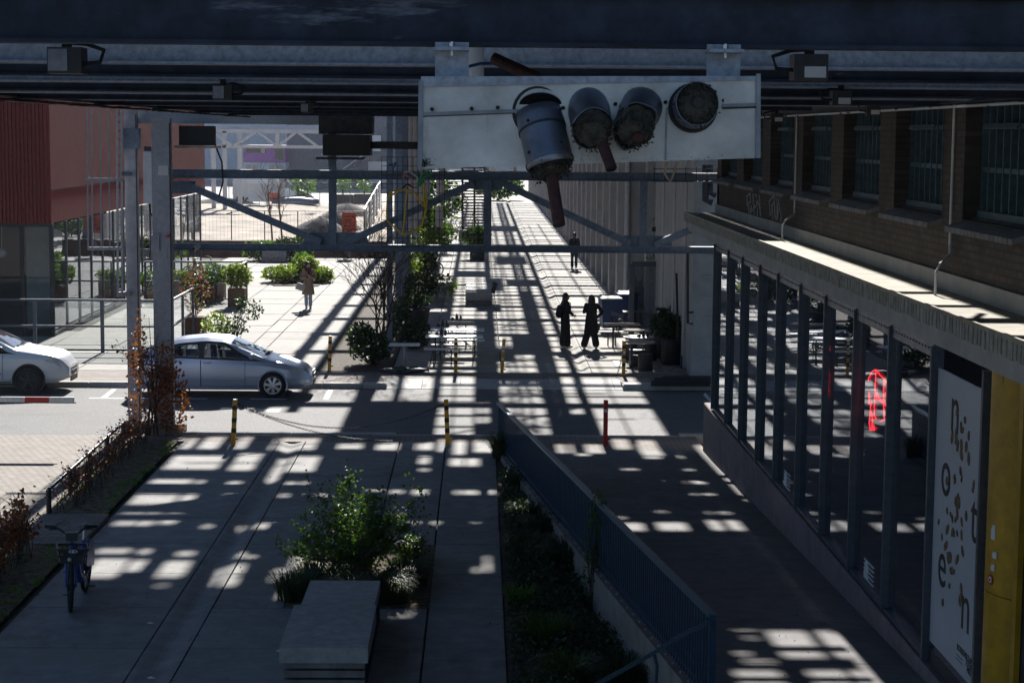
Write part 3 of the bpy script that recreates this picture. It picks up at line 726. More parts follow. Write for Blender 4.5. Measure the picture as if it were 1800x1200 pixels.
def stub(pa, pb, ya, yb, r, dent=0, name="pipe_stub", wl=.06, seed=1):
    rr = random.Random(seed); a, b = P(*pa, ya), P(*pb, yb); d = (b-a); n = 26; mb = MB(); u = d.normalized()
    s = u.orthogonal().normalized(); w = u.cross(s); rings = []
    for i in range(9):
        t = i/8; rr_ = r*(1+.025*(1 if i in (2,) else 0)); ring = []
        for k in range(n):
            an = 2*PI*k/n; q = rr_*(1 + dent*t*math.sin(an*2+1)*.5 + (dent*.25*t*math.sin(an*5)))
            ring.append(a+d*t + s*math.cos(an)*q + w*math.sin(an)*q + u*(r*.35*t*math.sin(an+2)*(dent*3+.3)))
        rings.append(ring)
    o = mb.loft(rings, cap=False).build(name, 'duct', db, True)
    so_ = o.modifiers.new("sheet", 'SOLIDIFY'); so_.thickness = .003
    MB().torus(a+Vector((0,-.004,0)), r*1.06, .006, 'Y', 26, 6).build("pipe_collar", 'darksteel', db)
    ringp = []
    for i in range(7):
        t = i/6; ring = []
        for k in range(n):
            an = 2*PI*k/n; q = r*.93*(1-.45*max(0,t-.5)*2*rr.uniform(.4,1.2))*rr.uniform(.9,1.03)
            ring.append(b-d*.28 + u*(wl+d.length*.28)*t + s*math.cos(an)*q + w*math.sin(an)*q + Vector((0,0,rr.uniform(-.008,.006))))
        ringp.append(ring)
    MB().loft(ringp).build("insulation", 'wool', o)
    sh = MB(); 
    for k in range(420):
        an = rr.uniform(0,2*PI); q = r*rr.uniform(.55,.98); p0 = b + u*rr.uniform(-.01, wl) + s*math.cos(an)*q + w*math.sin(an)*q
        leaf(sh, rr, p0, rr.uniform(.004,.011), 1.6, -.8)
    sh.build("insulation_shred", 'wool', o)
    return o
o1 = stub((946,197), (968,292), YB-.01, YB-.10, .083, .07, seed=2, wl=.03)
a_, b_ = P(946,197,YB-.01), P(968,292,YB-.10); d_ = (b_-a_)
for u_, r_ in ((.30,.0865),(.34,.0865),(.93,.088)):
    c_ = a_+d_*u_; q_ = d_.normalized(); MB().tube([c_-q_*.004, c_+q_*.004], r_, 28).build("pipe_band", 'darksteel' if u_ == .34 else 'duct', o1, True)
for px, py in ((928,212),(930,268),(986,250)): q = P(px,py,YB-.17); MB().ell(q,(.006,.006,.006),8,6).build("rivet", 'rubber', o1)
MB().tube([P(952,230,YB-.05), P(968,300,YB-.1), P(983,396,YB-.16)], .022, 14).build("inner_pipe", 'rustpipe', o1)
MB().cyl(P(983,396,YB-.16), P(983.3,398,YB-.161), .017, 12).build("pipe_bore", 'black', o1)
MB().tube([P(950,186,YB-.003), P(950,188,YB-.006)], .078, 24).build("pipe_hole", 'black', o1)
o2 = stub((1034,188), (1041,226), YB, YB-.2, .074, .06, seed=3, wl=.05)
MB().tube([P(1046,205,YB-.15), P(1060,255,YB-.22), P(1075,297,YB-.27)], .020, 14).build("inner_pipe", 'rustpipe', o2)
MB().cyl(P(1075,297,YB-.27), P(1075.4,299,YB-.272), .015, 12).build("pipe_bore", 'black', o2)
o3 = stub((1128,188), (1115,222), YB-.02, YB-.18, .076, .30, seed=4, wl=.06)
MB().tube([P(1118,210,YB-.1), P(1122,243,YB-.25)], .019, 14).build("inner_pipe", 'rustpipe', o3)
o4 = stub((1218,190), (1226,182), YB-.05, YB-.16, .078, .02, seed=5, wl=.0)
q = P(1227,180,YB-.175); MB().cyl(q, q+Vector((.0,-.008,0)), .018, 14).build("pipe_bore", 'black', o4)
for px0, px1, py0, py1 in ((765,824,84,142),(1243,1301,88,140)):
    mb = MB(); a, b = P(px0,py0,YB+.1), P(px1,py1,YB+.1)
    mb.box(a.x, b.x, YB+.1, YB+.112, b.z-.0, a.z+.02); mb.box(a.x, b.x, YB+.02, YB+.2, a.z-.012, a.z+.0); hb = mb.build("hanger_bracket", 'deckpale', db)
    mb = MB(); mx = (a.x+b.x)/2; mb.cyl((mx, YB+.06, a.z-.03), (mx, YB+.06, a.z+.02), .006, 8); mb.cyl((mx, YB+.06, a.z+.003), (mx, YB+.06, a.z+.015), .012, 6); mb.build("hanger_bolt", 'alloy', hb)
hs = thing("hose", P(870, 110, 7.6), "red-brown rubber sleeve with a blue cable end lying on the aluminium pipe box", "hose")
MB().tube([P(868,103,7.35), P(905,120,7.3), P(945,138,7.25)], .024, 12).build("sleeve", 'rustpipe', hs)
MB().tube([P(798,127,7.3), P(812,120,7.33), P(845,112,7.36), P(880,112,7.4)], .006, 8).build("cable", 'bluecable', hs)
dp = MB().tube([P(836,165,9.2), P(836,100,9.2), P(836,-40,9.2)], .042, 20).build("rain_pipe", 'whiteobj', smooth=True)
tag(dp, "white vertical rain pipe rising behind the aluminium pipe box", "pipe")
# ---- little floodlights under the deck
def flood(px, py, Y, s, flip, label):
    c = P(px, py, Y); t = thing("floodlight", c, label, "floodlight", "floodlights under the bridge deck")
    MB().box(-s*.55, s*.55, -s*.45, s*.55, -s*.42, s*.42).build("housing", 'plastic', t, world=False)
    k = -1 if flip else 1
    MB().box(-s*.52+(s*.3 if flip else 0), s*.1+(s*.38 if flip else 0), -s*.47, -s*.455, -s*.34, s*.02 if flip else s*.36).build("label_plate", 'whiteobj' if flip else 'duct', t, world=False)
    MB().bar((0,0,s*.4), (0,0,s*.75), s*.3, s*.2, up=(0,1,0)).build("bracket", 'rubber', t, world=False)
    MB().tube([(k*s*.5,-.02,-s*.1), (k*s*1.1,-.02,-s*.05), (k*s*1.2,0,s*.35), (k*s*.6,.02,s*.55), (0,.03,s*.6)], s*.07, 6).build("cable", 'rubber', t, world=False)
    return t
flood(118,107,8.0,.13,0,"floodlight with looped cable at the far left under the bridge, largest of the left row")
flood(392,163,14.0,.13,0,"floodlight under the bridge above the grey column, second of the left row")
flood(540,190,22.0,.13,0,"small floodlight under the bridge right of the columns, third of the left row")
flood(1422,119,8.0,.13,1,"floodlight with a pale label right of the pipe box, largest of the right row")
flood(1478,173,14.0,.13,1,"floodlight with a pale label under the bridge in front of the brick windows")
flood(1534,194,20.0,.13,1,"small pale floodlight on the right bridge edge in front of the brick windows")
flood(1365,207,22.0,.13,1,"smallest floodlight at the right corner of the aluminium pipe box")
# ---- white lamp box between the columns, ladder, camera
a, b = P(252.5,266,40.3), P(270,358,40.3)
t = thing("lamp_box", (a.x,40.3,a.z), "long white upright box hanging between the two grey bridge columns", "lamp")
MB().rbox(a.x, b.x, 40.2, 40.38, b.z, a.z, .02).build("cover", 'whiteobj', t); MB().box(a.x+.02, b.x-.02, 40.24, 40.34, a.z+.004, a.z+.1).build("bracket", 'darksteel', t)
MB().tube([((a.x+b.x)/2,40.3,b.z), ((a.x+b.x)/2+.05,40.2,b.z-.2), ((a.x+b.x)/2+.15,40.1,b.z-.35)], .012, 6).build("cable", 'rubber', t)
t = thing("cage_ladder", P(210, 520, 40.6), "grey caged ladder hanging left of the bridge columns", "ladder")
for px, y0, y1 in ((153,190,440),(161,192,440),(176,190,438),(191,192,440)):
    MB().bar(P(px,y0,40.2), P(px+2,y1,40.2), .03, .02, up=(0,1,0)).build("cage_bar", 'steel', t)
for px in (206,214): MB().bar(P(px,190,40.6), P(px+1,522,40.6), .045, .03, up=(0,1,0)).build("rail", 'steel', t)
for k in range(22): MB().bar(P(206,200+k*15,40.6), P(214.5,200+k*15,40.6), .02, .02).build("rung", 'darksteel', t)
for py, x0 in ((316,151),(437,155)):
    MB().bar(P(x0,py,40.2), P(215,py,40.2), .05, .07).build("hoop", 'steel', t)
MB().bar(P(207,517,40.6), P(228,516,40.7), .1, .1).build("bracket", 'steel', t)
MB().bar(P(213,305,40.6), P(232,306,40.7), .08, .09).build("bracket", 'steelblue', t)
t = thing("security_camera", P(345, 436, YT-.3), "white tube security camera on the lower truss chord beside the big column", "camera")
MB().cyl(P(350,433,YT-.12), P(340,437.5,YT-.45), .045, 14).build("tube", 'whiteobj', t, True); MB().cyl(P(340,437.5,YT-.45), P(339.6,437.8,YT-.46), .04, 14).build("lens", 'black', t)
MB().bar(P(350,433,YT-.12), P(358,436,YT-.02), .03, .03).build("arm", 'steel', t)
# ---- wire mesh panel with tangled cables
YM = 39.3
t = thing("wire_mesh", P(720, 440, YM), "black wire mesh panel standing behind the left corner of the pipe box", "mesh panel")
mb = MB()
for i in range(13): mb.bar(P(671+i*9.2,276,YM), P(671+i*9.2,434,YM), .012, .012, up=(0,1,0))
for i in range(11): mb.bar(P(670,276+i*15.8,YM), P(782,276.5+i*15.8,YM), .012, .012)
mb.build("grid", 'black', t)
cb = thing("cable_tangle", P(715, 410, YM-.05), "tangle of yellow, green, pink and blue cables hung on the black wire mesh", "cables")
def cab(pts, m, r=.018):
    rr = random.Random(len(pts)); q = []
    for (a, b) in zip(pts, pts[1:]):
        for k in range(5): t_ = k/5; q.append(P(a[0]+(b[0]-a[0])*t_+rr.uniform(-.5,.5), a[1]+(b[1]-a[1])*t_+rr.uniform(-.5,.5), YM-.05))
    q.append(P(*pts[-1], YM-.05)); MB().tube(q, r, 6).build("cable", m, cb)
cab([(700,337),(683,346),(681,352),(680,385),(684,392),(708,412),(722,410),(742,397),(746,380),(750,360),(749,325)], 'yellowcable', .02)
cab([(683,343),(690,336),(712,332),(730,340),(746,365),(745,322)], 'yellowcable', .02); cab([(716,333),(712,372),(708,411)], 'yellowcable', .02)
cab([(733,330),(740,318),(746,312),(760,305),(757,298)], 'greencable', .022); cab([(735,325),(744,305),(751,302)], 'greencable', .024); cab([(738,328),(745,312)], 'greencable', .02)
cab([(709,316),(709,305),(725,315),(725,328),(733,331)], 'pinkcable'); cab([(711,303),(720,301),(734,312),(733,321)], 'whiteobj'); cab([(683,290),(692,289),(696,286),(690,300),(692,306)], 'bluecable')
cab([(742,311),(739,296),(743,290)], 'wood', .014); cab([(706,333),(715,324),(728,330)], 'rubber', .018)
t = thing("cable_tray", P(1240, 320, YT-.6), "black wire cable tray hanging at the right end of the truss by the brick wall", "cable tray")
mb = MB(); YC = YT-.5
for i in range(8): mb.bar(P(1150+i*18.5,292+i*.3,YC), P(1150+i*18.5,319,YC), .014, .014, up=(0,1,0))
for py in (297,306,319): mb.bar(P(1148,py,YC), P(1302,py+1,YC), .014, .014)
for i in range(14): p = P(1150+i*11,319,YC); mb.bar(p, p+Vector((0,.5,.0)), .014, .014)
mb.build("wire", 'black', t); MB().tube([P(1172,285,YC), P(1168,305,YC), P(1178,320,YC), P(1186,300,YC), P(1190,285,YC)], .03, 8).build("conduit", 'wood', t)
# ------------------------------------------------------------------ long pipe bridge over the street (casts the ladder of shadows)
ZF = 8.3; KF = ZF*COT
fb = thing("street_pipe_bridge", (-2.7, 55, 0), "long pipe bridge above the street on a row of grey steel columns", "bridge")
YB0, YB1 = 53.9, 190
for x0, x1 in ((-5.25,-4.85),(-4.42,-4.1)):
    MB().box(x0, x1, YB0+5, 130, ZF, ZF+.3).build("girder", 'darksteel', fb)
for x0, x1, h in ((-2.95,-2.5,.4),(-1.06,-.80,.26),(.02,.10,.08),(.40,.72,.3),(1.74,1.96,.2),(2.12,2.36,.2),(2.64,2.9,.3)):
    MB().box(x0, x1, YB0, YB1, ZF, ZF+h).build("girder", 'darksteel', fb)
for x, r in ((2.04,.05),(-1.9,.11),(1.2,.045)):
    MB().cyl((x, YB0, ZF+.3), (x, YB1, ZF+.3), r, 10).build("pipe", 'duct', fb)
y = 50.1 + KF - 4.95*2; i = 0
while y < YB1:
    if y > YB0:
        MB().box(-5.3 if y > 58 and y < 131 else -3, 5.6, y, y+.24, ZF-.05, ZF+.32).build("cross_beam", 'darksteel', fb)
    y2 = y+1.55; y3 = y+3.2
    for q, w in ((y2,.09),(y3,.13)):
        if q > YB0: MB().box(-1.0, 5.5 if i % 3 else 2.9, q, q+w, ZF, ZF+.12).build("cross_beam", 'darksteel', fb)
    if y > YB0 and i % 2 == 0: MB().bar((-.9,y,ZF+.1),(2.8,y+4.95,ZF+.1),.07,.07).build("brace", 'darksteel', fb)
    y += 4.95; i += 1
for x0, x1, y0, y1 in ((-2.5,-.9,YB0,61.0),(1.74,2.9,YB0,59.0),(.1,.72,YB0+1,57.5),(4.3,6.6,YB0,66),(4.9,6.6,66,76),(-2.4,-1.05,68,74.5),(-2.4,-.9,76,83),(.1,.42,61,80),(1.96,2.12,YB0,92),(-1.9,-1.06,84,96),(.72,1.74,64,65.5),(.1,1.0,83,86),(1.4,2.64,95,98),(.40,1.2,68.2,71.5),(1.2,2.4,70.6,75),(-.85,.1,78,80.5),(.4,1.15,92,99),(1.0,2.6,108,114),(-.4,.6,125,131),(-2.6,-1.2,66,69),(-1,.4,100,103),(.6,2.7,140,147)):
    MB().box(x0, x1, y0, y1, ZF+.33, ZF+.35).build("shade_plate", 'darksteel', fb)  # unseen plates added to cast dark masses on the street
rr = random.Random(17); y = 54.2
while y < 170:
    if rr.random() < .8: x0 = rr.choice((-1.0,.02,.5,2.6)); MB().bar((x0, y, ZF+.2), (x0+rr.choice((1.2,2.1,3.4)), y+rr.uniform(-.15,.15), ZF+.2), rr.choice((.05,.07,.10)), .06).build("shadow_rod", 'darksteel', fb)  # unseen bars added to make the street's shadow lattice finer
    y += rr.uniform(.7,1.5)
for x, r in ((-.45,.035),(.25,.03),(1.02,.04),(1.45,.035),(3.5,.03),(4.4,.05)): MB().cyl((x,YB0,ZF+.25),(x+rr.uniform(-.2,.2),150,ZF+.25),r,6).build("shadow_line", 'rubber', fb)  # thin lines added for narrow shadow streaks along the street
cl = MB()
for (cx0, cy0, lx, ly, n) in ((1.3,63.5,.7,2.5,420),(.9,70,.6,2,300),(1.7,78,.8,2.5,420),(-1.6,60,.8,2.5,420),(-2.0,72,.7,3,420),(2.5,86,.6,2.5,300),(1.2,57.0,.8,1.6,300),(-1.4,92,.9,3,300),(4.9,58.5,.6,2.2,350)):
    for k in range(n): leaf(cl, rr, Vector((cx0+rr.gauss(0,lx*.5), cy0+rr.gauss(0,ly*.5), ZF+.3+rr.gauss(0,.18))), rr.uniform(.07,.14), 1.4)
cl.build("dapple_leaves", 'leafdark', fb)
# leaf clusters above are unseen, added only to fray the street shadows
YCOL = [(54.8,685,11),(63.3,701,14),(72.4,711,12),(81,718,10),(90,727,9),(100,736,8.5),(112,745,8),(126,752,7.5),(140,758,7)]
for yy, px, w in YCOL:
    x = P(px, 500, yy).x; ww = w*yy/F
    MB().ibeam((x, yy, 0), (x, yy, ZF), ww*.85, ww, .02, up=(0,1,0)).build("column", 'steelblue', fb)
for px, yy in ((698,64.5),(722,74),(739,84),(730,70)):
    x = P(px, 400, yy).x; MB().cyl((x, yy, 2.6), (x, yy, ZF), .10, 14).build("downpipe", 'fin', fb)
mb = MB()
for k in range(4): mb.cyl((P(772+k*2,400,96).x, 96, 1.5+1.4*k), (P(772+k*2,400,96).x, 96, 1.55+1.4*k+1.2), .2, 12)
mb.build("hung_pipe", 'fin', fb)
# stair tower with slats under the bridge
t = thing("slatted_stair", G(836, 405), "open slatted stair tower between the columns and the bright street", "stair")
yy = 112
for px in (813, 834, 852): MB().bar(P(px,270,yy), P(px,402,yy), .12, .12, up=(0,1,0)).build("post", 'darksteel', t)
for k in range(24): MB().bar(P(812,285+k*5.1,yy-.1), P(853,285+k*5.1,yy-.1), .05, .085).build("slat", 'darksteel', t)
MB().bar(P(790,300,yy+2), P(812,300,yy+2), .1, .1).build("landing", 'whiteobj', t)
for k in range(7): MB().bar(P(790,305+k*7,yy+2), P(813,305+k*7,yy+2), .5, .06).build("step", 'whiteobj', t)
# ------------------------------------------------------------------ glass-fronted brick building on the right
gb = thing("brick_building", (4.7, 25, 0), "brown brick building with glazed shop front, concrete canopy and teal windows on the right", "building")
XW = 4.7; YE = 37.85
GZ0, GZ1 = 1.03, 4.22
# plinth following the ramp, its foot, end wall
mb = MB()
ys = [YE-2.9*i for i in range(9)]
for a, b in zip(ys, ys[1:]): mb.rbox(XW-.06, XW+.2, b+.006, a-.006, -.3, GZ0-.02, .02)
mb.build("plinth", 'plinth', gb)
MB().box(XW+.02, XW+.2, 9, 19.2, .5, GZ0+.15).build("plinth", 'darksteel', gb)
my = [PXX(1200+a/3, 400+b/3, XW).y for a, b in ((178,90),(250,110),(325,135),(418,185),(514,235),(633,285),(767,345),(925,415),(1111,495))] + [PXX(1639,800,XW).y, PXX(1732,800,XW).y]
YP0, YP1 = my[-2], my[-1]
for y in my:
    MB().box(XW-.05, XW+.08, y-.032, y+.032, GZ0, GZ1+.1).build("mullion", 'frame', gb)
for a, b in zip(my, my[1:]):
    if a == YP0: continue
    o = MB().box(XW+.03, XW+.042, b+.045, a-.045, GZ0+.03, GZ1).build("pane", 'glasspane', gb)
    mb = MB().box(XW-.02, XW+.08, b+.045, a-.045, GZ0, GZ0+.05); mb.build("bottom_rail", 'frame', o)
    mb = MB().box(XW-.015, XW+.08, b+.045, a-.045, GZ1-.02, GZ1+.14); mb.build("vent_rail", 'duct', o)
    mb = MB(); n = 14
    for k in range(n): yy = b+.1+(a-b-.2)*k/(n-1); mb.cyl((XW-.016, yy, GZ1+.06), (XW-.022, yy, GZ1+.06), .014, 6)
    vh = mb.build("vent_hole", 'black', o); vh["kind"] = "stuff"
MB().box(XW-.02, XW+.05, 30, 34, GZ1+.14, GZ1+.22).build("header", 'duct', gb)
MB().box(XW, XW+.06, 9, YE, GZ1+.14, 4.6).build("header", 'frame', gb)
# interior
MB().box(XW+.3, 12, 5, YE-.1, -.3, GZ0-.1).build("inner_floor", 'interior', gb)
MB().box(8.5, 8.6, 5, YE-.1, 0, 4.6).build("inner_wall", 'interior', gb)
MB().box(XW-.05, 8.6, YE-.1, YE, -.3, 4.5).build("end_wall", 'plinth', gb) if False else None
MB().box(XW+.12, 8.6, YE-.12, YE-.02, -.3, 4.5).build("end_wall", 'render', gb)
# canopy: slab with ribbed fascia, lower band
mb = MB().rbox(4.25, 4.95, 8, 38.6, 4.69, 4.87, .02); cp = mb.build("canopy", 'canopy', gb)
mb = MB(); rr = random.Random(9); y = 8.05
while y < 38.5:
    d = rr.uniform(.04,.12); mb.box(4.236, 4.25, y, y+d, 4.69+rr.uniform(0,.02), 4.845); y += d+rr.uniform(.02,.06)
mb.build("fascia_rib", mat("fascia_streaked_concrete", (.46,.45,.42), .9, ns=7, amt=.3, c2=(.22,.205,.18)), cp)
MB().box(4.236, 4.262, 8, 38.6, 4.845, 4.885).build("roof_edge", 'canopy', cp)
MB().box(4.33, 4.66, 8, 38.45, 4.50, 4.688).build("soffit_band", 'render', cp)
MB().box(4.86, 4.93, 8, 38.4, 4.85, 5.05).build("upstand", 'render', gb)
# brick wall with windows
XB = 4.9; per = 3.155; yp0 = 32.3
MB().box(XB, XB+.3, 5, 38.4, 5.04, 5.63).build("brick_wall", 'brickwall', gb)
MB().box(XB, 9, 38.1, 38.4, 4.6, 11).build("brick_wall", 'brickwall', gb)
MB().box(XB, XB+.3, 5, 38.1, 8.4, 11).build("brick_wall", 'brickwall', gb)
piers = [yp0+per*k for k in range(2, -8, -1)]
for k, yp in enumerate(piers):
    yt = min(yp, 38.1); yb = yp-.85
    if yt > yb: MB().box(XB-.004, XB+.32, yb, yt, 5.6, 8.45).build("brick_pier", 'brickwall', gb)
    y0, y1 = yp-per, yb
    w = MB().box(XB+.24, XB+.27, y0, y1, 5.62, 8.4).build("window", 'glassdark', gb)
    mb = MB()
    for q in (5.68, 6.13, 6.56, 7.2): mb.box(XB+.18, XB+.25, y0, y1, q-.025, q+.025)
    mb.box(XB+.14, XB+.26, y0, y1, 5.6, 5.72); mb.build("transom", 'teal', w)
    mb = MB(); n = 9
    for q in range(n+1): yy = y0+(y1-y0)*q/n; mb.box(XB+.17, XB+.24, yy-.013, yy+.013, 5.64, 8.4)
    mb.build("bar", 'teal', w)
    mb = MB(); mb.obox((XB+.03, (y0+y1)/2, 6.56), (.02, (y1-y0)*.5, .05), (0,.4,0)); mb.build("vent_flap", 'teal', w) 
    sl_ = MB(); n = 16
    for q in range(n):
        a = y0-.06+(y1-y0+.12)*q/n; b = a+(y1-y0+.12)/n-.012
        sl_.add([(XB+.16,a,5.66),(XB+.16,b,5.66),(XB-.17,b,5.555),(XB-.17,a,5.555),(XB+.16,a,5.60),(XB+.16,b,5.60),(XB-.17,b,5.50),(XB-.17,a,5.50)],[(0,1,2,3),(7,6,5,4),(0,3,7,4),(1,5,6,2),(3,2,6,7),(0,4,5,1)])
    sl_.build("sill", mat("slate_sill_%d" % k, (.24+.02*(k%3),.25,.26), .7, ns=8, amt=.3, stain=.3) if k < 1 else M.setdefault('sill', mat("slate_sill", (.25,.255,.27), .7, ns=8, amt=.3, stain=.3)), w)
    bl = MB()
    for q in range(40): bl.obox((XB+.5, (y0+y1)/2, 5.75+q*.065), (.05, y1-y0-.1, .006), (0,.7,0))
    bl.build("blind", 'interior', w)
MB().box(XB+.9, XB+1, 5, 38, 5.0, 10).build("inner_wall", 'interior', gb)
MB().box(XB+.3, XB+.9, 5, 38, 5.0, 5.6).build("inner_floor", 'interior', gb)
for yy in (28.75, 19.2):
    mb = MB(); mb.tube([(XB-.03,yy,8.3),(XB-.03,yy,5.35),(XB-.05,yy-.1,5.25),(XB-.25,yy-.5,5.18),(XB-.3,yy-.55,5.1),(XB-.3,yy-.55,4.87)], .014, 8); mb.build("conduit", 'whiteobj', gb)
# graffiti strokes on the brick
mb = MB()
def gst(pts):
    ps = [PXX(1300+x/17.14, 330+y/17.14, XB-.006) for x, y in pts]; mb.tube(ps, .012, 5)
for s in ([(240,560),(230,250),(320,170),(350,500),(370,650),(400,700)],[(290,780),(280,480),(330,400)],[(410,190),(430,500),(460,600),(520,520),(540,380)],[(340,780),(345,600)],[(450,800),(430,600)],[(600,220),(610,500),(640,860)],[(540,850),(550,600)],[(570,470),(620,620)],[(480,200),(520,260)]): gst(s)
mb.build("graffiti", 'graffiti', gb); mb = MB()
for s in ([(930,840),(900,400),(1040,230),(1060,600),(1080,960)],[(1000,960),(980,560),(1030,440)],[(1100,280),(1140,500),(1140,980)],[(1180,320),(1215,600),(1150,860),(1100,960)],[(1240,660),(1260,900),(1240,1020)]): gst(s)
mb.build("graffiti", 'graffiti', gb)
# window stickers low on the panes
for y0, z0 in ((22.25, 1.12), (28.25, 1.12)):
    mb = MB()
    for k in range(5): mb.box(XW+.02, XW+.026, y0-.55, y0, z0+.055*k, z0+.055*k+.018)
    for k in range(4): mb.box(XW+.019, XW+.026, y0-.26+.03*(k%2), y0-.02-.02*k, z0+.055*k+.012, z0+.055*k+.055)
    mb.build("window_sticker", 'sticker', gb)
# poster
ps = thing("poster", (XW+.0, (YP0+YP1)/2, 1.25), "tall white poster with black letters and scattered nuts in the last shop window", "poster")
MB().box(XW+.02, XW+.035, YP1+.05, YP0-.05, 1.25, PXX(1690,668,XW).z).build("sheet", 'poster', ps)
MT = Matrix(((0,0,-1,0),(-1,0,0,0),(0,1,0,0),(0,0,0,1)))
def letter(ch, px, py, size):
    p = PXX(px, py, XW+.018); text_mesh(ch, size, 'ink', "letter", ps, Matrix.Translation(p) @ MT)
letter("n", 1679, 722, .72); letter("o", 1663, 833, .72); letter("t", 1712, 912, .72); letter("e", 1656, 992, .72); letter("n", 1697, 1070, .72)
rr = random.Random(21)
for k in range(58):
    mb = MB()
    tt = rr.random(); px = 1690 - 18*tt + rr.gauss(0, 13); py = 740 + 320*tt + rr.gauss(0, 15)
    px = min(1717, max(1650, px)); p = PXX(px, py, XW+.016)
    s = rr.uniform(.03, .065); mb.ell(p, (.012, s*rr.uniform(.5,.8), s*rr.uniform(.8,1.3)), 8, 5, (rr.uniform(-.8,.8),0,0))
    mb.build("nut", 'nut', ps, True)
for z, y0, y1 in ((1.49,YP1+.07,YP1+.83),(1.43,YP1+.07,YP1+.6),(1.37,YP1+.07,YP1+.6)):
    s = "BOERENSCHAPPEN" if z > 1.48 else ("ETEN IS" if z > 1.4 else "MEER")
    text_mesh(s, .088, 'ink', "small_lettering", ps, Matrix.Translation((XW+.018, (y0+y1)/2, z)) @ MT)
for z in (1.41, 1.37): MB().box(XW+.016, XW+.02, YP1+.61, YP1+.85, z, z+.006).build("rule", 'ink', ps)
# yellow pillar with stickers
YPC = YP1-.52
yp = thing("yellow_pillar", (XW+.15, YP1-.6, 1), "rounded yellow pillar with torn stickers beside the poster", "pillar")
MB().rings([(XW+.33,YPC,.9,.42,.48),(XW+.33,YPC,2.38,.42,.48)], 40).build("lower_shell", 'yellowpanel', yp, True)
MB().rings([(XW+.33,YPC,2.388,.42,.48),(XW+.33,YPC,4.49,.42,.48)], 40).build("upper_shell", 'yellowpanel', yp, True)
MB().box(XW-.0, XW+.05, YPC-.62, YPC-.5, .9, 4.5).build("edge_strip", 'yellowpanel', yp)
MB().box(XW+.06, XW+.9, 12, YPC-.5, .9, 4.5).build("door_leaf", 'interior', yp)
def stick(px, py, w, h, m):
    # find the shell along the view ray
    d = ray(px, py)
    for k in range(4000):
        t_ = 10+k*.004; q = Vector((d.x*t_, d.y*t_, CAMZ+d.z*t_))
        if ((q.x-XW-.33)/.425)**2+((q.y-YPC)/.485)**2 < 1: break
    nx = Vector(((q.x-XW-.33)/.42**2, (q.y-YPC)/.48**2, 0)).normalized(); tx = Vector((-nx.y, nx.x, 0))
    return q, nx, tx
for px, py, w, h in ((1746,935,.07,.13),(1748,975,.07,.06),(1745,997,.06,.06)):
    q, nx, tx = stick(px, py, w, h, None); mb = MB()
    v = [q+tx*(-w/2)+Vector((0,0,-h/2)), q+tx*(w/2)+Vector((0,0,-h/2)), q+tx*(w/2)+Vector((0,0,h/2)), q+tx*(-w/6)+Vector((0,0,h/2)), q+tx*(-w/2)+Vector((0,0,h/6))]
    mb.add([p+nx*.003 for p in v]+[p-nx*.004 for p in v], [(0,1,2,3,4),(9,8,7,6,5)]+[(i,(i+1)%5,(i+1)%5+5,i+5) for i in range(5)]); mb.build("sticker", 'sticker', yp)
q, nx, tx = stick(1741, 1018, .1, .1, None); mb = MB()
mb.cyl(q-nx*.004, q+nx*.004, .05, 20); o = mb.build("round_sticker", 'red', yp); MB().cyl(q, q+nx*.006, .028, 16).build("sticker_centre", 'sticker', o); MB().cyl(q, q+nx*.008, .014, 12).build("sticker_dot", 'ink', o)
# neon figure behind the glass
ne = thing("neon_sign", (XW+.35, 21.8, 1.1), "red neon outline of a figure glowing behind the shop glass", "neon sign")
def neo(pts, r=.008):
    ps_ = [PXX(1500+x/8, 630+y/8, XW+.3) for x, y in pts]; MB().tube(ps_, r, 6).build("neon_tube", 'neon', ne)
XN = XW+.3
neo([(210,320),(215,270),(270,180),(310,155),(340,190),(390,250),(430,280),(445,310)]); neo([(318,180),(305,460),(345,500),(300,500),(295,800),(320,850)])
neo([(430,280),(425,620),(435,860),(375,885)]); neo([(445,310),(470,330),(480,360)]); neo([(300,530),(360,590),(440,640),(475,680)]); neo([(310,520),(400,580),(430,610)])
neo([(220,470),(225,600),(215,635),(245,625),(240,740),(225,900),(235,1005),(260,1005),(262,940),(290,950),(298,1005),(270,1000),(268,830),(245,740)]); neo([(455,470),(470,560),(480,580)]); neo([(440,625),(468,625)])
# ------------------------------------------------------------------ white building along the right side of the street
wb = thing("white_building", (6, 60, 0), "pale rendered building with a row of fins along the right side of the street", "building")
xc = P(1215, 640, 49.6).x
MB().box(xc, 12, 49.6, 60.5, -.1, 13).build("end_block", 'render', wb)
for k in range(16): MB().box(xc+.3, 8.5, 49.585, 49.6, .55+k*.55, .558+k*.55).build("render_joint", 'plinth', wb) if k < 12 else None
mb = MB()
for yy, w in ((51.2,.05),(54.2,.05),(57.5,.05)): mb.box(xc-.03, xc, yy, yy+.6, 0, 13)
mb.build("pilaster", 'fin', wb)
MB().box(7.2, 12, 60.5, 215, -.1, 13).build("back_wall", 'plinth', wb)
yk = 63.5
while yk < 205:
    x0 = 5.35 if yk > 70 else 6.1
    MB().box(x0, 7.25, yk, yk+.75, -.1, 13).build("fin", 'fin', wb)
    if yk > 70: 
        MB().box(x0+.25, 7.2, yk+.75, yk+4.2, -.1, .9).build("parapet", 'plinth', wb); MB().cyl((x0+.35, yk-.12, 0), (x0+.35, yk-.12, 9), .1, 10).build("downpipe", 'whiteobj', wb)
    yk += 4.2
MB().cyl((6.5,61.2,0),(6.5,61.2,9),.12,12).build("downpipe", 'whiteobj', wb); MB().cyl((6.35,62.2,0),(6.35,62.2,9),.08,12).build("downpipe", 'duct', wb)
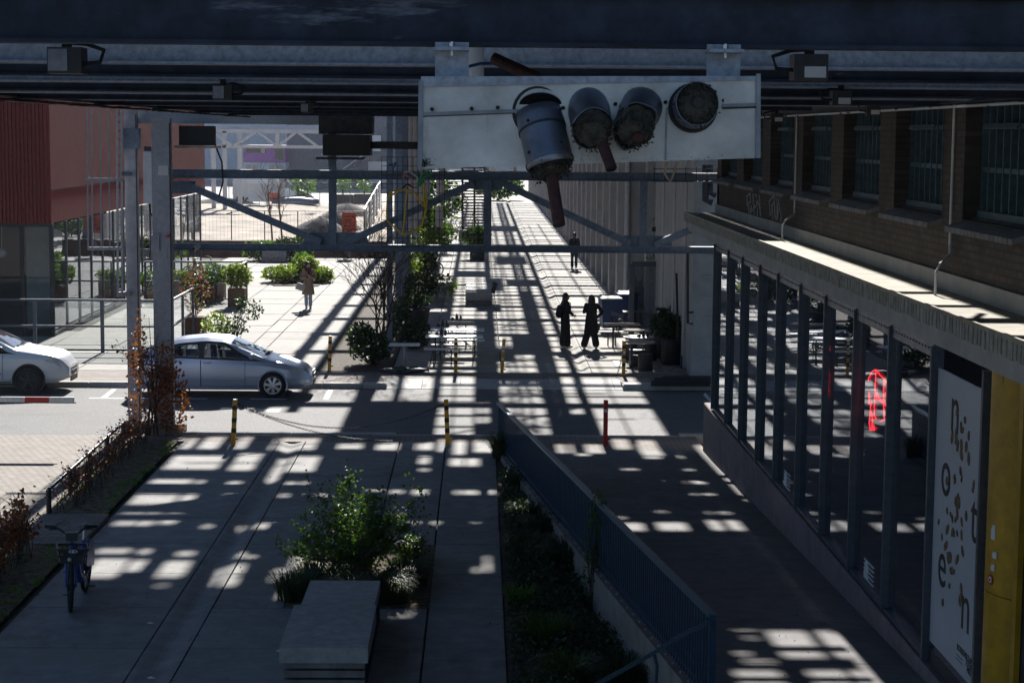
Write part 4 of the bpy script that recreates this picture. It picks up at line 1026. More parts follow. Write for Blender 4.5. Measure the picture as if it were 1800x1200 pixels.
MB().tube([(xc+.35,49.5,6.8),(xc+.35,49.5,2.0),(xc+.35,49.3,1.9),(xc+.6,49.3,1.9)], .045, 8).build("downpipe", 'black', wb) if False else None
MB().bar(P(1189,480,51), P(1192,600,51), .06, .06, up=(0,1,0)).build("pole", 'black', wb)
MB().tube([P(1209,445,49.4), P(1209,568,49.4), P(1218,569,49.4)], .035, 8).build("handrail", 'black', wb); MB().bar(P(1209,549,49.4), P(1219,549,49.4), .05, .05).build("handrail", 'black', wb)
MB().tube([P(1240,290,48.9), P(1240,352,48.9), P(1252,356,48.9)], .09, 10).build("drain_pipe", 'darksteel', wb); MB().tube([P(1249,290,48.9), P(1249,340,48.9), P(1258,344,48.9)], .07, 10).build("drain_pipe", 'darksteel', wb)
MB().bar(P(1146,403,60.3), P(1186,404,60.3), .1, .15).build("ledge", 'darksteel', wb)
# ------------------------------------------------------------------ red building on the left
rb = thing("red_building", (-13.3, 58.6, 0), "red ribbed building with a glazed ground floor on the left", "building")
XR, YR, ZR = -13.35, 58.6, 3.57
MB().box(-34, XR, YR, 91.5, ZR, 12).build("upper_storey", 'redclad', rb)
mb = MB(); x = -34
while x < XR-.1: mb.box(x, x+.055, YR-.09, YR, ZR-.02, 12); x += .12
mb.build("rib", 'redclad', rb)
MB().box(-34, XR+.002, YR-.015, YR-.001, 4.6, 4.62).build("panel_joint", 'interior', rb); MB().box(XR, XR+.006, YR, 91.4, 4.6, 4.62).build("panel_joint", 'interior', rb)
MB().box(-34, XR+.03, YR-.03, YR+.03, ZR-.12, ZR-.02).build("soffit_trim", 'black', rb)
for k in range(17):
    y0 = YR+.1+k*1.95; MB().box(XR-.04, XR+.03, y0-.04, y0+.04, 0, ZR-.02).build("mullion", 'frame', rb)
    if k < 16:
        o = MB().box(XR-.02, XR-.008, y0+.04, y0+1.91, .08, ZR-.05).build("pane", 'glassred', rb)
        MB().box(XR-.03, XR+.02, y0+.04, y0+1.91, 0, .08).build("bottom_rail", 'frame', o)
for x0 in (-20.5, -17.4, -14.3):
    o = MB().box(x0+.04, x0+.97 if x0 > -15 else x0+3.02, YR+.1, YR+.112, .08, ZR-.14).build("pane", 'glassclear', rb); MB().box(x0-.04, x0+.04, YR+.05, YR+.16, 0, ZR-.12).build("mullion", 'black', rb)
MB().box(XR-.09, XR+.03, YR+.02, YR+.14, 0, ZR-.12).build("corner_post", 'black', rb)
a, b = P(47,500,YR+2.2), P(95,500,YR+2.2)
MB().box(a.x, b.x, YR+2.2, YR+2.8, 0, ZR).build("inner_column", 'intpale', rb)
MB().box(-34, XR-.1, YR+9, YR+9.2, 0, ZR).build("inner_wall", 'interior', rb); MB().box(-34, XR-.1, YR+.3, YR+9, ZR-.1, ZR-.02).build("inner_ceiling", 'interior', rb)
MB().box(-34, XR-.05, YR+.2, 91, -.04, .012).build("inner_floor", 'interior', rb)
MB().box(P(36,0,YR+3).x-1.2, P(36,0,YR+3).x, YR+3, YR+3.3, 0, ZR).build("inner_wall", 'interior', rb)
t = thing("pendant_lamp", P(5,445,YR+1.5), "white globe lamp hanging inside the red building's corner window", "lamp")
MB().ell(P(3,445,YR+1.5), (.16,.16,.16)).build("globe", 'whiteobj', t, True); MB().cyl(P(3,437,YR+1.5), P(3,398,YR+1.5), .012, 6).build("cord", 'whiteobj', t)
# ------------------------------------------------------------------ far-off buildings
YV = 212
t = thing("container_stack", G(465, 337), "purple container stacked on a pale blue one beyond the building site", "containers")
a, b = P(428,285,YV), P(502,330,YV)
o = MB().box(a.x, b.x, YV, YV+6, 0, a.z-.05).build("lower_container", 'paleblue', t)
mb = MB(); k = 0
while a.x+k*.45 < b.x: mb.box(a.x+k*.45, a.x+k*.45+.22, YV-.06, YV, .3, a.z-.1); k += 1
mb.build("rib", 'paleblue', o)
for px in (432,444,474,486): q = P(px,288,YV); MB().box(q.x, q.x+.55, YV-.1, YV-.05, q.z-1.9, q.z-.1).build("window", 'wood', o)
z2 = P(0,252,YV).z; o = MB().box(a.x, b.x, YV, YV+6, a.z, z2).build("upper_container", 'purple', t)
q0, q1 = P(431,260,YV), P(467,269,YV); MB().box(q0.x, q1.x, YV-.1, YV-.02, q1.z, q0.z).build("window", 'glassdark', o); q0, q1 = P(484,260,YV), P(499,281,YV); MB().box(q0.x, q1.x, YV-.1, YV-.02, q1.z, q0.z).build("window", 'glassdark', o)
q0, q1 = P(459,260,YV), P(466,269,YV); MB().box(q0.x, q1.x, YV-.14, YV-.1, q1.z, q0.z).build("window_glow", 'wood', o)
t = thing("navy_building", G(600, 334), "dark blue grey building with an outside stair beyond the building site", "building")
a, b = P(504,225,YV+4), P(700,330,YV+4)
MB().box(a.x, b.x, YV+4, YV+14, 0, 9).build("wall", 'navy', t)
mb = MB()
for k in range(40): mb.box(a.x+k*.32, a.x+k*.32+.1, YV+3.95, YV+4, 0, 9)
mb.build("cladding_rib", 'navy', t)
q0, q1 = P(647,284,YV+3.9), P(682,303,YV+3.9); o = MB().box(q0.x, q1.x, YV+3.9, YV+3.98, q1.z-1.2, q0.z).build("window", 'whiteobj', t)
for k in range(10): q = P(600+k*4, 302-k*2.8, YV+2.5); MB().box(q.x, q.x+.4, YV+2, YV+3.4, q.z-.12, q.z).build("stair_step", 'darksteel', t)
MB().bar(P(603,297,YV+2), P(642,270,YV+2), .06, .08).build("stair_rail", 'whiteobj', t); MB().bar(P(565,272,YV+2), P(585,266,YV+2), .2, .12).build("ledge", 'whiteobj', t)
a, b = P(640,238,YV+1), P(668,266,YV+1)
MB().box(a.x, b.x, YV+1, YV+3, b.z, a.z).build("wall_panel", 'paleblue', t)
MB().box(P(500,0,YV+30).x, P(705,0,YV+30).x, YV+30, YV+40, 0, 16).build("rear_wall", 'paleblue', t)
t = thing("long_hall", G(400, 330), "long pale grey hall far behind the building site", "building")
MB().box(-120, -21, 250, 262, 0, 17).build("wall", 'paleblue', t)
mb = MB(); 
for k in range(9): mb.box(-60+k*2.4, -58.4+k*2.4, 249.9, 250, 1, 3.4)
mb.build("window", 'glassdark', t)
# far white truss bridge
t = thing("far_truss_bridge", G(470, 372, 0), "pale steel truss bridge on thin columns far behind the building site", "bridge")
YW = 150
zb_, zt_ = P(470,258,YW).z, P(470,231,YW).z
for z, h in ((zb_,.24),(zt_,.3)): MB().bar((P(372,250,YW).x, YW, z), (P(572,250,YW).x, YW, z), .3, h).build("chord", 'whiteobj', t)
nodes = [372,410,452,488,522,560]
for i in range(len(nodes)-1):
    za, zc = (zt_, zb_) if i % 2 == 0 else (zb_, zt_)
    MB().bar((P(nodes[i],250,YW).x, YW-.1, za), (P(nodes[i+1],250,YW).x, YW-.1, zc), .2, .2).build("diagonal", 'whiteobj', t)
MB().bar((P(488,250,YW).x,YW,zb_),(P(488,250,YW).x,YW,zt_),.3,.5,up=(0,1,0)).build("post", 'whiteobj', t)
for px in (395, 421, 376): MB().bar((P(px,300,YW).x, YW+.2*(px-395)/20, 0), (P(px,300,YW).x, YW+.2*(px-395)/20, zt_), .32, .3, up=(0,1,0)).build("column", 'whiteobj', t)
MB().box(P(372,0,YW).x, P(572,0,YW).x, YW+.4, YW+4, zt_, zt_+.5).build("deck", 'paleblue', t)
# end of the street
t = thing("end_building", G(880, 300), "pale low building closing the far end of the street", "building")
MB().box(-12, 26, 330, 345, 0, 12).build("wall", 'fin', t)
mb = MB()
for k in range(9): mb.box(-11+k*4, -8.5+k*4, 329.9, 330, 1, 3)
mb.build("window", 'glassdark', t)
struct(MB().box(-20, 40, 213, 330, -.3, .0), "far_pavement", 'slabfar')
# ------------------------------------------------------------------ cars
def lerp_tab(tab, x):
    if x <= tab[0][0]: return tab[0][1]
    for (a, va), (b, vb) in zip(tab, tab[1:]):
        if x <= b:
            t = (x-a)/(b-a); return va+(vb-va)*t
    return tab[-1][1]
def smooth_tab(tab, x, w=.10):
    return sum(lerp_tab(tab, x+w*(k-3)/3) for k in range(7))/7
def car(name, label, loc, rz_, paint, top, belt, halfw, bottom, gh, wheels, wr, L0, L1, ss, doors, wind, spokes, group=None, trim=None):
    """x forward; top = roof/hood centre line, belt = shoulder line, gh = greenhouse (x0,x1)"""
    t = thing(name, loc, label, "car", group, rz_)
    def sec(x):
        zt, zb, w, z0 = smooth_tab(top, x), smooth_tab(belt, x), smooth_tab(halfw, x), smooth_tab(bottom, x, .05)
        zb = min(zb, zt-.03); g = max(0, min(1, (zt-zb)/.42))
        return [(0, z0), (w-.10, z0), (w-.02, z0+.10), (w+.005, (z0+zb)/2), (w-.005, zb-.10), (w-.045, zb),
                (w-.055-.16*g, zt-.03-.07*g), (w-.20-.20*g, zt-.012-.012*g), ((w-.2)*.5, zt-.003), (0, zt)]
    def surf(x, v, off=0.0, side=-1):
        pts = sec(x); i = min(len(pts)-2, int(v)); f = v-i
        y = pts[i][0]+(pts[i+1][0]-pts[i][0])*f; z = pts[i][1]+(pts[i+1][1]-pts[i][1])*f
        dy, dz = pts[i+1][0]-pts[i][0], pts[i+1][1]-pts[i][1]; l = math.hypot(dy, dz) or 1
        return Vector((x, side*(y+off*dz/l), z-off*dy/l))
    n = 150; m = 40; mb = MB(); nv = 9*6
    xs = [L0+(L1-L0)*i/n for i in range(n+1)]
    for side in (-1, 1):
        b = len(mb.v)
        for x in xs:
            for k in range(nv+1): mb.v.append(surf(x, k/6, 0, side))
        for i in range(n):
            for k in range(nv):
                a = b+i*(nv+1)+k; c = (mb.v[a]+mb.v[a+nv+2])*.5
                vm = (k+.5)/6
                if 5.1 < vm < 5.9 and gh[0]+.02+gh[2]*(vm-5) < c.x < gh[1]-.02-gh[3]*(vm-5): continue
                if vm > 6.3 and wind[0]+.03 < c.x < wind[1]-.03: continue
                if k < nv*.56 and any((c.x-wx)**2+(c.z-wr)**2 < (wr*1.14)**2 for wx in wheels) : continue
                mb.f.append((a, a+nv+1, a+nv+2, a+1))
    for i in (0, n):
        b1, b2 = i*(nv+1), (n+1)*(nv+1)+i*(nv+1)
        for k in range(nv): mb.f.append((b1+k, b1+k+1, b2+k+1, b2+k))
    body = mb.build("body", paint, t, True, world=False)
    def patch(nm, m_, x0f, x1f, v0, v1, off, par=body, nx=24, nvv=8, side=-1, lab=None):
        q = MB()
        for i in range(nx+1):
            for k in range(nvv+1):
                v = v0+(v1-v0)*k/nvv; a, b = x0f(v), x1f(v); q.v.append(surf(a+(b-a)*i/nx, v, off, side))
        for i in range(nx):
            for k in range(nvv): a = i*(nvv+1)+k; q.f.append((a, a+nvv+1, a+nvv+2, a+1))
        return q.build(nm, m_, par, True, world=False)
    C = lambda c: (lambda v: c)
    for side in (-1, 1):
        # dark surround of the side glass, then each window
        def fx(c, k): return lambda v: c + k*(v-5)
        patch("window_surround", 'plastic', fx(gh[0]-.03, gh[2]), fx(gh[1]+.03, -gh[3]), 5.0, 5.12, .005, side=side)
        patch("window_surround", 'plastic', fx(gh[0]-.03, gh[2]), fx(gh[1]+.03, -gh[3]), 5.86, 6.02, .005, side=side)
        for (a1, b1, c1, d1), (a2, b2, c2, d2) in zip(ss, ss[1:]): patch("door_pillar", 'plastic', fx(b1-.02, -d1), fx(a2+.02, c2), 5.0, 6.0, .006, side=side, nx=4)
        patch("door_pillar", 'plastic', fx(gh[0]-.03, gh[2]), fx(ss[0][0]+.02, ss[0][2]), 5.0, 6.0, .006, side=side, nx=4)
        patch("door_pillar", 'plastic', fx(ss[-1][1]-.02, -ss[-1][3]), fx(gh[1]+.03, -gh[3]), 5.0, 6.0, .006, side=side, nx=4)
        for (a, b, ka, kb) in ss: patch("side_window", 'carglass', fx(a, ka), fx(b, -kb), 5.10, 5.88, .009, side=side)
        for (a, b) in doors:
            d = patch("door", paint, C(a), C(b), 1.95, 4.98, .006, par=t, side=side)
            gb_ = MB()
            for xx in (a, b): gb_.tube([surf(xx, v/4, .004, side) for v in range(8, 20)], .006, 5)
            gb_.build("door_gap", 'black', d, world=False)
            h = MB(); p = surf(a+.18 if False else (a+.17), 4.15, .02, side); h.ell(p, (.11,.018,.022), 10, 6); h.build("handle", paint, d, True, world=False)
            MB().tube([surf(a+.03+ (b-a-.06)*k/8, 2.55, .010, side) for k in range(9)], .012, 6).build("rub_strip", trim or paint, d, True, world=False)
        MB().tube([surf(a_, 1.35, .004, side) for a_ in [wheels[1]+wr*1.3+ (wheels[0]-wheels[1]-2.6*wr)*k/10 for k in range(11)]], .016, 6).build("sill_trim", trim or paint, t, True, world=False)
        for wx in wheels:
            w = surf(wx, 3, 0, side).y
            MB().torus((wx, w*1.0, wr), wr*1.13, .022, 'Y', 30, 6, -.12*PI, 1.12*PI).build("arch_lip", trim or paint, t, True, world=False)
            MB().cyl((wx, w*.55, wr), (wx, w*.93, wr), wr*1.14, 28).build("wheel_well", 'black', t, world=False)
            wh = MB(); rg = []
            for (yy, rr_) in ((-.10,wr*.66),(-.105,wr*.90),(-.07,wr*1.0),(.07,wr*1.0),(.10,wr*.9),(.10,wr*.6)):
                rg.append([(wx+rr_*math.cos(2*PI*k/36), w*.965 + (yy if side > 0 else -yy)*-1 * -1 - side*.06, wr+rr_*math.sin(2*PI*k/36)) for k in range(36)])
            wo = wh.loft(rg).build("wheel", 'rubber', t, True, world=False)
            yo = w*.965 - side*.06 + side*.108
            rim = MB(); rim.torus((wx, yo, wr), wr*.66, .016, 'Y', 30, 6)
            rim.cyl((wx, yo-side*.02, wr), (wx, yo+side*.012, wr), wr*.17, 14)
            for k in range(spokes):
                a = 2*PI*k/spokes+.3; rim.add([(wx+wr*(.12*math.cos(a)+q*.10*-math.sin(a)), yo-side*.01, wr+wr*(.12*math.sin(a)+q*.10*math.cos(a))) for q in (-1,1)] +
                        [(wx+wr*(.66*math.cos(a)+q*.15*-math.sin(a)), yo, wr+wr*(.66*math.sin(a)+q*.15*math.cos(a))) for q in (1,-1)] +
                        [(wx+wr*(.12*math.cos(a)+q*.07*-math.sin(a)), yo+side*.018, wr+wr*(.12*math.sin(a)+q*.07*math.cos(a))) for q in (-1,1)] +
                        [(wx+wr*(.66*math.cos(a)+q*.11*-math.sin(a)), yo+side*.012, wr+wr*(.66*math.sin(a)+q*.11*math.cos(a))) for q in (1,-1)],
                        [(0,1,2,3),(4,5,6,7),(0,4,5,1),(1,5,6,2),(2,6,7,3),(3,7,4,0)])
            rim.build("rim", 'alloy' if spokes > 5 else 'plastic', wo, False, world=False)
            MB().cyl((wx, yo-side*.05, wr), (wx, yo-side*.04, wr), wr*.64, 24).build("rim_back", 'black', wo, world=False)
        # mirror
        mx = gh[1]-.33; p = surf(mx, 5.0, .10, side); q = MB(); q.ell(p+Vector((0,0,.07)), (.07,.10,.075), 12, 8)
        q.build("mirror", trim or paint, t, True, world=False)
        patch("headlamp", 'lamp', lambda v: wind[2]-.42+.10*(v-4), lambda v: wind[2]-.04-.06*(v-4), 3.9, 5.4, .007, par=t, side=side)
        patch("windscreen", 'windscreen', C(wind[0]), C(wind[1]), 6.25, 8.999, .006, par=t, side=side)
        patch("rear_window", 'carglass', C(L0+.18), C(gh[0]+.15), 6.3, 8.999, .006, par=t, side=side)
        patch("tail_lamp", 'red', C(L0+.03), C(L0+.16), 3.6, 4.9, .006, par=t, side=side)
    # nose: grille, lower bumper, plate, wipers
    xg = L1; zn = smooth_tab(belt, xg); wn = smooth_tab(halfw, xg)
    MB().box(xg-.02, xg+.012, -wn*.62, wn*.62, .27, .40).build("lower_grille", 'black', t, world=False); MB().box(xg-.02, xg+.012, -wn*.5, wn*.5, .56, .62).build("grille", 'black', t, world=False)
    MB().box(xg+.008, xg+.022, -.26, .26, .43, .54).build("number_plate", 'plastic', t, world=False)
    MB().box(L0-.02, L0+.02, -.26, .26, .60, .71).build("number_plate", 'yellow', t, world=False)
    wp = MB()
    for yy in (-.45, .1): wp.tube([Vector((wind[1]+.03, yy+.5, smooth_tab(top, wind[1]+.03)+.012)), Vector((wind[1]-.05, yy, smooth_tab(top, wind[1]-.05)+.02))], .012, 5)
    wp.build("wiper", 'black', t, world=False)
    MB().box(gh[0]+.1, .95, -.74, .74, .42, .46).build("cabin_floor", 'interior', t, world=False)
    MB().obox((gh[1]-.22, 0, .86), (.4,1.4,.16)).build("dashboard", 'interior', t, world=False)
    MB().box(L0+.7, L1-.9, -.6, .6, .18, .30).build("underbody", 'black', t, world=False)
    # seats seen through the glass
    st = MB()
    for xx in (.05, -.95):
        for yy in (-.36, .36):
            st.obox((xx-.05, yy, .78), (.14,.46,.60), (0,-.2,0)); st.obox((xx+.2, yy, .48), (.5,.46,.14)); st.obox((xx-.14, yy, 1.17), (.08,.24,.16))
    st.build("seats", 'interior', t, world=False)
    return t
# silver hatchback parked at the far kerb
cw = G(480, 698.5, -.1); 
car("hatchback_car", "silver hatchback parked at the far kerb behind the big grey column", (cw.x-1.40, cw.y+.76, -.1), 0, 'carsilver',
    top=[(-2.12,.86),(-1.95,1.10),(-1.45,1.30),(-.9,1.43),(-.25,1.49),(.25,1.455),(.75,1.24),(1.25,.985),(1.7,.88),(2.1,.75),(2.28,.62),(2.35,.50)],
    belt=[(-2.12,.84),(-1.9,.98),(-.8,.97),(.4,.93),(1.2,.90),(1.8,.80),(2.2,.66),(2.35,.48)],
    halfw=[(-2.12,.62),(-1.95,.76),(-1.4,.85),(0,.862),(1.2,.855),(1.8,.80),(2.15,.70),(2.35,.50)],
    bottom=[(-2.12,.36),(-1.8,.22),(-.8,.19),(1,.19),(2.0,.22),(2.35,.30)],
    gh=(-1.62,1.22,.30,1.02), wheels=(1.40,-1.30), wr=.315, L0=-2.12, L1=2.35,
    ss=[(-1.48,-.42,.26,.04),(-.32,.96,.04,.86)], doors=[(-1.22,-.38),(-.37,.72)], wind=(.36,1.22,2.25), spokes=7)
cw = G(52, 692, -.1)
car("crossover_car", "white crossover driving in at the left edge behind the red and white barrier", (cw.x-1.42, cw.y+.82, -.1), 0, 'carwhite',
    top=[(-2.2,1.05),(-1.95,1.40),(-1.2,1.60),(-.3,1.65),(.1,1.62),(.6,1.42),(1.12,1.12),(1.5,1.06),(2.0,.98),(2.25,.85),(2.36,.6)],
    belt=[(-2.2,1.0),(-1.5,1.08),(0,1.02),(1.1,1.0),(1.7,.97),(2.1,.88),(2.36,.55)],
    halfw=[(-2.2,.70),(-1.9,.84),(-1.2,.90),(1.2,.90),(1.8,.86),(2.15,.76),(2.36,.56)],
    bottom=[(-2.2,.42),(-1.8,.27),(1.6,.25),(2.1,.28),(2.36,.38)],
    gh=(-1.7,1.08,.25,.80), wheels=(1.42,-1.30), wr=.35, L0=-2.2, L1=2.36,
    ss=[(-1.55,-.48,.2,.04),(-.38,.86,.04,.72)], doors=[(-1.30,-.43),(-.42,.78)], wind=(.22,1.10,2.25), spokes=5, trim='plastic')
# red and white barrier arm
tip = P(130,702,37.9); bl = thing("barrier_arm", (tip.x-3, 37.9, tip.z), "red and white barrier arm reaching in from the left edge over the road", "barrier")
x = tip.x; k = 0
segs = [(P(87,700,37.9).x, tip.x, 'white'), (P(44,700,37.9).x, P(87,700,37.9).x, 'red'), (P(0,700,37.9).x, P(44,700,37.9).x, 'white'), (P(0,700,37.9).x-.6, P(0,700,37.9).x, 'red'), (P(0,700,37.9).x-2.4, P(0,700,37.9).x-.6, 'white')]
for a, b, m_ in segs: MB().rbox(a, b, 37.86, 37.94, tip.z-.055, tip.z+.05, .012).build("arm_segment", m_, bl)
MB().box(P(0,700,37.9).x-2.4, tip.x+.04, 37.87, 37.93, tip.z-.075, tip.z-.056).build("rubber_edge", 'rubber', bl)
MB().rbox(P(0,700,37.9).x-2.8, P(0,700,37.9).x-2.35, 37.7, 38.1, -.05, tip.z+.15, .03).build("post", 'yellow', bl)
# ------------------------------------------------------------------ white van and rowing boat by the building site
vo = P(480, 361, 166); v0, v1 = P(412,361,166).x, P(546,361,166).x; sc = (v1-v0)/6.9
vt = thing("delivery_van", (v0, 166, .02), "white delivery van parked beyond the building site fence", "van")
prof = [(0,.4),(0,2.45),(.1,2.6),(4.5,2.62),(4.75,2.55),(5.75,1.45),(6.6,1.15),(6.85,.95),(6.9,.45),(6.4,.35),(.3,.35)]
mb = MB(); mb.prism([(x*sc, z) for x, z in prof], 'Y', -.95, .95); mb.build("body", 'carwhite', vt, world=False)
for xx in (1.4, 5.6):
    o = MB().cyl((xx*sc,-.99,.36),(xx*sc,-.72,.36),.36,20).build("wheel", 'rubber', vt, world=False); MB().cyl((xx*sc,-1.0,.36),(xx*sc,-.98,.36),.2,14).build("rim", 'alloy', o, world=False)
mb = MB(); mb.prism([(4.55*sc,1.5),(4.55*sc,2.25),(4.8*sc,2.25),(5.5*sc,1.5)], 'Y', -.965, -.955); mb.build("side_window", 'glassdark', vt, world=False)
mb = MB(); mb.add([(4.8*sc,-.8,2.55),(4.8*sc,.8,2.55),(5.72*sc,.85,1.5),(5.72*sc,-.85,1.5),(4.78*sc,-.8,2.53),(4.78*sc,.8,2.53),(5.70*sc,.85,1.48),(5.70*sc,-.85,1.48)],[(0,1,2,3),(4,7,6,5)]); mb.build("windscreen", 'glassdark', vt, world=False)
MB().box(-.02,.02,-.97,-.80,.95,1.5).build("tail_lamp", 'red', vt, world=False); MB().box(.3,1.0,-.965,-.955,.35,.75).build("bumper_panel", 'darksteel', vt, world=False)
mb = MB().ell((5.35*sc,-1.1,1.5),(.1,.14,.18),10,6); mb.build("mirror", 'plastic', vt, world=False); MB().box(6.75*sc,6.87*sc,-.9,-.5,.8,1.05).build("headlamp", 'lamp', vt, world=False)
bo = P(520, 364, 160); t = thing("rowing_boat", (bo.x, 160, .3), "upturned grey rowing boat lying in front of the white van", "boat")
mb = MB(); rg = []
for i in range(13):
    u = i/12; w = .75*math.sin(PI*min(1,.12+u*.88))**.6; rg.append([(-2.0+4*u, w*math.cos(a), .06+.62*math.sin(a)*(.55+.45*math.sin(PI*u))) for a in [PI*k/10 for k in range(11)]])
mb.loft(rg, closed=False); o = mb.build("hull", 'duct', t, True, world=False)
MB().tube([(-2,0,.5),(0,0,.72),(2,0,.4)], .05, 6).build("keel", 'plastic', t, world=False)
# ------------------------------------------------------------------ bollards and chains
def bollard(name, label, loc, m_, band, seed=1, lean=(0,0), group="bollards along the road"):
    rr = random.Random(seed); t = thing(name, loc, label, "bollard", group)
    h = .95; MB().rbox(-.045,.045,-.045,.045,-.05,h,.008).build("post", m_, t, world=False)
    if band:
        for z in (.30,.52,.78): MB().box(-.048,.048,-.048,.048,z-.045,z+.045).build("black_band", 'black', t, world=False)
    else: MB().box(-.048,.048,-.048,.048,.70,.76).build("pale_band", 'sticker', t, world=False)
    MB().cyl((.03,-.02,.13),(.10,-.02,.13),.02,8).build("chain_eye", m_, t, world=False)
    t.rotation_euler = (lean[1], lean[0], 0); return t
def stickers(t, zs):
    for z in zs: MB().box(-.035,.03,-.053,-.05,z,z+.06).build("sticker", 'sticker', t, world=False)
B1 = G(410,781); B2 = G(787,781); B3 = G(1064,782)
bollard("bollard", "yellow and black bollard at the near kerb beside the brown-leaved beech", B1, 'yellow', True, 1, (.05,0))
bollard("bollard", "yellow and black bollard at the near kerb left of the blue railing", B2, 'yellow', True, 2, (-.04,0))
bollard("bollard", "red bollard at the top of the ramp right of the blue railing", B3, 'red', False, 3)
C1 = G(579,651); C2 = G(801,655); C3 = G(882,657); C4 = G(1096,660)
bollard("bollard", "yellow and black bollard across the road in front of the bare shrub", C1, 'yellow', True, 4, (.03,0))
stickers(bollard("bollard", "stickered yellow bollard across the road in front of the beer tables", C2, 'yellow', True, 5), (.58,.70,.84))
stickers(bollard("bollard", "tilted stickered yellow bollard in the middle of the street entrance", C3, 'yellow', False, 6, (.06,0)), (.38,.60,.72))
stickers(bollard("bollard", "yellow and black bollard by the black drum stools", C4, 'yellow', True, 7), (.6,))
def chain(name, label, a, b, sag, r=.011):
    t = thing(name, a, label, "chain", "chains between bollards"); n = int((b-a).length/.07); mb = MB()
    pts = []
    for i in range(n+1):
        u = i/n; p = a.lerp(b, u); p.z -= sag*4*u*(1-u); pts.append(p)
    for i in range(n):
        p, q = pts[i], pts[i+1]; d = (q-p); c_ = (p+q)/2; u = d.normalized(); s = (u.orthogonal() if i % 2 else u.cross(u.orthogonal())).normalized()
        ring = [c_ + u*math.cos(a_)*.045 + s*math.sin(a_)*.018 for a_ in [2*PI*k/8 for k in range(9)]]; mb.tube(ring, r*.55, 4, False)
    o = mb.build("links", 'darksteel', t); return t
up = Vector((0,0,.9))
chain("chain", "sagging chain between the two yellow bollards at the near kerb", B1+up, B2+up, .55)
chain("chain", "loose chain end falling from the near yellow bollard to the kerb", B1+up*.98, G(690,775,.05), .2)
chain("chain", "chain hanging from the bollard by the drum stools to the pavement", C4+up*.9, G(1083,662,.02), .1)
# ------------------------------------------------------------------ low rail at the hedge
def lowrail(label, a, b, n, h=.40):
    t = thing("low_rail", a, label, "railing", "low rails along the beech hedge"); a, b = Vector(a), Vector(b)
    mb = MB().tube([a+Vector((0,0,h-.06)), a+Vector((0,.03,h)), b+Vector((0,0,h))], .035, 10); mb.build("rail", 'bluerail', t, True)
    for i in range(n+1): p = a.lerp(b, i/n); MB().cyl(p+Vector((0,0,-.1)), p+Vector((0,0,h)), .045, 10).build("post", 'plastic', t)
lowrail("low black tube rail beside the clinker yard, ending at the grey columns", (-7.22,31.1,.04), (-7.35,38.4,.04), 4)
lowrail("low rail at the left edge of the picture nearest the camera", (-7.2,20.5,.04), (-7.2,28.3,.04), 4, .42)
# ------------------------------------------------------------------ blue ramp railing
rl = thing("ramp_railing", (.43,38.1,0), "dark blue barred railing climbing along the ramp above the planted bed", "railing")
def rp(y, h=0.0, off=0.0):
    x = .43+.096*(38.1-y)+off; return Vector((x, y, .039*(38.1-y)+h))
ya, yb = 38.1, 18.1
MB().bar(rp(ya,.93), rp(yb,.93), .09, .035).build("handrail", 'handrail', rl)
MB().bar(rp(ya,.12), rp(yb,.12), .05, .02).build("bottom_rail", 'bluerail', rl)
n = 150
hid = []
for i in range(100):
    y = yb + (ya-yb)*i/ n
    MB().bar(rp(y,.03), rp(y,.92), .014, .045, up=(0,1,0)).build("baluster", 'bluerail', rl)
mb = MB()
for i in range(100, n+1):
    y = yb + (ya-yb)*i/n; mb.bar(rp(y,.03), rp(y,.92), .014, .045, up=(0,1,0))
o = mb.build("baluster", 'bluerail', rl); o["kind"] = "stuff"
mb = MB()
for i in range(0, n+1, 3): y = yb+(ya-yb)*i/n; p = rp(y,.05,-.055); mb.cyl(p, p+Vector((-.02,0,0)), .013, 8)
o = mb.build("fixing_bolt", 'alloy', rl); o["kind"] = "stuff"
MB().bar(rp(yb,-.1), rp(yb,.945), .06, .09, up=(0,1,0)).build("end_post", 'bluerail', rl)
pe = rp(yb,.88); MB().tube([pe, pe+Vector((-.35,-.45,-.02)), P(1150,1146,17.2), P(1050,1202,16.4), P(940,1260,15.6)], .022, 10).build("lower_handrail", 'handrail', rl, True)
q = P(1150,1148,17.2); MB().tube([q, q+Vector((.03,0,-.12)), q+Vector((0,.02,-.7))], .016, 8).build("rail_support", 'bluerail', rl, True)
mb = MB()
secs = []
for k in range(11):
    y = 38.6-(38.6-6)*k/10; yy = max(y, 18.0); x = .43+.096*(38.1-yy); zt = max(.03, .039*(38.1-yy)+.02)
    secs.append([(x-.10,y,-.3),(x+.14,y,-.3),(x+.14,y,zt),(x-.10,y,zt)])
mb.loft(secs); o = mb.build("ramp_wall", 'wallconc'); tag(o, "low concrete retaining wall under the dark blue railing", "wall")
# ------------------------------------------------------------------ concrete bench in front, block bench in the street
bn = thing("concrete_bench", (-1.78,22.8,0), "large concrete slab bench in front of the planted bed, nearest the camera", "bench")
zb0 = .52
mb = MB(); mb.prism([(24.5,zb0-.16),(24.5,zb0-.02),(23.05,zb0),(23.0,zb0-.16)], 'X', -2.22, -1.29); mb.build("rear_slab", 'kerb', bn)
mb = MB(); mb.prism([(22.98,zb0-.2),(22.98,zb0+.035),(21.25,zb0+.0),(21.2,zb0-.02),(21.2,zb0-.2)], 'X', -2.29, -1.26); mb.build("front_slab", 'kerb', bn)
for k in range(3): MB().box(-2.25+.0*k, -1.30, 21.26, 24.4, .02+.11*k, .10+.11*k).build("course", 'wallconc', bn)
mb = MB()
for k in range(22): mb.box(-1.30, -1.285, 21.4+k*.135, 21.45+k*.135, 0, .33)
mb.build("side_slat", 'interior', bn)
a = G(818,537); b = G(865,537)
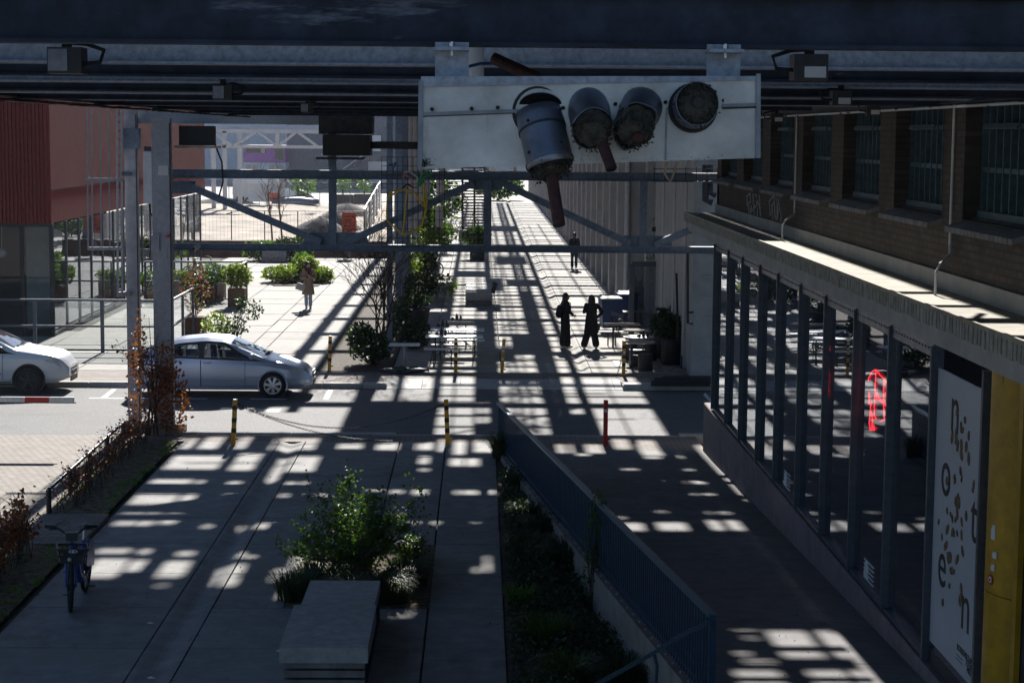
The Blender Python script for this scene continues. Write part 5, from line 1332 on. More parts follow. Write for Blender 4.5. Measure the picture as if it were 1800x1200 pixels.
t = thing("block_bench", ((a.x+b.x)/2, a.y+.8, 0), "low concrete block bench standing in the middle of the sunlit street", "bench")
MB().box(a.x+.05, b.x-.05, a.y+.1, a.y+4.4, -.02, .20).build("plinth", 'wallconc', t); MB().rbox(a.x, b.x, a.y, a.y+4.6, .20, .52, .02).build("slab", 'kerb', t)
MB().bar((b.x+.02,a.y+.2,.45),(b.x+.12,a.y+.3,.85),.03,.2).build("end_fin", 'darksteel', t)
a = G(812,424); t = thing("step_bench", (a.x,a.y,0), "stepped pale block bench far up the street below the slatted stair", "bench")
for k in range(3): MB().box(P(806,400,a.y).x, P(831,400,a.y).x, a.y+.35*k, a.y+1.6, .22*k, .22*k+.2).build("step", 'kerb', t)
# ------------------------------------------------------------------ beer tables left
def beertable(loc, label, L=2.2, w=.6, h=.76, m_='whitetop', rz_=0, name="beer_table", cat="table", group="folding tables on the street"):
    t = thing(name, loc, label, cat, group, rz_)
    MB().rbox(-L/2, L/2, -w/2, w/2, h-.035, h, .006).build("tabletop" if name == "beer_table" else "seat", m_, t, world=False)
    for sx in (-1, 1):
        mb = MB(); x = sx*(L/2-.28)
        for sy in (-1, 1): mb.bar((x, sy*(w/2-.06), 0), (x, sy*(w/2-.06), h-.035), .045, .03, up=(1,0,0))
        mb.bar((x,-w/2+.06,.12),(x,w/2-.06,.12),.025,.025); mb.bar((x-sx*.35,0,h-.04),(x,0,h*.45),.025,.02)
        mb.build("leg", 'plastic', t, world=False)
    return t
def bt(px0, px1, py, h, label, **k):
    a = G(px0, py, h); b = G(px1, py, h); c = (a+b)/2; return beertable((c.x, c.y, 0), label, L=b.x-a.x, h=h, **k)
T1 = bt(772,835,566,.76,"wooden folding table farthest back of the left café group", w=.5, m_='wood')
T2 = bt(757,851,578,.76,"white folding table with bottles in the middle of the left café group", w=.7)
T3 = bt(748,849,590,.76,"white folding table nearest the road in the left café group", w=.6)
bt(745,811,612,.45,"narrow white bench nearest the road in front of the left tables", w=.28, name="bench", cat="bench", group="benches at the folding tables")
bt(757,817,605,.45,"narrow wooden bench between the left tables, second from the road", w=.28, m_='wood', name="bench", cat="bench", group="benches at the folding tables")
bt(765,852,597,.45,"long narrow white bench under the edge of the nearest left table", w=.28, name="bench", cat="bench", group="benches at the folding tables")
bt(780,836,583,.45,"narrow pale bench behind the middle left table", w=.28, name="bench", cat="bench", group="benches at the folding tables")
def bottles(pos, label):
    t = thing("bottle_set", pos, label, "table set", "bottle sets on the tables")
    for dx, r, h in ((0,.045,.2),(.12,.035,.16),(-.13,.06,.09)): MB().rings([(dx,0,0,r,r),(dx,0,h*.6,r,r),(dx,0,h*.75,r*.5,r*.5),(dx,0,h,r*.45,r*.45)],12).build("bottle" if h > .1 else "tray", 'plastic', t, True, world=False)
bottles(G(803,562,.765), "dark bottle set on the farthest left folding table"); bottles(G(778,574,.765), "dark bottle set on the left part of the middle white table"); bottles(G(776,588,.765), "dark bottle set on the white table nearest the road")
# ------------------------------------------------------------------ right café
bt(1062,1125,569,.74,"narrow grey folding table behind the two women's right side", w=.5, m_='wood')
bt(1095,1160,579,.76,"wooden folding table in the middle of the right café group", w=.55, m_='wood')
bt(1095,1141,547,.76,"wooden folding table at the back of the right café group", w=.5, m_='wood')
bt(1053,1098,582,.45,"narrow bench in front of the grey folding table on the right", w=.28, m_='wood', name="bench", cat="bench", group="benches at the folding tables")
bt(1090,1150,588,.45,"narrow bench in the middle of the right café group", w=.28, m_='wood', name="bench", cat="bench", group="benches at the folding tables")
def ovalt(px0, px1, py, label, m_):
    a, b = G(px0,py,.75), G(px1,py,.75); c = (a+b)/2; w = (b.x-a.x)/2; t = thing("oval_table", (c.x,c.y,0), label, "table", "oval tables on the right")
    MB().rings([(0,0,.715,w*.98,.38),(0,0,.73,w,.4),(0,0,.75,w,.4)],30).build("tabletop", m_, t, False, world=False)
    for sx in (-.5,.5): MB().bar((sx*w,0,0),(sx*w,0,.71),.07,.07,up=(0,1,0)).build("leg", 'plastic', t, world=False)
    MB().bar((-.6*w,0,.35),(.6*w,0,.35),.04,.04).build("stretcher", 'plastic', t, world=False); return t
ovalt(1095,1150,591,"pale oval table above the black drum stools", 'whitetop'); ovalt(1097,1152,600,"dark grey oval table directly over the black drum stools", 'wood')
def drum(px, py, label):
    t = thing("drum_stool", G(px, py), label, "stool", "black drum stools")
    MB().rings([(0,0,0,.19,.19),(0,0,.05,.205,.205),(0,0,.40,.205,.205),(0,0,.44,.20,.20)],26).build("drum", 'black', t, True, world=False)
    MB().rings([(0,0,.44,.205,.205),(0,0,.47,.2,.2),(0,0,.475,.17,.17)],26).build("cushion", 'plastic', t, True, world=False)
for px, py, l in ((1134,651,"black drum stool nearest the road"),(1118,643,"black drum stool second nearest the road, left of the nearest"),(1107,631,"black drum stool behind the yellow bollard"),(1142,633,"black drum stool at the back right under the oval tables")): drum(px, py, l)
bottles(G(1097,565,.755), "dark bottle set on the grey folding table on the right"); bottles(G(1131,592,.755), "dark bottle set on the pale oval table")
# stacked folding chairs
t = thing("stacked_chairs", G(1088,585), "stack of tipped metal folding chairs between the blue bin and the tables", "chairs")
mb = MB()
for k in range(5): mb.bar(P(1074+k*.8,548+k*4,61), P(1098+k*.8,556+k*4,61), .05, .03)
mb.build("seat_slats", 'duct', t); mb = MB()
for k in range(3): mb.tube([P(1077+4*k,555,61), P(1082+4*k,590,60.5), P(1092+4*k,592,60.5)], .015, 6); mb.tube([P(1095,560,61.4), P(1080+3*k,592,61)], .015, 6)
mb.build("legs", 'plastic', t)
# wheelie bins
def bin_(px, py, label, m_, lid):
    t = thing("wheelie_bin", G(px, py), label, "bin", "wheelie bins", .12)
    mb = MB(); mb.loft([[(-.27,-.30,.1),(.27,-.30,.1),(.27,.28,.1),(-.27,.28,.1)],[(-.33,-.36,1.05),(.33,-.36,1.05),(.33,.36,1.05),(-.33,.36,1.05)]]); mb.build("body", m_, t, world=False)
    mb = MB(); mb.loft([[(-.36,-.40,1.05),(.36,-.40,1.05),(.36,.38,1.05),(-.36,.38,1.05)],[(-.36,-.40,1.09),(.36,-.40,1.09),(.36,.38,1.11),(-.36,.38,1.11)],[(-.28,-.28,1.13),(.28,-.28,1.13),(.28,.26,1.17),(-.28,.26,1.17)]]); mb.build("lid", lid, t, world=False)
    for sx in (-.3,.3): MB().cyl((sx-.03,.30,.1),(sx+.03,.30,.1),.1,14).build("wheel", 'rubber', t, world=False)
    MB().bar((-.25,.42,1.0),(.25,.42,1.0),.04,.04).build("handle", m_, t, world=False)
bin_(1071,580,"blue wheelie bin with a pale lid beside the woman in the long coat", 'binblue', 'bingreen'); bin_(1101,571,"dark blue wheelie bin with a dark lid behind the tables", 'binblue', 'binblue')
# glass wind screen at the wall
t = thing("wind_screen", P(1110,575,60), "dark framed glass wind screen standing out from the white building", "screen")
a, b, c_, d = P(1111,464,60), P(1160,464,60), P(1160,575,60), P(1111,575,60)
MB().bar(a, Vector((a.x,60,0)), .17, .1, up=(0,1,0)).build("post", 'frame', t); MB().bar(a, b, .1, .16).build("top_rail", 'frame', t)
MB().box(a.x+.08, b.x, 59.99, 60.0, .1, a.z-.08).build("pane", 'glasspane', t)
# speaker box / sign post / barrels with plants on the right
t = thing("black_cabinet", P(1162,600,56), "black cabinet with white round stickers in front of the white wall", "cabinet")
a, b = P(1152,541,56), P(1171,560,56); MB().rbox(a.x, b.x, 55.8, 56.3, 0, a.z, .02).build("body", 'black', t)
for px, py in ((1157,549),(1157,556),(1158,565),(1159,574),(1158,580)): q = P(px,py,55.78); MB().cyl(q, q+Vector((0,-.01,0)), .06, 12).build("sticker", 'sticker', t)
# pile of black beams on the pavement corner
rr = random.Random(4)
for k in range(5):
    y = 48.3-.28*k+.0; x0 = G(1150+rr.uniform(-3,14), 690).x
    o = MB().rbox(x0+.12*k, 6.9, 47.55+.18*k, 47.70+.18*k, .03+.0*k, .17+.05*(k%2), .01).build("black_beam", 'black')
    tag(o, "black timber beam in the flat pile on the far kerb by the white wall", "beam", "black beams piled on the kerb")
o = MB().rings([(0,0,0,.28,.2),(0,0,.06,.3,.22),(0,0,.10,.2,.14)],20).build("foot", 'wallconc'); 
t = thing("parasol_foot", G(1197,653), "round concrete parasol foot with a short pipe at the white wall", "parasol foot"); o.parent = t; o.scale = (1.2,1.2,1)
MB().cyl((0,0,.08),(0,0,.45),.035,10).build("pipe", 'bluerail', t, world=False)
# low table with one leg left
t = thing("pedestal_table", G(711,647), "small tilted pedestal table beside the bare shrub", "table")
MB().rbox(-.42,.42,-.26,.26,.64,.675,.006).build("tabletop", 'whitetop', t, world=False); MB().cyl((0,0,.02),(0,0,.64),.045,12).build("pole", 'duct', t, world=False)
for rz_ in (0, PI/2): mb = MB(); mb.obox((0,0,.03),(.75,.08,.04),(0,0,rz_+.3)); mb.build("foot", 'plastic', t, world=False)
for k, (x0,y0,x1,y1) in enumerate(((676,649,706,654),(700,654,745,649))):
    a, b = G(x0,y0,.05), G(x1,y1,.05); o = MB().bar(a, b, .35, .06).build("steel_plate", 'darksteel'); tag(o, ("flat dark board lying left of the pedestal table foot","flat dark board lying right of the pedestal table foot")[k], "board")
# ------------------------------------------------------------------ glass screens of the terrace
def screen(label, pts, h, n, base=0.0):
    t = thing("glass_screen", pts[0], label, "glass screen", "glass wind screens of the terrace")
    a, b = Vector(pts[0]), Vector(pts[1]); up_ = Vector((0,0,h))
    for z in (.07, h*.5, h): MB().bar(a+Vector((0,0,z)), b+Vector((0,0,z)), .06, .06).build("rail", 'frame', t)
    for i in range(n+1):
        p = a.lerp(b, i/n); MB().bar(p, p+up_, .1 if i not in (0,n) else .08, .08, up=(0,1,0) if abs((b-a).x) > abs((b-a).y) else (1,0,0)).build("post", 'frame', t)
    d = (b-a).normalized(); s = Vector((-d.y,d.x,0))*.004
    for z0, z1 in ((.1,h*.5-.03),(h*.5+.03,h-.03)):
        v = [a+Vector((0,0,z0)), b+Vector((0,0,z0)), b+Vector((0,0,z1)), a+Vector((0,0,z1))]
        MB().add([p+s for p in v]+[p-s for p in v], [(0,1,2,3),(7,6,5,4)]).build("pane", 'glassclear', t)
YS = G(178,619).y
xs0 = G(178,619).x; st_ = G(178,619).x-G(59,619).x
screen("long glass screen with dark rails along the road side of the terrace", [(xs0-3*st_, YS, 0), (xs0+st_*1.03, YS, 0)], 1.53, 4)
a = G(309,596); b = G(331,589); screen("short glass screen running back from the column beside the silver hatchback", [(xs0+st_*1.05, YS+.1, 0), (xs0+st_*1.05, YS+4.2, 0)], 1.53, 2)
a = G(256,529); b = G(428,529); screen("rear glass screen of the terrace behind the brown planter boxes", [(a.x,a.y,0),(b.x,b.y,0)], 1.5, 2)
screen("short glass screen end piece behind the planter box with the round bush", [(b.x+.12,b.y,0),(b.x+.12,b.y-1.6,0)], 1.5, 1)
# ------------------------------------------------------------------ plants
def boxplanter(px, py, w, h, d, label, leafm, n, seed, m_='corten', size=.09, fh=.45, name="planter_box", fr=None):
    p = G(px, py); t = thing(name, p, label, "planter", "planters on the terrace")
    mb = MB(); b = .04
    mb.rbox(-w/2, w/2, 0, d, 0, h, .006); mb.build("box", m_, t, world=False); MB().box(-w/2+b, w/2-b, b, d-b, h-.03, h+.004).build("soil", 'soil', t, world=False)
    rr = random.Random(seed); fr = fr or w*.75
    leaves(rr, [(Vector((0,d/2,h+fh*.6)), (fr,fr*.8,fh*.6), 1)], n, size).build("foliage", leafm, t, world=False)
    mb = MB()
    for k in range(7): mb.tube([(rr.gauss(0,.04),d/2,h-.02),(rr.uniform(-fr,fr)*.6,d/2+rr.uniform(-.2,.2),h+fh*.9)], .008, 5)
    mb.build("stem", 'bark', t, world=False); return t
boxplanter(415,539,.62,.66,.7,"brown planter box with a round yellow-green bush at the screen corner", 'leafyellow', 900, 1, fr=.55, fh=.75)
boxplanter(378,528,.7,.66,.6,"brown planter box half hidden behind the slim grey column", 'leaf', 500, 2, fh=.6)
boxplanter(348,534,1.1,.62,.6,"wide brown planter box left of the slim grey column", 'leafdark', 600, 3, fh=.4)
boxplanter(306,519,.7,.6,.6,"small brown planter box showing right of the big column", 'leafyellow', 350, 4, fh=.3)
boxplanter(342,592,.6,.62,.6,"tall brown planter with red and green leaves behind the silver hatchback roof", 'leafred', 420, 5, fh=1.5, fr=.45, size=.07)
boxplanter(264,526,.5,.34,.5,"terracotta pot with grey green herbs between the two grey columns", 'leaf', 500, 6, m_='terracotta', fh=.6, fr=.5, name="flower_pot")
boxplanter(115,523,1.5,.5,.7,"long dark planter by the red building's glass front", 'leaf', 900, 7, m_='plastic', fh=.8, fr=.9)
boxplanter(205,524,.6,.35,.5,"low pot with a bright green plant beside the red building's glass front", 'leafyellow', 300, 8, m_='plastic', fh=.35, name="flower_pot")
boxplanter(533,330+33,1.6,.9,1.2,"grey planter with a pale round shrub right of the white van", 'leaf', 300, 9, m_='duct', size=.22, fh=1.6, fr=1.1)
boxplanter(601,361,2.0,.95,1.2,"dark planter with a small tree by the yard, left of the last planter", 'leaf', 220, 10, m_='plastic', size=.16, fh=1.7, fr=.8)
boxplanter(640,360,1.9,.95,1.2,"dark planter with a slim yellow-green tree farthest right in the yard", 'leaf', 220, 11, m_='plastic', size=.16, fh=1.7, fr=.6)
# beds on the terrace
def bed(px0, px1, py0, py1, name): a = G(px0,py1); b = G(px1,py0); struct(MB().box(min(a.x,b.x),max(a.x,b.x),min(a.y,b.y),max(a.y,b.y),-.06,.03), name, 'soil')
bed(480,578,486,503,"terrace_bed_soil"); bed(447,545,452,461,"terrace_bed_soil")
plant("green_shrub", G(500,497), "broad low green shrub in the sunny bed left of the woman in beige", "shrub", [((0,.5,.35),(1.0,1.2,.35),1),((.9,1.0,.6),(.5,.6,.5),.6)], 2600, .10, 'leafyellow', seed=11)
plant("green_shrub", G(531,490), "taller dark green shrub directly behind the woman in beige", "shrub", [((0,.3,.6),(.5,.7,.55),1)], 900, .10, 'leaf', seed=12)
plant("green_shrub", G(563,497), "low green shrub right of the woman in beige", "shrub", [((0,.4,.3),(.55,.8,.32),1)], 900, .10, 'leafyellow', seed=13)
plant("green_shrub", G(466,459), "dark green shrub at the left end of the bed by the site wall", "shrub", [((0,.5,.5),(1.2,.8,.45),1)], 900, .15, 'leaf', seed=14)
plant("green_shrub", G(511,459), "dark green shrub right of the metal trough by the site wall", "shrub", [((0,.5,.6),(1.1,.8,.55),1)], 900, .15, 'leafdark', seed=15)
plant("yellow_shrub", G(530,457), "bright yellow shrub at the right end of the bed by the site wall", "shrub", [((0,.5,.65),(.6,.5,.5),1)], 400, .16, 'leafyellow', seed=16)
a = G(482,461); t = thing("metal_trough", a, "grey metal trough between the dark shrubs by the site wall", "trough"); mb = MB(); mb.rbox(-.6,.6,0,.5,0,.6,.02); mb.build("tub", 'duct', t, world=False); MB().box(-.62,.62,-.02,.02,.56,.62).build("rim", 'duct', t, world=False)
plant("spindly_shrub", G(410,603), "spindly dark-leaved shrub behind the silver hatchback's roof", "shrub", [((0,0,.55),(.55,.4,.4),1),((.5,.1,1.0),(.4,.3,.35),.8),((.25,0,1.3),(.2,.2,.25),.4)], 420, .075, 'leafdark', seed=17, stems=5)
plant("yellow_shrub", G(388,603), "yellow-green bush behind the hatchback's roof beside the slim column", "shrub", [((-.1,0,.5),(.5,.35,.45),1)], 420, .075, 'leafyellow', seed=18, stems=5)
# climber over the columns at the left: brown beech
rr = random.Random(31); cx_ = P(276,700,39.7); t = thing("copper_beech", (cx_.x,39.6,0), "young beech with copper-brown leaves growing up between the grey columns", "shrub")
tips = []; mb = branches(rr, (cx_.x,39.55,0), 1.0, .03, .55, 3, 5, .8, tips); 
for k in range(5): 
    x = cx_.x+rr.uniform(-.45,.3); top_ = rr.uniform(1.2,2.6); mb.tube([(x,39.5,0),(x+rr.gauss(0,.1),39.5,top_*.5),(x+rr.gauss(0,.15),39.55,top_)],[.02,.014,.005],6)
mb.build("branch", 'bark', t)
lm = leaves(rr, [((cx_.x-.1,39.5,.9),(.55,.35,.8),1.2),((cx_.x+.42,39.35,.75),(.38,.3,.75),1.3),((cx_.x-.35,39.5,1.7),(.22,.25,.7),.45),((cx_.x+.3,39.35,1.7),(.3,.25,.35),.4),((cx_.x-.30,39.5,2.3),(.12,.15,.45),.12),((cx_.x-.1,39.45,.35),(.6,.3,.35),.4)], 1250, .058)
for p in tips[::2]: leaf(lm, rr, p, .06)
lm.build("foliage", 'leafbeech', t)
# beech hedge rows
def hedge(label, x, y0, y1, h, n, seed, dens):
    rr = random.Random(seed); t = thing("beech_hedge", (x,(y0+y1)/2,0), label, "hedge", "beech hedges along the low rail")
    sb, lm = MB(), MB(); y = y0
    while y < y1:
        bx = x+rr.gauss(0,.1); hh = h*rr.uniform(.6,1.2); tp_ = Vector((bx+rr.gauss(0,.1), y+rr.gauss(0,.1), hh)); sb.tube([(bx,y,.02),Vector((bx,y,.02)).lerp(tp_,.5)+Vector((rr.gauss(0,.03),rr.gauss(0,.03),0)),tp_],[.009,.006,.003],5)
        for k in range(4):
            u = rr.uniform(.25,.95); b = Vector((bx,y,.02)).lerp(tp_,u); e = b+Vector((rr.uniform(-.25,.25),rr.uniform(-.25,.25),rr.uniform(.05,.25))); sb.tube([b,e],[.005,.002],4)
            for q in range(int(dens*rr.uniform(.2,2.2))): leaf(lm, rr, b.lerp(e, rr.random())+Vector((rr.gauss(0,.03),)*3), rr.uniform(.035,.06))
        y += (y1-y0)/n*rr.uniform(.5,1.5)
    sb.build("stem", 'bark', t); lm.build("foliage", 'leafbeech', t)
hedge("sparse brown beech hedge along the low rail up to the columns", -7.0, 31.2, 38.6, .62, 100, 41, 2)
hedge("dense brown beech hedge at the left edge nearest the camera", -6.95, 21.0, 28.3, .85, 160, 42, 6)
# grass tufts in the hedge strip
rr = random.Random(43); mb = MB()
for k in range(260):
    y = rr.uniform(22,38.6); x = rr.choice((rr.uniform(-6.55,-6.25), rr.uniform(-7.3,-6.2)))
    if 28.5 < y < 31: continue
    g_ = blades(rr, (x,y,.02), .12, 9, rr.uniform(.04,.1), .010, .9); mb.add(g_.v, g_.f)
o = mb.build("grass", 'grassbright'); o["kind"] = "stuff"; o["label"] = "short grass in the hedge strip beside the path"; o["category"] = "grass"
# centre bed: big shrub
bx, by = -1.75, 27.3
rr = random.Random(51); t = thing("leafy_shrub", (bx,by,0), "large sprawling green shrub in the planting bed in front", "shrub")
sb = MB(); lm = MB()
for k in range(44):
    a = rr.uniform(0,2*PI); L = rr.uniform(.7,1.6); el = rr.uniform(.45,1.35); b = Vector((bx+rr.gauss(0,.18),by+rr.gauss(0,.18),0)); d = Vector((math.cos(a)*math.cos(el)*1.15,math.sin(a)*math.cos(el)*.8,math.sin(el)))
    pts = [b]; 
    for q in range(6): d = (d+Vector((rr.gauss(0,.12),rr.gauss(0,.12),-.03))).normalized(); pts.append(pts[-1]+d*L/6)
    sb.tube(pts, [.014,.012,.010,.008,.006,.004,.003], 5)
    for j in range(16):
        u = rr.uniform(1.2,6); i = min(5,int(u)); p = pts[i].lerp(pts[i+1], u-i); e = p+Vector((rr.gauss(0,.16),rr.gauss(0,.14),rr.gauss(.06,.11))); sb.tube([p,e],[.004,.002],4)
        for q in range(11): leaf(lm, rr, p.lerp(e, rr.uniform(.1,1.15))+Vector((rr.gauss(0,.035),rr.gauss(0,.035),rr.gauss(0,.035))), rr.uniform(.025,.055), 1.3)
sb.build("branch", 'twig', t); lm.build("foliage", 'leaf', t)
for k, (dx,dy,n,h,l) in enumerate(((-.75,-1.8,420,.42,"tuft of dark grass at the near left corner of the planting bed"),(.55,-1.9,650,.42,"dense dark sedge tuft right of the concrete bench"),(.75,-1.05,520,.40,"dark sedge tuft at the right edge of the planting bed"),(-.55,-1.0,350,.4,"dark sedge tuft at the left edge of the planting bed under the shrub"),(.75,.8,220,.38,"small upright grass tuft at the far right corner of the planting bed"),(.05,-1.7,420,.34,"dark sedge tuft directly behind the concrete bench"))):
    t = thing("sedge_tuft", (bx+dx,by+dy,0), l, "grass tuft", "sedge tufts in the beds"); blades(random.Random(60+k), (bx+dx,by+dy,0), .5 if n > 300 else .22, n, h, .014, .75).build("blades", 'grassblade', t)
o = MB().tube([(bx+.35,by+.15,.25),(bx+.6,by+.2,.42),(bx+.95,by-.2,.38),(bx+1.05,by-.9,.08)],[.012,.012,.011,.010],8).build("bent_stem", 'twig', smooth=True); tag(o, "pale bent stem arching out of the planting bed to the path", "stem")
# side bed along the ramp wall
rr = random.Random(71)
tufts = [(.55,36.9,.45,500,.55,'grassblade',"rounded dark grass mound at the far end of the blue railing"),(.75,30.6,.42,650,.42,'grassblade',"dark sedge mound in the side bed, beside the bright tuft"),(1.15,29.4,.5,800,.45,'grassblade',"wide dark sedge mound in the middle of the side bed"),(.78,28.2,.42,600,.4,'grassblade',"dark sedge mound hanging over the path edge"),
  (.62,31.6,.16,90,.26,'grassbright',"small bright green tuft in the side bed"),(1.62,31.4,.2,120,.38,'grassbright',"light green grass tuft against the ramp wall"),(1.75,21.2,.5,650,.45,'grassblade',"dark sedge mound nearest the camera in the side bed"),(1.55,19.8,.5,600,.45,'grassblade',"dark sedge mound at the bottom edge below the railing end"),(.62,25.2,.3,260,.3,'grassbright',"soft green grass tuft leaning over the path edge"),(1.35,27.2,.5,650,.5,'grassblade',"tall dark sedge mound against the ramp wall, beside the thin shrub"),(.9,23.2,.42,420,.42,'leaf',"mid green leafy tuft in the middle of the side bed"),(.75,33.6,.34,320,.3,'leafdark',"small dark tuft at the narrow far part of the side bed"),(1.1,21.6,.4,420,.36,'leaf',"mid green tuft at the path edge near the bottom of the picture")]
for k, (x,y,r,n,h,m_,l) in enumerate(tufts):
    t = thing("sedge_tuft", (x,y,0), l, "grass tuft", "sedge tufts in the beds"); blades(random.Random(80+k), (x,y,0), r, n, h, .014, .8).build("blades", m_, t)
lm = MB(); sb = MB()
for k in range(14000):
    y = rr.uniform(17.0,34.8); w_ = 1.85*max(.1,(38.1-y)/20)
    x = X6+.06+rr.random()*w_; 
    if y > 29 and rr.random() < .6: continue
    cl = mnoise.noise(Vector((x*1.6,y*1.3,3))); 
    if cl < -.2: continue
    leaf(lm, rr, Vector((x,y,rr.uniform(0,.2)*(1+cl))), rr.uniform(.03,.06), 1.3, .5)
o = lm.build("ground_cover", 'leafdark'); o["kind"] = "stuff"; o["label"] = "low green ground cover in the side bed"; o["category"] = "ground cover"
rr = random.Random(72); lm = MB()
for k in range(70):
    x, y = rr.uniform(.6,1.6), rr.uniform(17.5,19.6); leaf(lm, rr, Vector((x,y,rr.uniform(.12,.2))), .02, 1.1, 1)
o = lm.build("blue_flowers", mat("blue_flower", (.05,.08,.45), .6)); o["kind"] = "stuff"; o["label"] = "tiny blue flowers in the side bed"; o["category"] = "flowers"
plant("spindly_shrub", (1.62,25.0,0), "thin green shrub reaching up against the ramp wall", "shrub", [((.02,0,.7),(.22,.25,.7),1),((.05,.1,1.3),(.14,.2,.35),.4)], 520, .035, 'leaf', seed=73, stems=6)
# shrubs around the columns
rr = random.Random(91); p0 = G(664,628); t = thing("bare_shrub", p0, "bare dark-branched shrub in front of the nearest slim column", "shrub")
mb = MB(); tips = []
for k in range(7): 
    b = branches(rr, (p0.x+rr.gauss(0,.12),p0.y+rr.gauss(0,.2),0), rr.uniform(1.7,2.5), .032, .75, 3, 4, .85, tips, .004); mb.add(b.v, b.f)
mb.build("branch", 'bark', t)
plant("dark_shrub", G(650,640), "dark leathery shrub at the foot of the bare shrub", "shrub", [((0,0,.5),(.65,.5,.5),1),((-.25,.2,.8),(.4,.4,.35),.6)], 1500, .075, 'leafdark', seed=92, stems=6)
plant("dark_shrub", G(729,612), "dark glossy shrub between the column and the left tables", "shrub", [((0,0,.4),(.5,.45,.42),1)], 1000, .07, 'leafdark', seed=93, stems=5)
plant("dark_shrub", G(700,598), "tall dark shrub directly beside the second column", "shrub", [((0,0,.7),(.4,.4,.7),1)], 900, .07, 'leafdark', seed=94, stems=5)
plant("ivy_bush", G(748,522), "sunlit yellow-green bush climbing beside the columns below the truss", "shrub", [((-.2,0,1.5),(.7,.9,1.3),1.2),((.35,.3,2.3),(.5,.7,.5),.6),((.7,-.5,.5),(.6,.6,.45),.5)], 1900, .08, 'leafyellow', seed=95, stems=8)
plant("ivy_bush", G(740,530), "dark green bush below the sunlit bush behind the big black pot", "shrub", [((0,0,.6),(.7,.7,.55),1),((.3,.5,1.5),(.4,.5,.6),.4)], 1200, .085, 'leafdark', seed=96, stems=8)
plant("green_shrub", G(783,445), "green shrub farther up the street left of the block seats", "shrub", [((-.6,0,1.0),(1.2,1.2,.9),1),((-1.1,1,2.1),(.8,1.2,.9),.7)], 1500, .13, 'leaf', seed=97, stems=8)
plant("yellow_shrub", G(776,428), "yellow-green shrub below the slatted stair", "shrub", [((-.6,0,1.0),(.9,1.0,.8),1)], 700, .12, 'leaf', seed=98, stems=8)
plant("green_shrub", G(769,400), "broad green shrub left of the slatted stair", "shrub", [((0,0,2),(2.0,1.5,1.6),1)], 1500, .2, 'leaf', seed=99, stems=8)
plant("grass_planter_plant", G(836,455), "tall grassy plant in the dark planter in the middle of the street", "plant", [((0,.3,1.1),(.7,.6,.5),1)], 900, .14, 'leaf', seed=100, stems=8)
o = MB().rbox(G(826,458).x, G(852,458).x, G(840,458).y, G(840,458).y+1.2, 0, .75, .02).build("street_planter", 'plastic'); tag(o, "dark square planter in the middle of the street behind the truss chord", "planter")
plant("street_tree", G(876,352), "bushy green tree at the far end of the street", "tree", [((0,0,1.2),(1.7,1.4,1.15),1),((1.5,0,1.3),(1.0,1.0,.9),.5)], 1300, .22, 'leaf', seed=101, stems=10)
plant("street_tree", G(872,345), "pale green tree behind the bushy tree at the far end of the street", "tree", [((-1.6,0,1.3),(1.0,1.0,1.2),1)], 700, .22, 'leafyellow', seed=102, stems=10)
# black pot
t = thing("black_pot", G(732,575), "big black plastic pot beside the second column", "pot"); MB().rings([(0,0,0,.36,.36),(0,0,.55,.44,.44),(0,0,.6,.48,.48),(0,0,.63,.48,.48)],26).build("tub", 'plastic', t, True, world=False); MB().rings([(0,0,.60,.44,.44),(0,0,.632,.44,.44)],20).build("soil", 'soil', t, world=False)
plant("dark_shrub", G(730,575)+Vector((0,0,.6)), "dry dark plant growing in the big black pot", "plant", [((0,0,.3),(.55,.4,.3),1)], 500, .07, 'leafdark', seed=103, stems=9)
# right wall plants
for k, (px,py,h,l) in enumerate(((1180,640,.75,"black barrel nearest the white wall's corner, holding a dense dark bush"),(1166,628,.7,"black barrel left of the corner barrel, holding a dark bush"),(1196,622,.9,"black barrel against the white wall behind the corner barrel"))):
    t = thing("planted_barrel", G(px,py), l, "planter", "planted barrels at the white wall"); MB().rings([(0,0,0,.27,.27),(0,0,.2,.31,.31),(0,0,h-.1,.31,.31),(0,0,h,.28,.28)],24).build("barrel", 'black', t, True, world=False)
    for z in (.2,h-.12): MB().rings([(0,0,z-.02,.318,.318),(0,0,z+.02,.318,.318)],24).build("hoop", 'darksteel', t, world=False)
    rr = random.Random(110+k); leaves(rr, [(Vector((0,0,h+.25)),(.42,.4,.42),1)], 1100, .06).build("foliage", 'leafdark', t, world=False)
plant("wall_vine", (6.15,61.5,0), "thin leafless vine climbing the wall behind the glass screen", "vine", [((-.3,0,2.2),(.35,.2,1.6),1)], 260, .06, 'leafyellow', seed=120, stems=14)
# trees on the building site edge
for k, (px,py,h,l) in enumerate(((480,442,1.9,"thin bare sapling left of its twin behind the site wall"),(497,442,1.9,"thin bare sapling right of its twin behind the site wall"))):
    p = G(px,py); rr = random.Random(130+k); t = thing("bare_sapling", p, l, "tree", "bare saplings at the building site"); mb = MB(); mb.tube([p,p+Vector((-.1,0,1.6)),p+Vector((-.25,0,3.0))],[.06,.05,.04],7); mb.build("trunk", 'twig', t)
    mb = MB()
    for q in range(4): b = branches(rr, p+Vector((-.1-.05*q,0,1.4+.5*q)), 1.2, .03, .8, 2, 4, .8, None, .008); mb.add(b.v, b.f)
    mb.build("crown", 'twig', t)
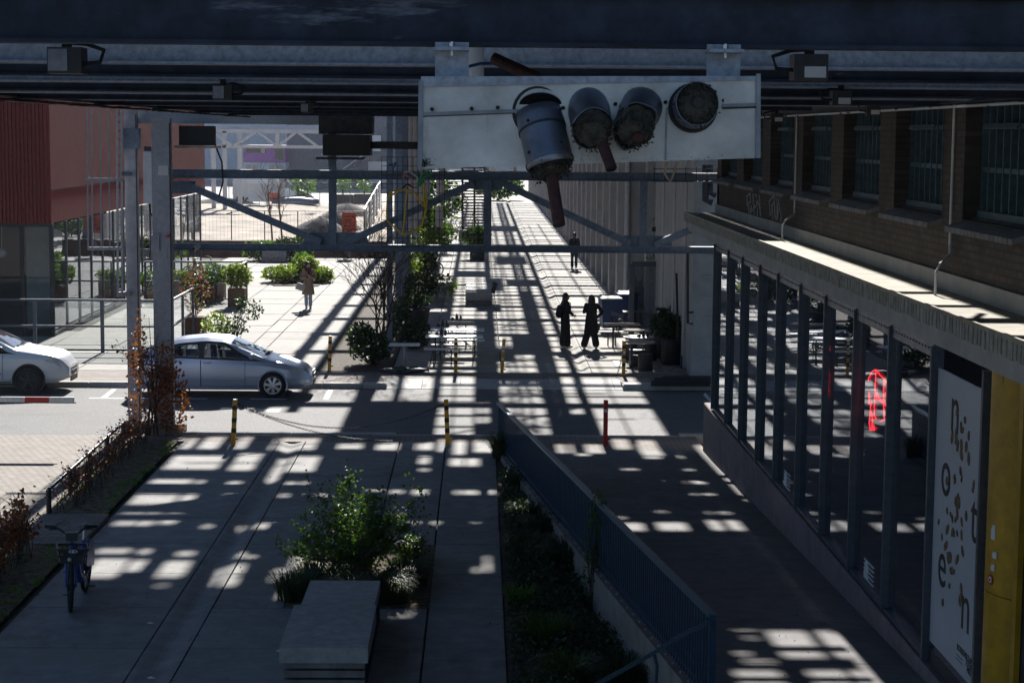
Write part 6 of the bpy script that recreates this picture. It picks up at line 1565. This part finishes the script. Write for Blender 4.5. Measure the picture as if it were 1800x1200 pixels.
# ------------------------------------------------------------------ people
def soft(o, vox, sm=2):
    r = o.modifiers.new("remesh", 'REMESH'); r.mode = 'VOXEL'; r.voxel_size = vox; r.use_smooth_shade = True
    s = o.modifiers.new("smooth", 'SMOOTH'); s.factor = .5; s.iterations = sm; return o
def limb(mb, pts, rs, n=12):
    P_ = []; R_ = []
    for i in range(len(pts)-1):
        for k in range(5):
            u = k/5; P_.append(Vector(pts[i]).lerp(Vector(pts[i+1]), u)); R_.append(rs[i]+(rs[i+1]-rs[i])*u)
    P_.append(Vector(pts[-1])); R_.append(rs[-1])
    mb.tube(P_, R_, n); mb.ell(P_[0], (R_[0],)*3, 10, 6); mb.ell(P_[-1], (R_[-1],)*3, 10, 6)
def hand(mb, w, d, nrm, curl=.4, thumb=1):
    w, d, nrm = Vector(w), Vector(d).normalized(), Vector(nrm).normalized(); s = d.cross(nrm).normalized()
    c = w+d*.045; limb(mb, [w, w+d*.04, w+d*.08], [.022,.030,.030], 10)
    for k, L in enumerate((.062,.072,.068,.054)):
        b = w+d*.085+s*(k-1.5)*.018; a = curl; p = [b]; dd = d
        for q in range(3):
            dd = (dd*math.cos(a)+nrm*math.sin(a)).normalized(); p.append(p[-1]+dd*L/3*1.1)
        mb.tube(p, [.0095,.009,.0085,.007], 7)
    t0 = w+d*.03+s*.028*thumb; mb.tube([t0, t0+(d*.5+s*thumb*.7+nrm*.3)*.03, t0+(d*.9+s*thumb*.5+nrm*.5)*.06], [.012,.011,.008], 7)
def person(label, loc, rz_, H, arms, legs, head=(0,0), top='clothblack', bottom='clothblack', shoes='shoe', hair='hairdark', coat=0.0, wide=.085, hairlong=.3, lean=0.0, belly=1.0, short=False):
    """local: faces -Y. arms = ((elbowL, wristL, handdirL, normalL),(R...)), legs = ((kneeL, ankleL),(R)); L at +X"""
    t = thing("person", loc, label, "person", None, rz_); k = H/1.70
    b = MB()
    b.rings([(0,0,.84,.13,.10),(0,0,.92,.155,.105),(0,0,1.0,.14,.10),(0,0,1.08,.125,.09),(0,-.005,1.2,.145,.10),(0,-.005,1.32,.165,.10),(0,0,1.40,.14,.085),(0,.01,1.44,.07,.06),(0,.005,1.50,.055,.055)],20)
    hc = Vector((0,-.02,1.585)); HR = Euler((head[0],0,head[1])).to_matrix()
    hm = MB(); hm.ell((0,0,0),(.074,.094,.113),18,14); hm.ell((0,-.045,-.055),(.052,.05,.058),12,8); hm.ell((0,-.098,-.012),(.013,.02,.024),8,6)
    for sx in (-1,1): hm.ell((sx*.075,.005,-.01),(.012,.022,.032),8,6); hm.ell((sx*.03,-.083,-.045),(.02,.012,.016),8,6)
    hm.ell((0,-.09,-.055),(.024,.010,.010),8,6); hm.v = [hc + HR@v for v in hm.v]; b.add(hm.v, hm.f)
    for (kn, an), sx in zip(legs, (1,-1)): limb(b, [(sx*.085,0,.88),kn,an], [.082,.055,.038])
    for (el, wr, hd, hn), sx in zip(arms, (1,-1)):
        limb(b, [(sx*.165,0,1.385),el,wr], [.05,.038,.024]); hand(b, wr, hd, hn, .35, sx)
    b.xf(Matrix.Scale(k,4)); bo_ = soft(b.build("body", 'skin', t, True, world=False), .0085, 2)
    ey = MB(); 
    for sx in (-1,1): ey.ell(hc+HR@Vector((sx*.031,-.084,.012)),(.013,.008,.007),8,5)
    ey.xf(Matrix.Scale(k,4)); ey.build("eyes", 'black', bo_, True, world=False)
    mo = MB(); mo.ell(hc+HR@Vector((0,-.099,-.055)),(.022,.006,.006),8,5); mo.xf(Matrix.Scale(k,4)); mo.build("mouth", 'rustpipe', bo_, True, world=False)
    # top with sleeves
    c = MB(); zb_ = .86
    rg = [(0,0,zb_,.185*belly,.135*belly),(0,0,.95,.18*belly,.13*belly),(0,0,1.08,.158*belly,.118*belly),(0,-.005,1.22,.175,.125),(0,-.005,1.34,.195,.122),(0,.005,1.42,.15,.105),(0,.012,1.47,.085,.08)]
    if coat: rg = [(0,.0,zb_-coat,.235,.17),(0,0,zb_-coat*.5,.215,.155)] + rg
    c.rings(rg, 24)
    for (el, wr, hd, hn), sx in zip(arms, (1,-1)): limb(c, [(sx*.168,0,1.385),el,Vector(el).lerp(Vector(wr),.93)], [.068,.058,.045])
    c.xf(Matrix.Scale(k,4)); soft(c.build("coat" if coat else "jacket", top, t, True, world=False), .013, 4)
    tr = MB()
    for (kn, an), sx in zip(legs, (1,-1)):
        an = Vector(an); limb(tr, [(sx*.09,0,.90),kn,an+Vector((0,0,.075))], [.105,wide*.95,wide])
    tr.rings([(0,0,.82,.15,.12),(0,0,.95,.165,.12)],18); tr.xf(Matrix.Scale(k,4)); soft(tr.build("trousers", bottom, t, True, world=False), .013, 4)
    for (kn, an), sx in zip(legs, (1,-1)):
        an = Vector(an); s = MB(); s.ell(an+Vector((0,-.06,-.035)),(.05,.135,.05),14,8); s.ell(an+Vector((0,.02,-.01)),(.042,.055,.055),12,8); s.xf(Matrix.Scale(k,4))
        for v in s.v: v.z = max(v.z, .0)
        s.build("shoe", shoes, t, True, world=False)
    h = MB(); hh = MB(); hh.ell((0,.018,.022),(.086,.098,.108),16,12); hh.ell((0,.05,-.03),(.082,.065,.10),14,10)
    hh.v = [Vector((v.x, max(v.y, -.045+.0*v.z) if v.z < .055 else v.y, v.z)) for v in hh.v]
    if hairlong:
        hh.rings([(0,.06,-hairlong,.07,.03),(0,.07,-hairlong*.7,.105,.045),(0,.062,-.12,.10,.055),(0,.05,.0,.085,.06)],16)
        for sx in (-1,1): hh.tube([(sx*.075,.01,.03),(sx*.088,-.0,-.08),(sx*.085,-.03,-hairlong*.6),(sx*.075,-.03,-hairlong*.85)],[.028,.034,.032,.015],10)
    hh.v = [hc + HR@v for v in hh.v]; h.add(hh.v, hh.f); h.xf(Matrix.Scale(k,4)); soft(h.build("hair", hair, t, True, world=False), .011, 3)
    return t, k
V = Vector
down = lambda sx, f=0: (V((sx*.225,.02-.0,1.12)), V((sx*.215,-.06+f,.90)), V((sx*.0,-.15,-1)), V((-sx,0,0)))
# left of the two women: long hair, backpack, faces the other one
pa = G(993,612)
t, k = person("person in black with long hair and a black backpack, standing in profile on the street", pa, math.radians(112), 1.68,
    (down(1), (V((-.22,-.04,1.14)), V((-.16,-.20,1.02)), V((.3,-1,0)), V((1,0,-.3)))), ((V((.09,-.01,.48)), V((.10,.02,.08))), (V((-.09,-.02,.48)), V((-.10,-.03,.08)))),
    head=(.05,-.25), wide=.115, hairlong=.36)
bp = thing("backpack", pa, "black backpack worn by the woman with long hair", "backpack", None, math.radians(112)); m_ = MB(); m_.ell((0,.20,1.13),(.145,.085,.21),16,12); m_.ell((0,.26,1.05),(.11,.05,.11),14,8); soft(m_.build("pack", 'clothblack', bp, True, world=False), .014, 3)
m_ = MB()
for sx in (-1,1): m_.tube([(sx*.10,.14,1.28),(sx*.11,.05,1.46),(sx*.12,-.12,1.38),(sx*.13,-.12,1.15),(sx*.12,.12,1.0)], .014, 8)
m_.build("strap", 'clothnavy', bp, True, world=False)
# right woman: long coat, hand on hip, back to the camera
pb = G(1039,613)
person("person in long black coat and flared trousers, hand on hip, seen from behind", pb, math.radians(172), 1.64,
    ((V((.24,-.05,1.14)), V((.16,-.20,1.20)), V((-.5,-.6,.6)), V((-.6,0,-.6))), (V((-.36,.06,1.17)), V((-.185,-.03,1.0)), V((.9,-.4,-.2)), V((.2,-.9,0)))),
    ((V((.12,.03,.47)), V((.21,.08,.08))), (V((-.09,-.03,.48)), V((-.15,-.02,.08)))), coat=.36, wide=.115, hairlong=.24, belly=1.06)
# man far off, walking away
pc = G(1009,473)
person("person in a dark jacket and dark jeans walking away up the street by the fins", pc, math.radians(178), 1.76,
    (down(1,-.06), down(-1,.08)), ((V((.09,-.06,.50)), V((.09,.02,.08))), (V((-.09,.02,.49)), V((-.09,.18,.13)))), top='clothnavy', bottom='denimdark', shoes='rubber', hairlong=0, wide=.075, belly=1.12)
# woman in beige coat
pd = G(542,543)
t, k = person("person in a beige coat and wine-red scarf looking at a phone in the sunny square", pd, math.radians(6), 1.72,
    ((V((.235,-.02,1.13)), V((.07,-.24,1.20)), V((-.6,-.5,.35)), V((-.5,.6,.3))), (V((-.235,-.02,1.13)), V((-.07,-.23,1.17)), V((.6,-.5,.35)), V((.5,.6,.3)))),
    ((V((.075,-.02,.48)), V((.075,-.06,.08))), (V((-.08,-.0,.48)), V((-.07,.03,.09)))), head=(.28,.45), top='beige', bottom='denim', shoes='shoe', coat=.33, wide=.07, hairlong=.26)
m_ = MB(); m_.rings([(0,-.03,1.38,.11,.10),(0,-.04,1.43,.125,.115),(0,-.03,1.49,.10,.10),(0,-.01,1.52,.07,.075)],18); m_.ell((.03,-.12,1.30),(.06,.035,.17),12,9); m_.ell((.10,-.10,1.26),(.05,.03,.16),12,9); m_.xf(Matrix.Scale(k,4)); soft(m_.build("scarf", 'scarf', t, True, world=False), .013, 3)
ph = thing("phone", pd+V((0,-.31,1.235)), "black phone held up by the woman in the beige coat", "phone", None, .1); MB().obox((0,0,0),(.075,.012,.15),(-.6,0,0)).build("case", 'black', ph, world=False)
bgp = thing("handbag", pd+V((-.27,-.16,.82)), "pale grey handbag hanging from the forearm of the woman in the beige coat", "handbag", None, .15)
m_ = MB(); m_.loft([[(-.17,-.055,-.12),(.17,-.055,-.12),(.17,.055,-.12),(-.17,.055,-.12)],[(-.15,-.045,.13),(.15,-.045,.13),(.15,.045,.13),(-.15,.045,.13)]]); m_.xf(Matrix.Rotation(.32,4,'Y')); m_.build("bag", 'bag', bgp, world=False)
m_ = MB()
for y in (-.03,.03): m_.tube([(-.06,y,.13),(0,y,.25),(.06,y,.30),(.13,y,.24),(.14,y,.09)], .008, 6)
m_.build("handle", 'bag', bgp, True, world=False)
# far-off passers-by at the end of the street
for px, c_, l in ((856,'clothnavy',"tiny distant person in dark clothes at the left of the street's far end"),(905,'clothblack',"tiny distant person in black at the right of the street's far end"),(870,'beige',"tiny distant person in light brown between two far pedestrians")):
    person(l, G(px,312 if px != 870 else 315), math.radians(180 if px != 870 else 20), 1.72, (down(1,-.05), down(-1,.05)), ((V((.09,-.05,.5)), V((.09,.0,.08))), (V((-.09,.0,.49)), V((-.09,.15,.12)))), top=c_, bottom='clothnavy', shoes='rubber', hairlong=0, wide=.08)
# ------------------------------------------------------------------ bicycles
def bicycle(name, loc, rz_, label, fm, steer=0.0, lean=0.0, share=True, wr=.335):
    """front towards -Y"""
    t = thing(name, loc, label, "bicycle", None, rz_); t.rotation_euler = (0, lean, rz_)
    yf, yr = -.57, .57
    def wheel(y, st, par):
        w = MB(); w.torus((0,0,0), wr-.02, .026 if share else .02, 'X', 36, 8); R_ = Matrix.Translation((0,y,wr)) @ Matrix.Rotation(st,4,'Z'); w.xf(R_); o = w.build("wheel", 'rubber', par, True, world=False)
        s = MB(); s.torus((0,0,0), wr-.05, .012, 'X', 36, 6)
        n = 5 if share else 14
        for k in range(n): a = 2*PI*k/n+.2; s.bar((0,0,0),(0,math.cos(a)*(wr-.05),math.sin(a)*(wr-.05)), .045 if share else .006, .02 if share else .006, up=(1,0,0))
        s.cyl((-.05,0,0),(.05,0,0),.045,14); s.xf(R_); s.build("spokes", 'plastic' if share else 'duct', o, world=False)
    wheel(yf, steer, t); wheel(yr, 0, t)
    hd = Vector((0,-.38,.86)); bb = Vector((0,.10,.29)); st_ = Vector((0,.25,.78))
    f = MB(); limb(f, [hd, (0,-.12,.42), bb], [.045,.055,.06] if share else [.018,.018,.018]); limb(f, [bb, st_], [.032,.026] if share else [.016,.016])
    if not share: limb(f, [hd-V((0,0,.06)), st_], [.016,.016])
    for sx in (-1,1): f.tube([bb+V((sx*.03,0,0)), (sx*.06,yr,wr)], .016, 8); f.tube([st_+V((sx*.02,0,-.1)), (sx*.06,yr,wr)], .012, 8)
    f.build("frame", fm, t, True, world=False)
    fk = MB(); R_ = Matrix.Translation((0,yf,0)) @ Matrix.Rotation(steer,4,'Z') @ Matrix.Translation((0,-yf,0)); q = len(fk.v)
    for sx in (-1,1): fk.tube([(sx*.03,-.42,.76),(sx*.06,-.45,.66),(sx*.065,yf,wr)], [.02,.024,.016], 8)
    fk.tube([(0,-.42,.74),(0,-.37,.98)], .025, 10); fk.xf(R_); fk.build("fork", fm, t, True, world=False)
    hb = MB(); hb.tube([(-.31,-.20,1.08),(-.20,-.26,1.09),(-.10,-.36,1.04),(0,-.38,1.0),(.10,-.36,1.04),(.20,-.26,1.09),(.31,-.20,1.08)], .016, 8); hb.xf(R_); hb.build("handlebar", 'plastic', t, True, world=False)
    for sx in (-1,1): g_ = MB(); g_.tube([(sx*.34,-.17,1.08),(sx*.20,-.26,1.09)], .022, 8); g_.tube([(sx*.30,-.27,1.06),(sx*.19,-.29,1.07)], .008, 6); g_.xf(R_); g_.build("grip", 'rubber', t, True, world=False)
    sp = MB(); sp.tube([st_-V((0,0,.1)), st_+V((0,.05,.18))], .016, 8); sp.build("seat_post", 'alloy', t, True, world=False)
    sd_ = MB(); sd_.ell(st_+V((0,.08,.205)), (.085,.12,.035), 14, 8); sd_.ell(st_+V((0,-.05,.20)), (.035,.12,.025), 12, 8); sd_.build("saddle", 'plastic', t, True, world=False)
    cr = MB(); cr.cyl(bb+V((-.09,0,0)), bb+V((.09,0,0)), .03, 10); cr.tube([bb+V((.085,0,0)), bb+V((.10,.12,-.12))], .012, 6); cr.tube([bb+V((-.085,0,0)), bb+V((-.10,-.12,.12))], .012, 6); cr.cyl(bb+V((-.07,0,0)), bb+V((-.06,0,0)), .09, 20); cr.build("crank", 'alloy', t, True, world=False)
    for sx in (-1,1): MB().obox(bb+V((sx*.15,sx*.12,-sx*.12)), (.10,.08,.02)).build("pedal", 'plastic', t, world=False)
    ks = MB(); ks.tube([(-.05,.25,.28),(-.20,.30,.01),(-.25,.27,.005)], .010, 6); ks.build("kickstand", 'plastic', t, world=False)
    if share:
        fe = MB()
        for k in range(15):
            a0 = .0*PI+1.05*PI*k/15; a1 = 1.05*PI*(k+1)/15; r_ = wr+.035
            for (ra) in (1,): fe.bar((0,yr+r_*math.cos(a0),wr+r_*math.sin(a0)),(0,yr+r_*math.cos(a1),wr+r_*math.sin(a1)), .09, .008, up=(1,0,0))
        fe.build("mudguard", fm, t, world=False)
        sg = MB()
        for sx in (-1,1):
            pl = [(yr-.30+.0,wr+.10),(yr-.27,wr+.30),(yr-.05,wr+.42),(yr+.18,wr+.36),(yr+.30,wr+.15),(yr+.28,wr-.02),(yr,wr+.02)]; sg.prism(pl, 'X', sx*.055-.004, sx*.055+.004)
        sg.build("skirt_guard", fm, t, world=False)
        bk = MB(); y0, y1, z0, z1 = -.80, -.47, .72, .90
        for z, e_ in ((z0,.04),(z0+.09,.015),(z1,0)):
            for a, b in (((-.2+e_,y0+e_),(.2-e_,y0+e_)),((.2-e_,y0+e_),(.2-e_,y1)),((.2-e_,y1),(-.2+e_,y1)),((-.2+e_,y1),(-.2+e_,y0+e_))): bk.bar((*a,z),(*b,z),.018,.03)
        for k in range(7): x = -.18+.06*k; bk.bar((x*.8,y0+.04,z0),(x,y0,z1),.014,.014,up=(0,1,0)); bk.bar((x*.8,y0+.04,z0),(x*.8,y1,z0),.014,.014)
        bk.box(-.13,.13,y0+.02,y0+.035,z0+.02,z1-.02); bk.xf(R_); bko = bk.build("basket", 'plastic', t, world=False)
        pl = MB(); pl.rings([(0,0,0,.06,.022),(0,0,.012,.06,.022)],20); pl.xf(R_ @ Matrix.Translation((0,y0-.01,z1-.02)) @ Matrix.Rotation(PI/2,4,'X')); pl.build("badge", 'sticker', bko, world=False)
        dots = MB(); 
        for sx in (-.025,.025): dots.ell((sx,y0-.024,z1-.02),(.012,.004,.012),8,5)
        dots.xf(R_); dots.build("badge_dots", 'black', bko, world=False)
        li = MB(); li.ell((-.04,y0-.01,z0+.05),(.03,.03,.03),12,8); li.xf(R_); li.build("front_lamp", 'lamp', t, True, world=False)
        cs = MB(); cs.loft([[(-.07,-.46,.94),(.07,-.46,.94),(.07,-.34,.94),(-.07,-.34,.94)],[(-.09,-.44,1.05),(.09,-.44,1.05),(.09,-.36,1.05),(-.09,-.36,1.05)]]); cs.xf(R_); cs.build("display_stem", 'plastic', t, world=False)
        rf = MB().box(-.045,.045,yf-.08,yf-.06,.06,.09); rf.xf(R_)
    return t
fb_, rb_ = G(122,1077), G(151,1035)
c_ = (fb_+rb_)/2; bicycle("bicycle", (c_.x, c_.y, 0), math.atan2(fb_.x-rb_.x, -(fb_.y-rb_.y))*.6, "blue share bicycle with a black front basket standing on the foreground path", 'bikeblue', .24, .05)
q = G(333,494); bicycle("bicycle", (q.x+.55, q.y, 0), math.radians(90), "pale grey bicycle leaning at the rear glass screen of the terrace", 'duct', 0, .05, False)
q = G(765,486); bicycle("bicycle", (q.x-.3, q.y+.4, 0), math.radians(40), "dark bicycle half hidden in the sunlit bush by the columns", 'plastic', .5, .05, False)
for k, (px, py, l) in enumerate(((803,412,"dark bicycle parked left of the stepped block bench"),(822,400,"dark bicycle parked behind the stepped block bench"))):
    bicycle("bicycle", G(px,py), math.radians(60+50*k), l, 'plastic', .4, .04, False)
# ------------------------------------------------------------------ building site: wall, heaps, fences, signs
a, b = G(372,455), G(680,452)
o = MB().box(-33, b.x-.0, 98.0, 98.6, -.1, .78).build("site_wall", mat("brown_site_wall", (.16,.125,.09), .9, ns=1.4, amt=.4, stain=.4)); tag(o, "low brown wall along the front of the building site", "wall")
def heap(px, py, rx, ry, h, label, seed):
    p = G(px, py); mb = MB(); n, m = 26, 8; rg = []
    for i in range(m+1):
        u = i/m; rg.append([(p.x+rx*(1-u)*math.cos(2*PI*k/n)*(1+.18*mnoise.noise(V((math.cos(2*PI*k/n)*2+seed,math.sin(2*PI*k/n)*2,u*2)))), p.y+ry*(1-u)*math.sin(2*PI*k/n), .2+h*(1-(1-u)**1.4)*(1+.1*mnoise.noise(V((k*.5,u*3,seed))))) for k in range(n)])
    tag(mb.loft(rg).build("spoil_heap", 'spoil', smooth=True), label, "heap", "grey spoil heaps on the building site")
heap(563,414,1.9,2.0,1.0,"grey spoil heap nearest the front wall of the building site",1); heap(588,408,1.9,2.0,1.2,"grey spoil heap behind the orange board",2); heap(610,385,2.2,2.2,1.0,"grey spoil heap at the back right of the building site",3); heap(390,363,3,2,.6,"low grey spoil heap behind the slim column left of the van",4)
def fence(label, a, b, n, h=2.0, cover=None):
    t = thing("site_fence", a, label, "fence", "metal fences of the building site"); a, b = Vector(a), Vector(b)
    for i in range(n+1): p = a.lerp(b, i/n); MB().cyl(p, p+V((0,0,h)), .03, 8).build("post", 'duct', t)
    for i in range(n):
        p, q = a.lerp(b, i/n), a.lerp(b, (i+1)/n); mb = MB()
        for z in (.15, h): mb.bar(p+V((0,0,z)), q+V((0,0,z)), .035, .035)
        for k in range(9): r_ = p.lerp(q, k/9); mb.bar(r_+V((0,0,.15)), r_+V((0,0,h)), .007, .007, up=(0,1,0))
        for k in range(5): z = .4+k*.35; mb.bar(p+V((0,0,z)), q+V((0,0,z)), .006, .006)
        mb.build("mesh", 'duct', t)
        if cover and i in cover:
            d = (q-p).normalized(); s = V((-d.y,d.x,0))*.03; v = [p-s+V((0,0,.2)), q-s+V((0,0,.2)), q-s+V((0,0,h-.05)), p-s+V((0,0,h-.05))]
            MB().add(v+[x-s*.3 for x in v], [(0,1,2,3),(7,6,5,4),(0,4,5,1),(1,5,6,2),(2,6,7,3),(3,7,4,0)]).build("fence_cloth", 'duct', t)
a = G(383,425); b = G(680,420)
fence("long thin mesh fence behind the front wall of the building site", (a.x-3,99.2,.3), (P(640,400,99.2).x,99.2,.3), 7)
a = G(398,358); b = G(640,358); fence("mesh fence in front of the white van and the yard planters", (P(398,0,160).x,160.5,.2), (P(668,0,160).x,160.5,.2), 5)
p0, p1 = P(640,412,100), P(675,340,158); fence("grey covered fence running back along the right side of the building site", (p0.x,100,.2), (P(668,0,158).x,158,.2), 9, 2.2, range(0,9,2))
# banner on the van's fence with sheets
t = thing("site_banner", P(466,330,160), "pale banner with white sheets and red block on the fence before the van", "banner")
a, b = P(436,321,160.3), P(501,355,160.3); MB().box(a.x,b.x,160.28,160.34,b.z,a.z).build("cloth", 'paleblue', t)
for x0,y0,x1,y1,m_ in ((437,325,448,334,'white'),(487,323,498,333,'white'),(451,329,470,331,'white'),(454,336,472,338,'white'),(459,340,474,342,'white'),(474,339,492,351,'orange')):
    a, b = P(x0,y0,160.2), P(x1,y1,160.2); MB().box(a.x,b.x,160.22,160.26,b.z,a.z).build("printed_sheet", m_, t)
# orange board
YO = 97.4; a, b = P(601,373.5,YO), P(626,412,YO)
t = thing("orange_board", ((a.x+b.x)/2,YO,b.z), "orange board densely lettered in black behind the truss gusset", "board")
MB().box(a.x,b.x,YO,YO+.05,b.z,a.z).build("panel", 'orange', t); w = b.x-a.x; h = a.z-b.z
rr = random.Random(77)
for row, (z, hh) in enumerate(((.94,.05),(.81,.07),(.67,.06),(.57,.06),(.47,.05),(.37,.08),(.25,.06),(.17,.06),(.08,.05))):
    x = .10
    while x < .9:
        l = rr.uniform(.03,.12)
        if rr.random() < .85: MB().box(a.x+w*x, a.x+w*min(.93,x+l), YO-.012, YO-.004, b.z+h*(z-hh/2), b.z+h*(z+hh/2)).build("printed_word", 'ink', t)
        x += l+.03
MB().bar(((a.x+b.x)/2,YO+.1,.0),((a.x+b.x)/2,YO+.1,b.z+.3),.1,.06,up=(0,1,0)).build("post", 'duct', t)
# ------------------------------------------------------------------ scraps on the foreground path
for k, (px,py,l) in enumerate(((264,1096,"white paper scrap on the path below the blue bicycle"),(265,1192,"white paper scrap at the bottom edge of the path"),(491,1145,"white paper scrap beside the concrete bench"))):
    p = G(px,py,.012); mb = MB(); mb.add([p+V((-.05,.03,0)),p+V((.0,.05,.015)),p+V((.06,.0,.0)),p+V((.03,-.03,.012)),p+V((-.02,-.01,.006))],[(0,1,4),(1,2,3,4)]); o = mb.build("paper_scrap", 'sticker'); tag(o, l, "litter"); sm_ = o.modifiers.new("thickness",'SOLIDIFY'); sm_.thickness = .002
p = G(555,1118,.53); o = MB().add([p+V((-.06,-.05,.02)),p+V((.0,.0,.03)),p+V((.07,.05,.02)),p+V((.05,.02,.02)),p+V((0,-.03,.03))],[(0,1,4),(1,2,3,4)]).build("paper_scrap", 'sticker'); tag(o, "white paper scrap lying on the concrete bench", "litter"); sm_ = o.modifiers.new("thickness",'SOLIDIFY'); sm_.thickness = .002
o = MB().box(G(1075,633).x,G(1095,645).x,G(1080,646).y,G(1080,632).y,.0,.012).build("utility_cover", 'kerb'); tag(o, "flat metal service cover in front of the drum stools", "cover")
rr = random.Random(88); mb = MB()
for k in range(500):
    x, y = rr.uniform(-6.1,.3), rr.uniform(20,38.6)
    if rr.random() < .5: x = rr.choice((-4.15,-3.61,-6.1,.3,-1.63))+rr.gauss(0,.08)
    leaf(mb, rr, V((x,y,.008)), rr.uniform(.012,.03), 1.2, -.2)
for k in range(200): y = rr.uniform(18,36); leaf(mb, rr, V((rr.uniform(2.6,4.6),y,rz(y)+.008)), rr.uniform(.01,.025), 1.2, -.2)
for v in mb.v: v.z = max(v.z, .004)
o = mb.build("fallen_leaves", 'twig'); o["kind"] = "stuff"; o["label"] = "scattered dry leaf bits on the path"; o["category"] = "litter"
# ---- sheet added over the foreground to hold back skylight
dk2 = MB().box(-7.05, 4.16, 5, 16.0, ZP-.006, ZP+.006).build("shade_sheet", 'darksteel', br)
# ------------------------------------------------------------------ haze
hz = MB().box(-131, 71, -41, 421, -1.7, 19).mesh("haze", None)
hm = bpy.data.materials.new("haze_air"); hm.use_nodes = True; t_ = hm.node_tree; t_.nodes.remove(t_.nodes["Principled BSDF"])
pv = _n(t_, "ShaderNodeVolumePrincipled"); pv.inputs["Color"].default_value = (.86,.91,1,1); pv.inputs["Density"].default_value = .0003; pv.inputs["Anisotropy"].default_value = .2
t_.links.new(pv.outputs[0], t_.nodes["Material Output"].inputs["Volume"]); hz.materials.append(hm)
ho = bpy.data.objects.new("haze", hz); COL.objects.link(ho); ho["kind"] = "stuff"; ho["label"] = "thin haze in the air over the street"; ho["category"] = "haze"
